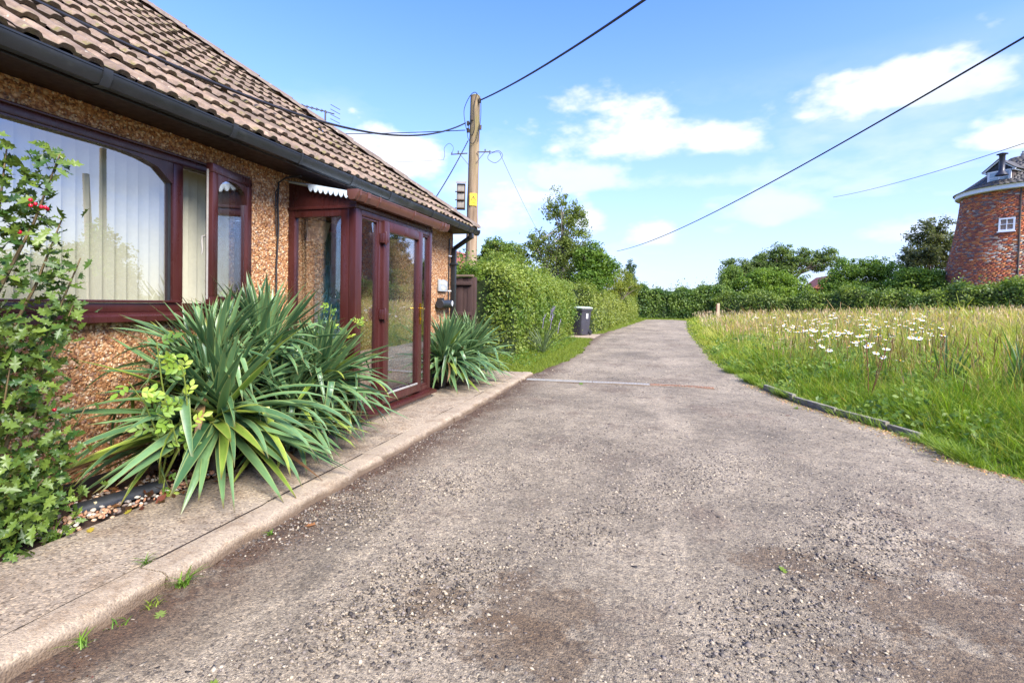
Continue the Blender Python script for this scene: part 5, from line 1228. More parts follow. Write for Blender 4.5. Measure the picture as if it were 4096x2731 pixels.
# trees and bushes left of the drive
tree('birch_tree', 'tall airy light-green tree above the clipped hedges', (-4.3, 23.8, 0), 6.7, .13,
     [(-4.45, 23.8, 5.75, .75, .75, .95), (-3.75, 23.7, 5.2, .6, .6, .75), (-4.9, 23.6, 3.9, 1.2, 1.0, 1.0), (-3.6, 23.8, 3.7, 1.25, 1.0, 1.1), (-5.7, 23.5, 3.9, .75, .7, .65), (-4.3, 23.6, 2.6, 1.5, 1.0, .9)], 330, 60, .10, (0.120, 0.170, 0.035), (0.236, 0.280, 0.066), .28, 90, 'bark_pale', .9, trunk_top=np.array([-4.25, 23.8, 5.6]))
tree('bushy_tree', 'dense deep-green bushy tree beside the birch', (-2.75, 22.3, 0), 4.0, .10, [(-2.65, 22.2, 3.1, .65, .6, .75), (-2.75, 22.0, 2.2, .7, .6, .7), (-2.0, 22.6, 2.7, .5, .5, .6)], 170, 60, .11, (0.075, 0.160, 0.026), (0.186, 0.280, 0.035), .3, 25)
tree('bushy_tree', 'yellowish shrub spilling over the far end of the hedge', (-2.2, 29.5, 0), 3.4, .08, [(-1.75, 29.5, 2.5, .7, .7, .75), (-2.5, 28.2, 2.6, .8, .8, .9), (-1.3, 31, 2.2, .6, .6, .6)], 110, 48, .10, Y1, Y2, .3, 20)
tree('bushy_tree', 'dark dense tree showing left, next to the pole', (-8.9, 28.6, 0), 5.0, .16, [(-9.2, 28.6, 4.3, .9, .8, .75), (-8.2, 28.6, 4.0, .9, .8, .75), (-9.6, 28.5, 3.5, .8, .8, .8)], 170, 64, .13, (0.094, 0.170, 0.034), (0.209, 0.280, 0.048), .32, 25)
tree('bushy_tree', 'olive-green shrub mass between pole tree and birch', (-6.4, 22.4, 0), 3.6, .10, [(-6.4, 22.2, 2.7, 1.1, .8, .8), (-5.4, 21.8, 2.3, 1.0, .7, .7), (-7.3, 22.6, 2.9, .8, .7, .7), (-6.0, 20.5, 2.0, 1.2, .9, .7)], 260, 60, .11, (0.160, 0.235, 0.038), (0.242, 0.280, 0.051), .3, 25)
tree('bushy_tree', 'glossy green bush over the brown fence', (-4.6, 10.5, 0), 2.3, .05, [(-4.3, 10.35, 2.0, .42, .3, .35), (-4.9, 10.3, 1.95, .4, .3, .35), (-3.85, 10.35, 1.8, .3, .22, .25)], 50, 46, .065, (0.085, 0.160, 0.026), (0.205, 0.280, 0.041), .2, 10)
tree('poplar_tree', 'slim dark columnar poplar far beyond the drive', (-3.1, 72, 0), 7.5, .2, [(-3.15, 72, 6.2, .65, .65, 1.5), (-3.15, 72, 4.3, .95, .95, 1.4), (-4.2, 72.5, 4.0, .5, .5, .9)], 110, 40, .20, (0.051, 0.102, 0.041), (0.131, 0.189, 0.072), .4, 20)
# right of the meadow
tree('spreading_tree', 'broad round-topped tree behind the bushes right of the drive end', (13.0, 56.0, .8), 7.6, .32, [(9.0, 55.5, 5.1, 2.4, 1.6, 1.2), (12.5, 56, 6.3, 2.7, 1.8, 1.2), (16.0, 56.5, 6.0, 2.1, 1.8, 1.15), (11.5, 55.5, 4.6, 3.2, 1.6, 1.3), (7.3, 54.5, 4.0, 1.0, 1.0, 1.0)], 420, 50, .20, (0.087, 0.145, 0.041), (0.195, 0.254, 0.065), .5, 80, 'bark', .7)
for (nm, lb, b_, bl, ncl, c1, c2) in (
    ('bushy_tree', 'bright leafy bush left of the small red roof', (9.5, 46.5, .7), [(9.3, 46.3, 3.5, 1.5, 1.1, 1.2), (7.6, 46.0, 2.8, 1.2, 1.0, 1.2), (11.2, 46.4, 2.9, 1.3, 1.0, 1.1), (9.5, 45.6, 2.2, 2.6, 1.0, .9)], 280, (0.087, 0.160, 0.023), (0.203, 0.280, 0.042)),
    ('bushy_tree', 'pointed pale bush at the left end of the meadow hedge', (6.4, 47.0, .6), [(6.4, 47, 3.4, .9, .8, 1.4), (6.0, 46.8, 2.4, 1.2, .9, .9)], 110, (0.087, 0.145, 0.029), (0.195, 0.260, 0.052)),
    ('bushy_tree', 'large mid-green bush right of the small red roof', (16.0, 46.0, .9), [(15.2, 46, 3.9, 1.6, 1.2, 1.3), (17.2, 45.8, 4.1, 1.5, 1.2, 1.2), (13.9, 45.6, 2.9, 1.2, 1.0, 1.0), (15.8, 45.2, 2.5, 2.8, 1.0, 1.0), (19.6, 46.2, 3.4, 1.6, 1.0, 1.1)], 360, (0.080, 0.145, 0.023), (0.195, 0.280, 0.046)),
    ('bushy_tree', 'dark purple-tinged tree just left of the brick tower', (22.0, 48.5, .9), [(21.6, 48.2, 7.2, 1.7, 1.2, 1.5), (20.6, 47.6, 5.6, 1.4, 1.2, 1.0), (22.6, 48.6, 5.8, 1.5, 1.3, 1.5), (19.6, 47.2, 4.6, .9, .9, .7)], 230, (0.051, 0.072, 0.036), (0.160, 0.167, 0.065)),
    ('bushy_tree', 'light-green bush at the foot of the brick tower', (19.5, 42.0, 1.0), [(18.8, 42, 3.2, 1.3, 1.0, 1.0), (17.6, 42.4, 3.1, 1.2, 1.0, 1.0), (20.2, 40.5, 2.5, 1.3, .8, .7)], 180, (0.087, 0.160, 0.026), (0.202, 0.280, 0.045)),
    ('bushy_tree', 'leafy sapling in front of the brick tower', (21.3, 36.6, 1.0), [(20.6, 36.2, 2.5, .9, .7, .6), (22.3, 36.2, 3.4, .7, .7, 1.0), (23.2, 35.6, 3.0, .9, .8, 1.0)], 120, (0.102, 0.181, 0.029), (0.207, 0.280, 0.046))):
    tree(nm, lb, b_, 4, .14, bl, int(ncl * 1.25), 52, .17, tuple(1.25 * q_ for q_ in c1), tuple(1.25 * q_ for q_ in c2), .42, 40)
# mirrored in the window: two bare poles and a shrub beyond the drive
for (x, y, zt, lx, lb) in ((12.2, 13.4, 6.5, 0.0, 'tall straight utility pole right of the drive, mirrored in the window'), (12.45, 13.0, 5.5, .35, 'leaning utility pole right of the drive, mirrored in the window')):
    p_ = thing('utility_pole', lb, 'pole', (x, y, .3)); mb = MB(); mb.tube([(x - lx, y, .2), (x, y, zt)], [.13, .10], 10); mb.build('shaft', MAT['pole'], p_, 0, 60)
    for k in range(5): mb = MB(); mb.tube([(x - .2, y - .02, zt - .5 - k * .6), (x + .2, y + .02, zt - .5 - k * .6)], .012, 5); mb.build('step_bolt', MAT['wire_thin'], p_)
tree('bushy_tree', 'roundish shrub right of the drive, mirrored in the window', (11.6, 12.8, .3), 3.6, .07, [(11.2, 12.6, 2.9, .9, .8, .8), (12.2, 13.0, 2.6, .9, .8, .7), (10.6, 12.4, 2.4, .6, .6, .6)], 90, 34, .12, G1, G2, .3, 25)

# ------------------------------------------------------------------ yuccas
def yucca_leaf(length, width, bend, kink=None, seg=9, twist=0.):
    V_, C_, F_ = [], [], []; ang = 0.; y = z = 0.
    for k in range(seg + 1):
        t = k / seg
        w = width * (0.55 + .45 * min(1, t / .25)) * (1 - max(0, (t - .45) / .55) ** 1.7) * .5 + .0012
        v_ = .28 * w * (1 - t * .5)
        tw = twist * t; c_, s_ = math.cos(tw), math.sin(tw)
        for (x, zz, e_) in ((-w, v_, 1), (-w * .55, v_ * .25, .55), (0, -v_ * .5, 0), (w * .55, v_ * .25, .55), (w, v_, 1)):
            xx, z2 = x * c_ - zz * s_, x * s_ + zz * c_
            V_.append((xx, y - math.sin(ang) * z2, z + math.cos(ang) * z2)); C_.append((e_, t, 0))
        step = length / seg; ang -= bend / seg * (.4 + 1.2 * t)
        if kink and abs(t - kink[0]) < .5 / seg + 1e-6: ang -= kink[1]
        y += math.cos(ang) * step; z += math.sin(ang) * step
    for k in range(seg):
        for j in range(4): F_.append((k * 5 + j, k * 5 + j + 1, (k + 1) * 5 + j + 1, (k + 1) * 5 + j))
    return np.array(V_), np.array(F_), np.array(C_, float)
YL = {}
for nm, args in {'stiff': (1, .066, .25), 'stiff2': (1, .072, .12, None, 9, .5), 'arch': (1, .066, 1.0), 'arch2': (1, .06, 1.5, None, 9, -.5), 'kink': (1, .066, .35, (5 / 9, 1.5)), 'kink2': (1, .066, .3, (4 / 9, 1.75)), 'droop': (1, .066, .7, (2 / 9, .6)), 'thin': (1, .048, .6, None, 9, .8)}.items():
    YL[nm] = yucca_leaf(*args)
YM = {}
def yme(shape, mat):
    if (shape, mat) not in YM:
        V_, F_, C_ = YL[shape]; me = np_mesh('leaf', V_, F_, C_); me.shade_smooth(); me.materials.append(MAT[mat]); YM[(shape, mat)] = me
    return YM[(shape, mat)]
def yucca(label, c, n, l0, l1, stem, bad, old=.12, lowest=-25, az0=0., tilt=(0, 0)):
    root = thing('yucca', label, 'yucca', (c[0], c[1], 0), 'yuccas along the bungalow wall'); c = Vector(c); L0 = Vector((c.x, c.y, 0))
    mb = MB(); mb.tube([Vector(stem), (Vector(stem) + c) / 2 + Vector((.02, .01, 0)), c + Vector((0, 0, .03))], [.05, .045, .04], 10); mb.build('stem', MAT['bark'], root, 0, 60)
    for i in range(n):
        f_ = i / (n - 1)
        for att in range(40):
            az = i * 2.39996 + az0 + random.gauss(0, .15) + (random.uniform(-2, 2) if att > 4 else 0)
            elv = 86 - (86 - lowest) * f_ ** .85 + random.gauss(0, 6) + (att > 12) * random.uniform(0, 35)
            ln = (l0 + (l1 - l0) * min(1, f_ * 1.8)) * random.uniform(.82, 1.12)
            if f_ < .38: shp = random.choice(('stiff', 'stiff2', 'stiff', 'thin'))
            elif f_ < .72: shp = random.choice(('stiff', 'arch', 'kink', 'stiff2', 'arch', 'thin', 'kink2', 'arch2', 'droop'))
            else: shp = random.choice(('arch', 'arch2', 'droop', 'stiff', 'kink2', 'droop'))
            mt = 'yucca' if random.random() > old * (.25 + 2.2 * f_ ** 2) else ('yucca_old' if random.random() < .72 or f_ < .7 else 'yucca_dead')
            d_ = Vector((math.cos(az) * math.cos(R(elv)), math.sin(az) * math.cos(R(elv)), math.sin(R(elv)))) + Vector((tilt[0], tilt[1], 0)); d_.normalize()
            s_ = d_.cross(Vector((0, 0, 1)))
            s_ = s_.normalized() if s_.length > 1e-3 else Vector((1, 0, 0))
            n_ = s_.cross(d_); rot = Matrix((s_, d_, n_)).transposed() @ Matrix.Rotation(random.gauss(0, .25), 3, 'Y')
            m3 = rot @ Matrix.Diagonal((ln * random.uniform(.85, 1.1), ln, ln)); b_ = c + d_ * .02 + Vector((random.gauss(0, .035), random.gauss(0, .045), .05 * (1 - f_) - .07 * f_ + random.gauss(0, .03)))
            W = YL[shp][0] @ np.array(m3).T + np.array(b_)
            if W[:, 2].min() < .008 - (.02 if f_ > .9 else 0): continue
            if bad(W): continue
            o = bpy.data.objects.new('leaf', yme(shp, mt)); col.objects.link(o); o.parent = root
            m4 = m3.to_4x4(); m4.translation = b_ - L0; o.matrix_local = m4; break
    return root
def bad_front(W): return (W[:, 0].min() < WX + .015) or bool(((W[:, 1] > 4.08) & (W[:, 0] < -2.62)).any())
def bad_far(W): return (W[:, 0].min() < WX + .02) or bool(((W[:, 1] < 5.87) & (W[:, 0] < -2.60)).any())
yucca('big front yucca whose long lower leaves sprawl over the path', (-2.88, 2.78, .40), 280, .52, .90, (-2.93, 2.80, -.03), bad_front, .22, -26, 0.4)
yucca('upper yucca rosette rising against the pebbledash beneath the open casement', (-3.04, 3.36, .78), 230, .5, .68, (-3.05, 3.3, -.03), bad_front, .06, -10, 1.1)
yucca('low yucca between the big front one and the porch', (-2.78, 3.34, .32), 260, .48, .68, (-2.88, 3.5, -.03), bad_front, .24, -24, 2.2)
yucca('yucca fanning its blades across the porch corner', (-2.76, 3.70, .50), 260, .48, .72, (-2.8, 3.8, -.03), bad_front, .08, -20, 3.0, (.12, .05))
yucca('small yucca tucked behind the big front one near the sill', (-3.05, 2.86, .70), 170, .45, .68, (-3.1, 2.75, -.03), bad_front, .06, 0, .2)
yucca('dense yucca clump on the far side of the porch', (-2.80, 6.55, .40), 260, .58, .82, (-2.9, 6.6, -.05), bad_far, .05, -22, .7, (.06, 0))
yucca('narrow-leaved yucca under the newspaper tube', (-2.76, 7.30, .40), 250, .58, .78, (-2.97, 7.2, -.05), bad_far, .05, -20, 1.9)

# litter of dead blades and leaves under the yuccas
n = 420; P = np.stack([rng.uniform(-3.35, -2.68, n), rng.uniform(2.1, 4.0, n), rng.uniform(-.01, .03, n)], 1)
foliage('leaf_litter', P, rng.normal(0, .4, (n, 3)) + np.array([0, 0, 1]), rng.uniform(.03, .09, n), jit(lin('#6b4a30'), n, .5, .2), None)
tag(bpy.data.objects['leaf_litter'], 'brown dead leaf litter lying under the front yuccas', 'leaf litter')

# ------------------------------------------------------------------ rose sprays growing through the yuccas
leaflet = np_mesh('leaflet', np.array([(0, 0, 0), (.2, .25, .03), (.27, .52, .04), (.15, .82, .02), (0, 1, -.03), (-.15, .82, .02), (-.27, .52, .04), (-.2, .25, .03), (0, .5, -.02)]) , np.array([(8, 0, 1), (8, 1, 2), (8, 2, 3), (8, 3, 4), (8, 4, 5), (8, 5, 6), (8, 6, 7), (8, 7, 0)]), np.tile(np.array([[.20, .32, .035]]), (9, 1)))
leaflet_y = leaflet.copy(); leaflet_d = leaflet.copy()
for me_, c_ in ((leaflet_y, (.36, .45, .06)), (leaflet_d, (.11, .21, .03))):
    c4 = np.ones((9, 4), np.float32); c4[:, :3] = c_; me_.attributes['Col'].data.foreach_set('color', c4.ravel())
for me_ in (leaflet, leaflet_y, leaflet_d): me_.materials.append(MAT['leaf'])
def rose(label, stems, nl, size=.045):
    b_ = stems[0][0]; root = thing('rose_bush', label, 'shrub', (b_[0], b_[1], 0), 'rose sprays among the yuccas'); L0 = Vector((b_[0], b_[1], 0))
    for st in stems:
        P_ = [Vector(p) for p in st]; mb = MB(); pts = []
        for i in range(len(P_) - 1):
            for k in range(5): pts.append(P_[i].lerp(P_[i + 1], k / 5))
        pts.append(P_[-1]); mb.tube(pts, [.006 * (1 - .6 * k / len(pts)) for k in range(len(pts))], 5); mb.build('stem', simple('green_stem', lin('#7d8a3c'), .6, .2, 20) if 'green_stem' not in bpy.data.materials else bpy.data.materials['green_stem'], root, 0, 60)
        for q_ in range(nl):
            t = .3 + .7 * q_ / max(1, nl - 1); p = pts[min(int(t * (len(pts) - 1)), len(pts) - 1)]
            nn2 = Vector((.75, -.55, .55)) + Vector((random.gauss(0, .3), random.gauss(0, .3), random.gauss(0, .3))); nn2.normalize(); az = random.uniform(0, 6.28); d_ = Vector((math.cos(az), math.sin(az), random.uniform(-.2, .8))); d_ = (d_ - nn2 * d_.dot(nn2)).normalized(); sd = d_.cross(nn2).normalized(); up_ = nn2
            me_ = random.choice((leaflet, leaflet, leaflet_y, leaflet_d))
            for (al, sgn) in ((.0, 0), (-.5, 1), (-.5, -1), (-1.1, 1), (-1.1, -1)):
                dl = (d_ + sd * sgn * 1.1).normalized() if sgn else d_
                o = bpy.data.objects.new('leaflet', me_); col.objects.link(o); o.parent = root
                sx = dl.cross(up_).normalized(); m3 = Matrix((sx, dl, sx.cross(dl))).transposed() @ Matrix.Rotation(random.gauss(0, .35), 3, 'Y')
                s_ = size * random.uniform(.8, 1.2) * (1.1 if sgn == 0 else .95)
                m4 = (m3 * s_).to_4x4(); m4.translation = p + d_ * (size * (1.7 + al)) - L0; o.matrix_local = m4
    return root
rose('lime-green rose spray left of the big yucca against the wall', [[(-2.95, 2.4, 0), (-2.74, 2.30, .4), (-2.64, 2.16, .72), (-2.58, 2.08, .95)], [(-2.95, 2.4, 0), (-2.72, 2.22, .35), (-2.62, 2.05, .62), (-2.58, 1.93, .76)], [(-2.95, 2.4, 0), (-2.66, 2.35, .45), (-2.58, 2.25, .72), (-2.55, 2.2, .84)], [(-2.95, 2.4, 0), (-2.68, 2.3, .3), (-2.62, 2.2, .5), (-2.6, 2.1, .56)]], 8, .046)
rose('pale rose shoots above the yuccas by the porch glass', [[(-2.9, 3.7, .1), (-2.8, 3.75, .7), (-2.74, 3.8, 1.0), (-2.68, 3.74, 1.16)], [(-2.9, 3.7, .1), (-2.75, 3.85, .7), (-2.62, 3.98, .95), (-2.55, 4.0, 1.0)]], 9, .038)
rose('tiny bright seedling at the edge of the path below the yucca', [[(-2.83, 2.32, -.03), (-2.82, 2.32, .05), (-2.81, 2.32, .1)]], 3, .032)

# ------------------------------------------------------------------ holly bush
hol = thing('holly_bush', 'spiny-leaved holly with red berries in front of the window', 'shrub', (-3.02, 1.50, -.03))
ang = np.linspace(0, 2 * math.pi, 20, endpoint=False); out_ = []
HVp = [(0, 0, 0)]
hp = [(0, -.5), (.07, -.36), (.24, -.34), (.12, -.16), (.30, -.06), (.15, .10), (.26, .24), (.10, .30), (0, .58), (-.10, .30), (-.26, .24), (-.15, .10), (-.30, -.06), (-.12, -.16), (-.24, -.34), (-.07, -.36)]
for i, (x, y) in enumerate(hp): HVp.append((x, y, .10 if abs(x) > .2 else (.0 if abs(x) > .05 else -.02)))
HV = np.array(HVp); HF = np.array([(0, 1 + i, 1 + (i + 1) % 16) for i in range(16)])
spots = []
def spray(a, c, n_, r_):
    c = (c[0], c[1] - .09, c[2]); n_, r_ = int(n_ * 1.9), r_ * 1.05
    a, c = np.array(a), np.array(c)
    for k in range(n_):
        t = (k + random.random()) / n_; spots.append((a + (c - a) * t + np.array([random.gauss(0, r_), random.gauss(0, r_), random.gauss(0, r_)]), c - a))
hs = []
for (tip, r_, n_) in (((-2.98, 1.87, 1.93), .045, 62), ((-3.0, 1.66, 1.9), .06, 72), ((-3.0, 1.90, 1.62), .045, 34), ((-2.95, 1.95, 1.40), .05, 40), ((-2.92, 1.90, 1.16), .055, 46), ((-2.95, 1.78, 1.05), .07, 60), ((-3.05, 1.55, 1.55), .09, 80), ((-2.9, 1.55, 1.25), .10, 90), ((-2.86, 1.6, .9), .09, 80), ((-2.9, 1.75, .75), .07, 60), ((-2.9, 1.9, .42), .06, 46), ((-2.85, 1.72, .3), .08, 80), ((-2.82, 1.5, .45), .1, 90), ((-2.9, 1.84, .18), .07, 60), ((-2.8, 1.6, .12), .08, 80), ((-3.0, 1.4, 1.7), .1, 60), ((-2.9, 1.95, .62), .04, 18)):
    z0 = max(.03, tip[2] - .75); a_ = (-3.02 + random.uniform(-.03, .03), 1.50 + (tip[1] - 1.5) * .35, z0)
    hs.append((a_, tip)); spray(np.array(a_) * .6 + np.array(tip) * .4, (tip[0], tip[1] + .03, tip[2]), n_, r_)
mb = MB()
for a_, tip in hs:
    b0 = Vector((-3.02, 1.50, -.03)); mb.tube([b0 + Vector((random.gauss(0, .02), random.gauss(0, .02), 0)), Vector(a_), (Vector(a_) + Vector(tip)) / 2 + Vector((.01, .015, 0)), Vector(tip)], [.014, .010, .007, .003], 6)
mb.build('stems', simple('holly_twig', lin('#6b5a3a'), .8, .3, 20), hol, 0, 60)
P = np.array([s_[0] for s_ in spots]); n = len(P); P[:, 2] = np.maximum(P[:, 2], .02); P[:, 0] = np.maximum(P[:, 0], WX + .16)
Nr = rng.normal(0, .7, (n, 3)) + np.array([.5, -.4, .6]); A = frames(Nr) * rng.uniform(.05, .08, (n, 1, 1))
k = rng.random((n, 1)); C = np.array((.03, .075, .014)) * (1 - k) + np.array((.14, .20, .03)) * k
hmes = []
for c_ in ((.03, .075, .014), (.06, .11, .02), (.10, .155, .025), (.14, .20, .03), (.42, .36, .05)):
    me = np_mesh('leaf', HV, HF, np.tile(np.array([c_]), (17, 1))); me.materials.append(MAT['glossy_leaf']); hmes.append((np.array(c_), me))
near = np.argsort(np.linalg.norm(P - np.array(EYE), axis=1) - (P[:, 1] - 1.5) * 1.2)
for i in near[:290]:
    me = min(hmes, key=lambda q_: np.abs(q_[0] - C[i]).sum())[1]; o = bpy.data.objects.new('leaf', me); col.objects.link(o); o.parent = hol
    m4 = Matrix([list(r_) for r_ in A[i]]).to_4x4(); m4.translation = Vector(P[i]) - hol.location; o.matrix_local = m4
inst('foliage', HV, HF, A[near[290:]], P[near[290:]], C[near[290:]], MAT['glossy_leaf'], hol, 'stuff')
for (y, z) in ((1.695, 1.655), (1.70, 1.63), (1.735, 1.645), (1.74, 1.63), (1.76, 1.632), (1.775, 1.628), (1.655, 1.495), (1.80, .62)):
    mb = MB(); mb.lathe([(.0015, -.0095), (.006, -.008), (.0095, 0), (.0065, .007), (.0015, .0095)], (-2.92 + random.uniform(-.02, .03), y, z), 'Z', 10); mb.build('berry', MAT['berry'], hol, 0, 80)

# ------------------------------------------------------------------ half pipe and pebbles in the bed
hp_ = thing('half_pipe', 'black half-round length of drainpipe lying on the pebbles', 'pipe', (-3.04, 2.12, -.02))
mb = MB(); a_, c_ = Vector((-3.07, 1.99, .0)), Vector((-2.93, 2.42, .015)); d_ = (c_ - a_).normalized(); s_ = d_.cross(Vector((0, 0, 1))).normalized(); vs_ = []; fs = []; n_ = 10
for e_ in (a_, c_):
    for rr in (.052, .047):
        for k in range(n_ + 1): an = math.pi * k / n_; vs_.append(e_ + s_ * math.cos(an) * rr + Vector((0, 0, math.sin(an) * rr * 1.05 - .012)))
w = n_ + 1
for k in range(n_): fs += [(k, k + 1, 2 * w + k + 1, 2 * w + k), (w + k, 3 * w + k, 3 * w + k + 1, w + k + 1), (k, w + k, w + k + 1, k + 1), (2 * w + k, 2 * w + k + 1, 3 * w + k + 1, 3 * w + k)]
fs += [(0, 2 * w, 3 * w, w), (n_, w + n_, 3 * w + n_, 2 * w + n_)]
mb.add(vs_, fs).build('shell', MAT['black_plastic'], hp_, 0, 40)
mb = MB(); q_ = a_.lerp(c_, .18); mb.box(q_.x + .03, q_.x + .04, q_.y - .006, q_.y + .006, q_.z + .018, q_.z + .034); mb.build('maker_mark', MAT['plaque_letter'], hp_)
def rock_mesh():
    V_ = []; F_ = []
    for i, (r_, z) in enumerate(((.45, -.55), (.95, -.1), (.85, .35), (.4, .7))):
        for k in range(6): a = 2 * math.pi * (k + .5 * (i % 2)) / 6; V_.append((r_ * math.cos(a), r_ * math.sin(a), z))
    V_ += [(0, 0, -.7), (0, 0, .85)]
    for i in range(3):
        for k in range(6):
            a, b_, c, d_ = i * 6 + k, i * 6 + (k + 1) % 6, (i + 1) * 6 + (k + 1) % 6, (i + 1) * 6 + k; F_ += [(a, b_, c), (a, c, d_)]
    for k in range(6): F_ += [(24, (k + 1) % 6, k), (25, 18 + k, 18 + (k + 1) % 6)]
    return np.array(V_), np.array(F_)
RV, RF = rock_mesh()
n = 520; P = np.stack([rng.uniform(-3.2, -2.84, n), rng.uniform(1.72, 2.75, n), rng.uniform(-.02, .012, n)], 1)
A = frames(rng.normal(0, .5, (n, 3)) + np.array([0, 0, 1])) * (rng.uniform(.009, .021, (n, 1)) * np.stack([rng.uniform(.8, 1.3, n), rng.uniform(.7, 1.1, n), rng.uniform(.5, .8, n)], 1))[:, None, :]
ppal = np.array([lin('#c9a988'), lin('#b08a6a'), lin('#d8cdb8'), lin('#8d7a6c'), lin('#c58d6a'), lin('#a59b90')]); C = ppal[rng.integers(0, 6, n)] * rng.uniform(.8, 1.1, (n, 1))
tag(inst('pebbles', RV, RF, A, P, C, MAT['stone'], None, 'stuff', True), 'rounded brown and cream pebbles beside the half pipe', 'pebbles')

# ------------------------------------------------------------------ loose stones on the drive
def drive_stones(n, rlo, rhi, x0, x1, y0, y1, mask=None, pal=None):
    P = np.stack([rng.uniform(x0, x1, n), y0 + (y1 - y0) * rng.random(n) ** 1.4], 1)
    P = P[(P[:, 0] > x_left(P[:, 1]) + .02) & (P[:, 0] < x_right(P[:, 1]) - .02)]
    if mask is not None: P = P[rng.random(len(P)) < mask(P)]
    m_ = len(P); r_ = rlo + (rhi - rlo) * rng.random(m_) ** 3.2
    T = np.stack([P[:, 0], P[:, 1], z_dr(P[:, 0], P[:, 1]) - r_ * .12], 1)
    A = frames(rng.normal(0, .35, (m_, 3)) + np.array([0, 0, 1])) * (r_[:, None] * np.stack([rng.uniform(.9, 1.5, m_), rng.uniform(.7, 1.1, m_), rng.uniform(.4, .75, m_)], 1))[:, None, :]
    C = pal[rng.integers(0, len(pal), m_)] * rng.uniform(.75, 1.2, (m_, 1)); return A, T, C
gp = np.array([lin('#756a5c'), lin('#867a6a'), lin('#4d453b'), lin('#5f564b'), lin('#948671'), lin('#39332d'), lin('#7a6f63'), lin('#a3957d'), lin('#544b42')])
def patch(P):
    v = .42 + .6 * np.clip(.5 + np.sin(P[:, 0] * 2.1 + 1) * np.sin(P[:, 1] * 1.7 + .4) + .5 * np.sin(P[:, 0] * 4.9 - P[:, 1] * 3.1), 0, 1)
    return np.clip(v + .8 * np.exp(-((P[:, 0] - 1.3) / .8) ** 2 - ((P[:, 1] - 2.4) / .6) ** 2), 0, 1)
parts_ = [drive_stones(80000, .0035, .0125, -2, 4.2, 1.1, 4.6, patch, gp), drive_stones(9000, .006, .016, -2, 4.0, 3.0, 9.5, patch, gp), drive_stones(900, .009, .020, -2, 3.0, .9, 6, patch, gp), drive_stones(2500, .010, .022, -2, 2, 8, 24, None, gp)]
A, T, C = (np.concatenate([p[i] for p in parts_]) for i in range(3))
tag(inst('loose_gravel', OCT, OCTF, A, T, C, MAT['stone'], None, 'stuff', True), 'loose grey and brown gravel scattered over the worn drive', 'gravel')
# dirt, bits and leaf crumbs swept against the kerb and the right-hand edging
n = 2600; y = rng.uniform(.5, 8.2, n); x = -1.97 + np.abs(rng.normal(0, .12, n)); T = np.stack([x, y, z_dr(x, y) + .003], 1)
A = frames(rng.normal(0, .5, (n, 3)) + np.array([0, 0, 1])) * rng.uniform(.004, .016, (n, 1, 1)); C = jit(lin('#5a4330'), n, .6, .2)
n2 = 2200; t = rng.random(n2); ye = 4.2 + 4.5 * t; xe = x_right(ye) - np.abs(rng.normal(0, .10, n2)); T2 = np.stack([xe, ye, z_dr(xe, ye) + .004], 1)
A2 = frames(rng.normal(0, .4, (n2, 3)) + np.array([0, 0, 1])) * rng.uniform(.01, .035, (n2, 1, 1)); C2 = jit(lin('#c2a678'), n2, .5, .25)
tag(inst('leaf_crumbs', LV, LF, np.concatenate([A, A2]), np.concatenate([T, T2]), np.concatenate([C, C2]), MAT['leaf'], None, 'stuff'), 'dirt and dry leaf crumbs swept along both edges of the drive', 'leaf litter')

# ------------------------------------------------------------------ grass
def blade(bend):
    y = lambda t: bend * t * t; return np.array([(-.5, y(0), 0), (.5, y(0), 0), (-.42, y(.45), .45), (.42, y(.45), .45), (-.2, y(.8), .8 - bend * .12), (.2, y(.8), .8 - bend * .12), (0, y(1), 1 - bend * .3)])
BLF = np.array([(0, 1, 3), (0, 3, 2), (2, 3, 5), (2, 5, 4), (4, 5, 6)])
BLD = [blade(.25), blade(.6), blade(1.15)]; BMUL = np.array([.72, .72, .95, .95, 1.08, 1.08, 1.12])
def grass_mesh(name, P, h, w, C, parent=None, label=None, cat='grass', lean=None):
    n = len(P); a = rng.uniform(0, 2 * math.pi, n); Rz = rotz(a); Vs, Fs, Cs = [], [], []; off = 0; which = rng.integers(0, 3, n)
    if lean is None: lean = np.zeros((n, 2))
    lean = lean + rng.normal(0, .25, (n, 2))
    for k in range(3):
        m_ = which == k; V_ = BLD[k]; S = np.stack([w[m_], h[m_], h[m_]], 1); A = Rz[m_] * S[:, None, :]; A[:, :2, 2] += lean[m_] * h[m_][:, None]
        W = np.einsum('nij,vj->nvi', A, V_) + P[m_][:, None]; c_ = m_.sum()
        Vs.append(W.reshape(-1, 3)); Fs.append((BLF[None] + (np.arange(c_) * len(V_))[:, None, None]).reshape(-1, 3) + off); off += c_ * len(V_)
        Cs.append((C[m_][:, None, :] * np.ones((1, len(V_), 1))).reshape(-1, 3))
    me = np_mesh(name, np.concatenate(Vs), np.concatenate(Fs), np.concatenate(Cs)); o = link(name, me, parent, MAT['grass'], 'stuff')
    return tag(o, label, cat)
def sector(n, r0, r1, a0, a1):
    r = np.sqrt(rng.uniform(r0 * r0, r1 * r1, n)); a = np.radians(rng.uniform(a0, a1, n)); return r * np.sin(a), r * np.cos(a), r
Ps, Hs, Ws, Cs, Ls = [], [], [], [], []
KT = 11
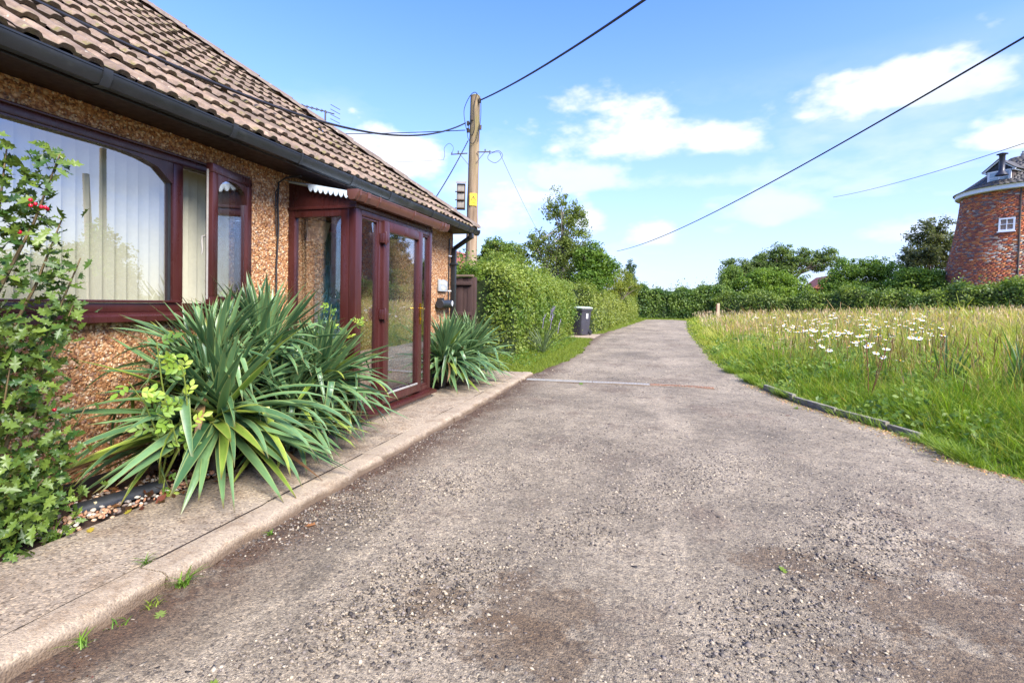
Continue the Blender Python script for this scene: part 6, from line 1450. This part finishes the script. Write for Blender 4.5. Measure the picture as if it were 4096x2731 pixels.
for (n, r0, r1, a0, a1, wf) in ((105000, 4.2, 8.5, 8, 36, .0065), (11000, 3.6, 9, 36, 70, .012), (88000, 8.5, 15, 5, 34, .011), (60000, 15, 27, 2, 34, .021), (44000, 27, 47, 1.5, 35, .040), (9000, 9, 24, 34, 62, .03)):
    nt_ = n // KT; x, y, r = sector(nt_, r0, r1, a0, a1); e = x - x_right(y); k = (e > -.05) & (y < 43.0)
    x, y, r, e = x[k], y[k], r[k], np.clip(e[k], 0, None); m_ = len(x)
    patchy = np.clip(.5 + .45 * (np.sin(x * 1.3 + 2) * np.sin(y * .9 + 1) + .6 * np.sin(x * 3.1 - y * 2.3 + 1)), 0, 1)
    patch2 = np.clip(.5 + .5 * np.sin(x * .8 - 1.2) * np.sin(y * .55 + 2.1) + .25 * np.sin(x * 2.2 + y * 1.4), 0, 1)
    th = (.05 + .20 * sstep(e, .0, 1.0) + .15 * sstep(e, 1.2, 4.5)) * np.exp(rng.normal(0, .32, m_)) * (.7 + .6 * patchy)
    straw = np.clip((sstep(r, 11.0, 24) * .22 + .03) * (.25 + 1.2 * patch2) * sstep(e, .5, 3.0), 0, .62)
    ty = rng.random(m_); isst = ty < straw; isyl = (~isst) & (ty < straw + .2 + .42 * sstep(r, 6, 16))
    g = rng.random((m_, 1)); Ct = np.array((.07, .17, .012)) * (1 - g) + np.array((.30, .42, .03)) * g
    g = rng.random((m_, 1)); Cyl = np.array((.30, .35, .035)) * (1 - g) + np.array((.46, .44, .08)) * g
    g = rng.random((m_, 1)); Cst = np.array((.44, .32, .10)) * (1 - g) + np.array((.56, .45, .20)) * g
    pink = rng.random(m_) < .3; Cst[pink] = Cst[pink] * np.array((1.0, .80, .82))
    Ct = np.where(isst[:, None], Cst, np.where(isyl[:, None], Cyl, Ct)); th = np.where(isst, th * 1.2 + .06, th)
    ln = rng.normal(0, .28, (m_, 2)); sp = .018 + .0045 * r
    q_ = np.repeat(np.arange(m_), KT); off = rng.normal(0, 1, (len(q_), 2)) * sp[q_][:, None]
    xx, yy = x[q_] + off[:, 0], y[q_] + off[:, 1]; kk = xx - x_right(yy) > -.06; q_, xx, yy, off = q_[kk], xx[kk], yy[kk], off[kk]; n_ = len(q_)
    Ps.append(np.stack([xx, yy, z_ground(xx, yy) - .01], 1)); Hs.append(th[q_] * rng.uniform(.45, 1.2, n_)); Ws.append(wf * rng.uniform(.6, 1.4, n_)); Cs.append(Ct[q_] * rng.uniform(.7, 1.25, (n_, 1))); Ls.append(ln[q_] + off / (sp[q_][:, None] * 4))
grass_mesh('meadow_grass', np.concatenate(Ps), np.concatenate(Hs), np.concatenate(Ws), np.concatenate(Cs), None, 'tall uncut green and straw-coloured meadow grass right of the drive', 'grass', np.concatenate(Ls))
# grass and weeds lapping over the right-hand edging
n = 9000; ye = rng.uniform(4.3, 10.4, n); cl_ = np.clip(.5 + .6 * np.sin(ye * 5.1) + .4 * np.sin(ye * 11.3 + 1), 0, 1); k = rng.random(n) < (.25 + .75 * cl_) * np.where((ye > 5.7) & (ye < 7.6), .22, 1.0); ye, cl_ = ye[k], cl_[k]; n = len(ye)
xe = x_right(ye) + rng.normal(.06, .045, n) - .05 * cl_ * rng.random(n); g = rng.random((n, 1))
grass_mesh('edge_grass', np.stack([xe, ye, np.maximum(z_ground(xe, ye), z_drive(ye)) - .01], 1), rng.uniform(.05, .17, n) * (.5 + .7 * cl_), rng.uniform(.004, .009, n), np.array((.10, .19, .02)) * (1 - g) + np.array((.30, .38, .05)) * g, None, 'short grass lapping over the grey edging stones', 'grass', np.stack([rng.normal(-.45, .3, n), rng.normal(-.2, .3, n)], 1))
# seed heads on thin stalks
SV = np.array([(-.1, 0, 0), (.1, 0, 0), (-.08, .06, .78), (.08, .06, .78), (-.8, .08, .84), (.8, .08, .84), (0, .12, 1.0)]); SF = np.array([(0, 1, 3), (0, 3, 2), (2, 3, 5), (2, 5, 4), (4, 5, 6)])
Ps, As, Cs = [], [], []
for (n, r0, r1, w, c_) in ((1500, 5.5, 11, .007, '#7d6a3c'), (2000, 10, 20, .012, '#b39a70'), (3000, 19, 44, .026, '#bda684')):
    x, y, r = sector(n, r0, r1, 3, 34); e = x - x_right(y); k = (e > .5) & (y < 43); x, y, r = x[k], y[k], r[k]; m_ = len(x)
    h_ = rng.uniform(.45, .85, m_) * (1.1 if r0 < 10 else .95); As.append(rotz(rng.uniform(0, 6.28, m_)) * np.stack([np.full(m_, w), h_, h_], 1)[:, None, :]); Ps.append(np.stack([x, y, z_ground(x, y)], 1)); Cs.append(jit(lin(c_), m_, .35, .15))
tag(inst('seed_heads', SV, SF, np.concatenate(As), np.concatenate(Ps), np.concatenate(Cs), MAT['grass'], None, 'stuff'), 'feathery brown grass seed heads standing above the meadow', 'grass')
# short verge left of the drive and at its far end
x = rng.uniform(-3.6, -1.4, 46000); y = 8.45 + (17.3 - 8.45) * rng.random(46000) ** 1.3; k = (x < x_left(y) + .05 * rng.random(len(x))) & ~((x < -2.1) & (y < 8.6)); x, y = x[k], y[k]
x2 = rng.uniform(-3.2, -.3, 26000); y2 = rng.uniform(19.5, 41, 26000); k = x2 < x_left(y2) + .06; x2, y2 = x2[k], y2[k]
x3 = rng.uniform(-3, 5, 9000); y3 = rng.uniform(39.8, 44, 9000)
xx, yy = np.concatenate([x, x2, x3]), np.concatenate([y, y2, y3]); m_ = len(xx); ff = np.concatenate([np.ones(len(x)), np.full(len(x2), 1.5), np.full(len(x3), 2.2)])
edge_h = np.clip((x_left(yy) - xx) / 1.2, 0, 1); edge_h[len(x) + len(x2):] = .3
g = rng.random((m_, 1)); C = np.array((.13, .20, .018)) * (1 - g) + np.array((.27, .31, .035)) * g
grass_mesh('verge_grass', np.stack([xx, yy, z_ground(xx, yy) - .005], 1), (.035 + .05 * rng.random(m_) + .13 * edge_h ** 2 * rng.random(m_)) * ff ** .5, .006 * ff ** 1.2 * rng.uniform(.7, 1.4, m_), C, None, 'short bright verge grass left of the drive')

# broad-leaved herbs mixed into the near meadow
x, y, r = sector(26000, 4.4, 16, 6, 36); e = x - x_right(y); cl_ = np.sin(x * 2.7 + 1) * np.sin(y * 2.2) + .4 * np.sin(x * 6 - y * 5); k = (e > .12) & (cl_ > .05); x, y, r, e = x[k], y[k], r[k], e[k]; m_ = len(x)
P = np.stack([x, y, z_ground(x, y) + rng.uniform(.03, .34, m_) * (.3 + .7 * sstep(e, 0, 1.2))], 1); g = rng.random((m_, 1))
tag(foliage('meadow_herbs', P, rng.normal(0, .6, (m_, 3)) + np.array([-.2, -.4, .8]), rng.uniform(.035, .10, m_), np.array((.07, .15, .02)) * (1 - g) + np.array((.24, .33, .05)) * g, None), 'low broad-leaved weeds among the meadow grass', 'weeds')
# ox-eye daisies
dm_ = MB(); dm_.mi = 0
dm_.tube([(0, 0, 0), (.015, .01, .25), (.01, .02, .5)], .004, 4); dm_.mi = 1
vs_ = [(.01, .02, .503)]; fs = []
for k in range(14):
    a = 2 * math.pi * k / 14; vs_.append((.01 + .045 * math.cos(a) * (1 if k % 2 else .7), .02 + .045 * math.sin(a) * (1 if k % 2 else .7), .498 + .006 * (k % 2)))
fs = [(0, 1 + k, 1 + (k + 1) % 14) for k in range(14)]; dm_.add(vs_, fs); dm_.mi = 2
dm_.lathe([(.014, 0), (.012, .008), (.003, .012)], (.01, .02, .503), 'Z', 8)
proto = dm_.build('oxeye_daisy', [simple('daisy_stem', lin('#5b7a2c'), .7, .1, 20), MAT['petal'], simple('daisy_eye', lin('#d9a514'), .7, .1, 40)], None)
dme = proto.data; first = True; cnt = 0
while cnt < 230:
    u_ = random.random()
    r = random.uniform(8.5, 12.5) if u_ < .45 else random.uniform(12, 21); a = R(random.uniform(10.5, 25)); x, y = r * math.sin(a), r * math.cos(a)
    if x - x_right(y) < 1.0 or not 10 < math.degrees(a) < 27: continue
    o = proto if first else bpy.data.objects.new('oxeye_daisy', dme)
    if not first: col.objects.link(o)
    first = False; s_ = random.uniform(.6, 1.25); o.location = (x, y, float(z_ground(x, y))); o.rotation_euler = (random.gauss(0, .24), random.gauss(0, .24), random.uniform(0, 6.28)); o.scale = (s_ * 1.1, s_ * 1.1, random.uniform(.85, 1.75))
    tag(o, 'white ox-eye daisy with yellow centre standing in the meadow grass', 'daisy', 'ox-eye daisies in the meadow'); cnt += 1

# broad-leaved and sword-leaved plants in the meadow
def plant(name, label, cat, base, n, shape, length, width, c1, c2, el0=55, group=None, seedstalk=0):
    bx_, by_ = base; z0 = float(z_ground(bx_, by_)); root = thing(name, label, cat, (bx_, by_, z0), group)
    for i in range(n):
        az = i * 2.4 + random.gauss(0, .3); e_ = R(el0 + random.gauss(0, 12)); d_ = Vector((math.cos(az) * math.cos(e_), math.sin(az) * math.cos(e_), math.sin(e_)))
        s_ = d_.cross(Vector((0, 0, 1))).normalized(); m3 = Matrix((s_, d_, s_.cross(d_))).transposed() @ Matrix.Rotation(random.gauss(0, .4), 3, 'Y'); ln = length * random.uniform(.7, 1.15)
        V_, F_, C_ = YL[shape]; k = random.random(); cc = np.array(c1) * (1 - k) + np.array(c2) * k
        me = np_mesh('leaf', V_ * np.array([width / .09, 1, 1]) * ln, F_, np.tile(cc[None], (len(V_), 1))); me.shade_smooth(); me.materials.append(MAT['leaf'])
        o = bpy.data.objects.new('leaf', me); col.objects.link(o); o.parent = root; m4 = m3.to_4x4(); m4.translation = Vector((random.gauss(0, .02), random.gauss(0, .02), .02)); o.matrix_local = m4
    for k in range(seedstalk):
        mb = MB(); t_ = Vector((bx_, by_, z0)) + Vector((random.gauss(0, .08), random.gauss(0, .08), random.uniform(.6, .85))); mb.tube([(bx_, by_, z0), (Vector((bx_, by_, z0)) + t_) / 2 + Vector((.01, 0, 0)), t_], [.006, .005, .004], 5)
        for q_ in range(10): p = Vector((bx_, by_, z0)).lerp(t_, .55 + .045 * q_); mb.lathe([(.002, -.012), (.010, 0), (.002, .012)], p + Vector((random.gauss(0, .01), random.gauss(0, .01), 0)), 'Z', 5)
        mb.build('seed_stalk', simple('dock_seed', lin('#7a5238'), .9, .3, 30) if 'dock_seed' not in bpy.data.materials else bpy.data.materials['dock_seed'], root, 0, 60)
    return root
IG = 'sword-leaved clumps in the meadow'
plant('iris_clump', 'upright blue-green sword-leaf clump in the middle of the near meadow', 'iris', (4.3, 7.4), 24, 'stiff', .92, .06, (.04, .11, .03), (.10, .18, .05), 78, IG)
plant('iris_clump', 'sword-leaf clump beside the dock, nearest the daisies', 'iris', (3.75, 7.9), 16, 'stiff', .78, .055, (.05, .12, .035), (.10, .18, .05), 76, IG)
plant('iris_clump', 'tall sword-leaf clump at the right edge of the picture', 'iris', (3.95, 5.75), 22, 'stiff', .80, .055, (.04, .12, .025), (.11, .19, .05), 75, IG)
plant('dock_plant', 'broad-leaved dock with rusty seed stalk near the grey edging', 'dock', (2.72, 7.5), 10, 'arch', .34, .13, (.10, .18, .02), (.24, .31, .05), 42, 'docks', 3)
plant('dock_plant', 'leafy dock further back among the daisies', 'dock', (4.1, 8.9), 10, 'arch', .36, .14, (.09, .17, .02), (.2, .28, .04), 45, 'docks', 2)
plant('dock_plant', 'low dock with orange withered leaves at the edging stones', 'dock', (2.42, 7.28), 6, 'arch', .22, .12, (.42, .12, .02), (.40, .26, .05), 25, 'docks')
plant('dock_plant', 'reddish seeding dock far right in the meadow', 'dock', (6.6, 9.6), 6, 'arch', .3, .1, (.30, .10, .06), (.32, .2, .06), 55, 'docks', 4)
plant('dock_plant', 'big-leaved dock in front of the middle sword leaves', 'dock', (3.7, 7.1), 11, 'arch', .38, .15, (.07, .15, .03), (.15, .24, .06), 38, 'docks')
WG = 'tall weeds in the near meadow'
for (lb, p_, n_, ln, c1, c2, st) in (('tall dark-stalked weed left of the right-hand sword leaves', (4.6, 6.6), 9, .34, (.08, .18, .02), (.22, .32, .04), 4), ('bushy lime weed behind the grey edging stones', (2.95, 6.55), 16, .30, (.16, .28, .02), (.32, .42, .05), 0), ('leafy weed with brown spires far right of the near meadow', (5.3, 7.2), 9, .36, (.08, .17, .02), (.2, .3, .04), 5), ('pale green weed in front of the daisies', (3.3, 8.6), 14, .34, (.14, .25, .03), (.30, .40, .06), 1), ('spiky weed clump at the lower right corner of the meadow', (3.55, 5.2), 16, .34, (.10, .22, .02), (.24, .36, .04), 1)):
    plant('meadow_weed', lb, 'weed', p_, n_, 'arch', ln, .09, c1, c2, 55, WG, st)
plant('iris_clump', 'short sword-leaf clump nearest the lower right corner', 'iris', (3.3, 5.45), 14, 'stiff', .55, .05, (.05, .13, .03), (.12, .2, .05), 74, IG)
# buddleia-like shrub with purple flower spikes at the hedge foot
bud = plant('lavender_bush', 'grey-green lavender-like bush with purple spikes beside the clipped hedge', 'shrub', (-2.55, 11.9), 46, 'thin', .85, .035, (.09, .13, .06), (.17, .22, .10), 66)
for k in range(5):
    az = random.uniform(-1.2, 1.6); p = Vector((-2.55 + .28 * math.cos(az) + random.gauss(0, .12), 11.9 + .28 * math.sin(az) + random.gauss(0, .12), random.uniform(.55, 1.1))); mb = MB()
    mb.tube([p + Vector((-.03, 0, -.22)), p], .004, 5)
    for q_ in range(9): mb.lathe([(.002, -.010), (.011 * (1 - q_ * .08), 0), (.002, .010)], p + Vector((random.gauss(0, .010) + q_ * .006, random.gauss(0, .010), q_ * .016)), 'Z', 5)
    mb.build('flower_spike', simple('purple_flower', lin('#9f86b8'), .8, .2, 30) if 'purple_flower' not in bpy.data.materials else bpy.data.materials['purple_flower'], bud)
# weeds at the hedge foot
n = 2600; x = rng.uniform(-3.1, -2.35, n); y = rng.uniform(9.6, 17.0, n); P = np.stack([x, y, z_ground(x, y) + rng.uniform(.02, .28, n) * np.clip((-2.3 - x), .2, 1)], 1)
tag(foliage('hedge_foot_weeds', P, rng.normal(0, .6, (n, 3)) + np.array([.2, -.2, .8]), rng.uniform(.03, .07, n), jit((.10, .18, .025), n, .5, .15), None), 'low weeds growing along the foot of the clipped hedge', 'weeds')

# tufts of grass and small weeds by the kerb
TG = 'weed tufts along the kerb'
def tuft(label, x, y, n_, h_, c_=(.12, .22, .02), z=None):
    z0 = float(z_dr(x, y)) if z is None else z; P = np.stack([x + rng.normal(0, .012, n_), y + rng.normal(0, .012, n_), np.full(n_, z0)], 1)
    V_ = BLD[2]; a = rng.uniform(0, 6.28, n_); hh = h_ * rng.uniform(.5, 1.2, n_); A = rotz(a) * np.stack([rng.uniform(.004, .008, n_), hh * 1.1, hh], 1)[:, None, :]
    W = np.einsum('nij,vj->nvi', A, V_) + P[:, None] - np.array([x, y, z0]); F_ = (BLF[None] + (np.arange(n_) * len(V_))[:, None, None]).reshape(-1, 3)
    me = np_mesh('grass_tuft', W.reshape(-1, 3), F_, np.repeat(jit(c_, n_, .4, .15), len(V_), 0)); o = link('grass_tuft', me, None, MAT['grass']); o.location = (x, y, z0); tag(o, label, 'weed', TG)
tuft('largest green grass tuft beside the kerb crack', -1.955, 1.70, 34, .075)
tuft('small sprout just below the kerb crack', -1.94, 1.55, 16, .035, (.2, .28, .03))
tuft('fresh grass sprig at the kerb nearest the camera', -1.955, 1.30, 18, .05)
tuft('tiny sprig between two kerb tufts', -1.95, 1.43, 10, .03)
tuft('sprig growing in the path joint behind the kerb', -2.175, 1.70, 14, .045, z=0.0)
tuft('thin tuft beside the kerb in front of the yuccas', -1.94, 2.2, 12, .03)
tuft('spiky tuft at the left bed edge by the holly', -2.83, 1.75, 30, .10, z=-.02)
tuft('yellow-green tuft at the near end of the edging stones', 2.28, 6.25, 40, .06, (.2, .3, .03))
tuft('low tuft on the drive before the edging stones', 1.75, 6.95, 26, .04, (.17, .26, .03))
tuft('flat tuft midway along the grey edging', 2.42, 5.85, 34, .06, (.17, .27, .03))
# single fallen leaves and twigs
FG = 'fallen leaves on the ground'
def fallen(label, x, y, s_, c_, rz, z=None):
    z0 = (float(z_dr(x, y)) if z is None else z) + .006; V_ = HV[:, :] * np.array([1.1, 1, .6]) * s_
    me = np_mesh('fallen_leaf', V_, HF, np.tile(np.array([c_]), (17, 1))); o = link('fallen_leaf', me, None, MAT['leaf']); o.location = (x, y, z0); o.rotation_euler = (random.gauss(0, .15), random.gauss(0, .15), rz); tag(o, label, 'leaf', FG)
fallen('pale green fallen leaf on the drive below the kerb crack', -1.86, 1.52, .07, (.26, .34, .08), .8)
fallen('green leaf lying in the bottom left corner', -1.80, 1.04, .085, (.16, .26, .05), .2)
fallen('orange-brown leaf on the drive before the kerb', -1.80, 2.35, .06, (.45, .2, .08), 2.1)
fallen('yellow leaf on the path beside the holly', -2.74, 1.86, .06, (.55, .42, .06), 1.0, 0.0)
fallen('yellow leaf at the path edge by the pebbles', -2.78, 2.08, .05, (.5, .42, .06), .3, 0.0)
fallen('green leaf beside the metal drain', -1.05, 7.75, .10, (.16, .28, .03), .5)
fallen('green leaf in the middle of the drive', .62, 2.62, .05, (.18, .26, .03), .5)
fallen('dark red leaf on the drive left of the edging', 1.52, 6.4, .06, (.22, .06, .03), 1.5)
fallen('small clover-like leaf on the drive near the camera', -1.35, 1.28, .045, (.22, .3, .05), 2.6)
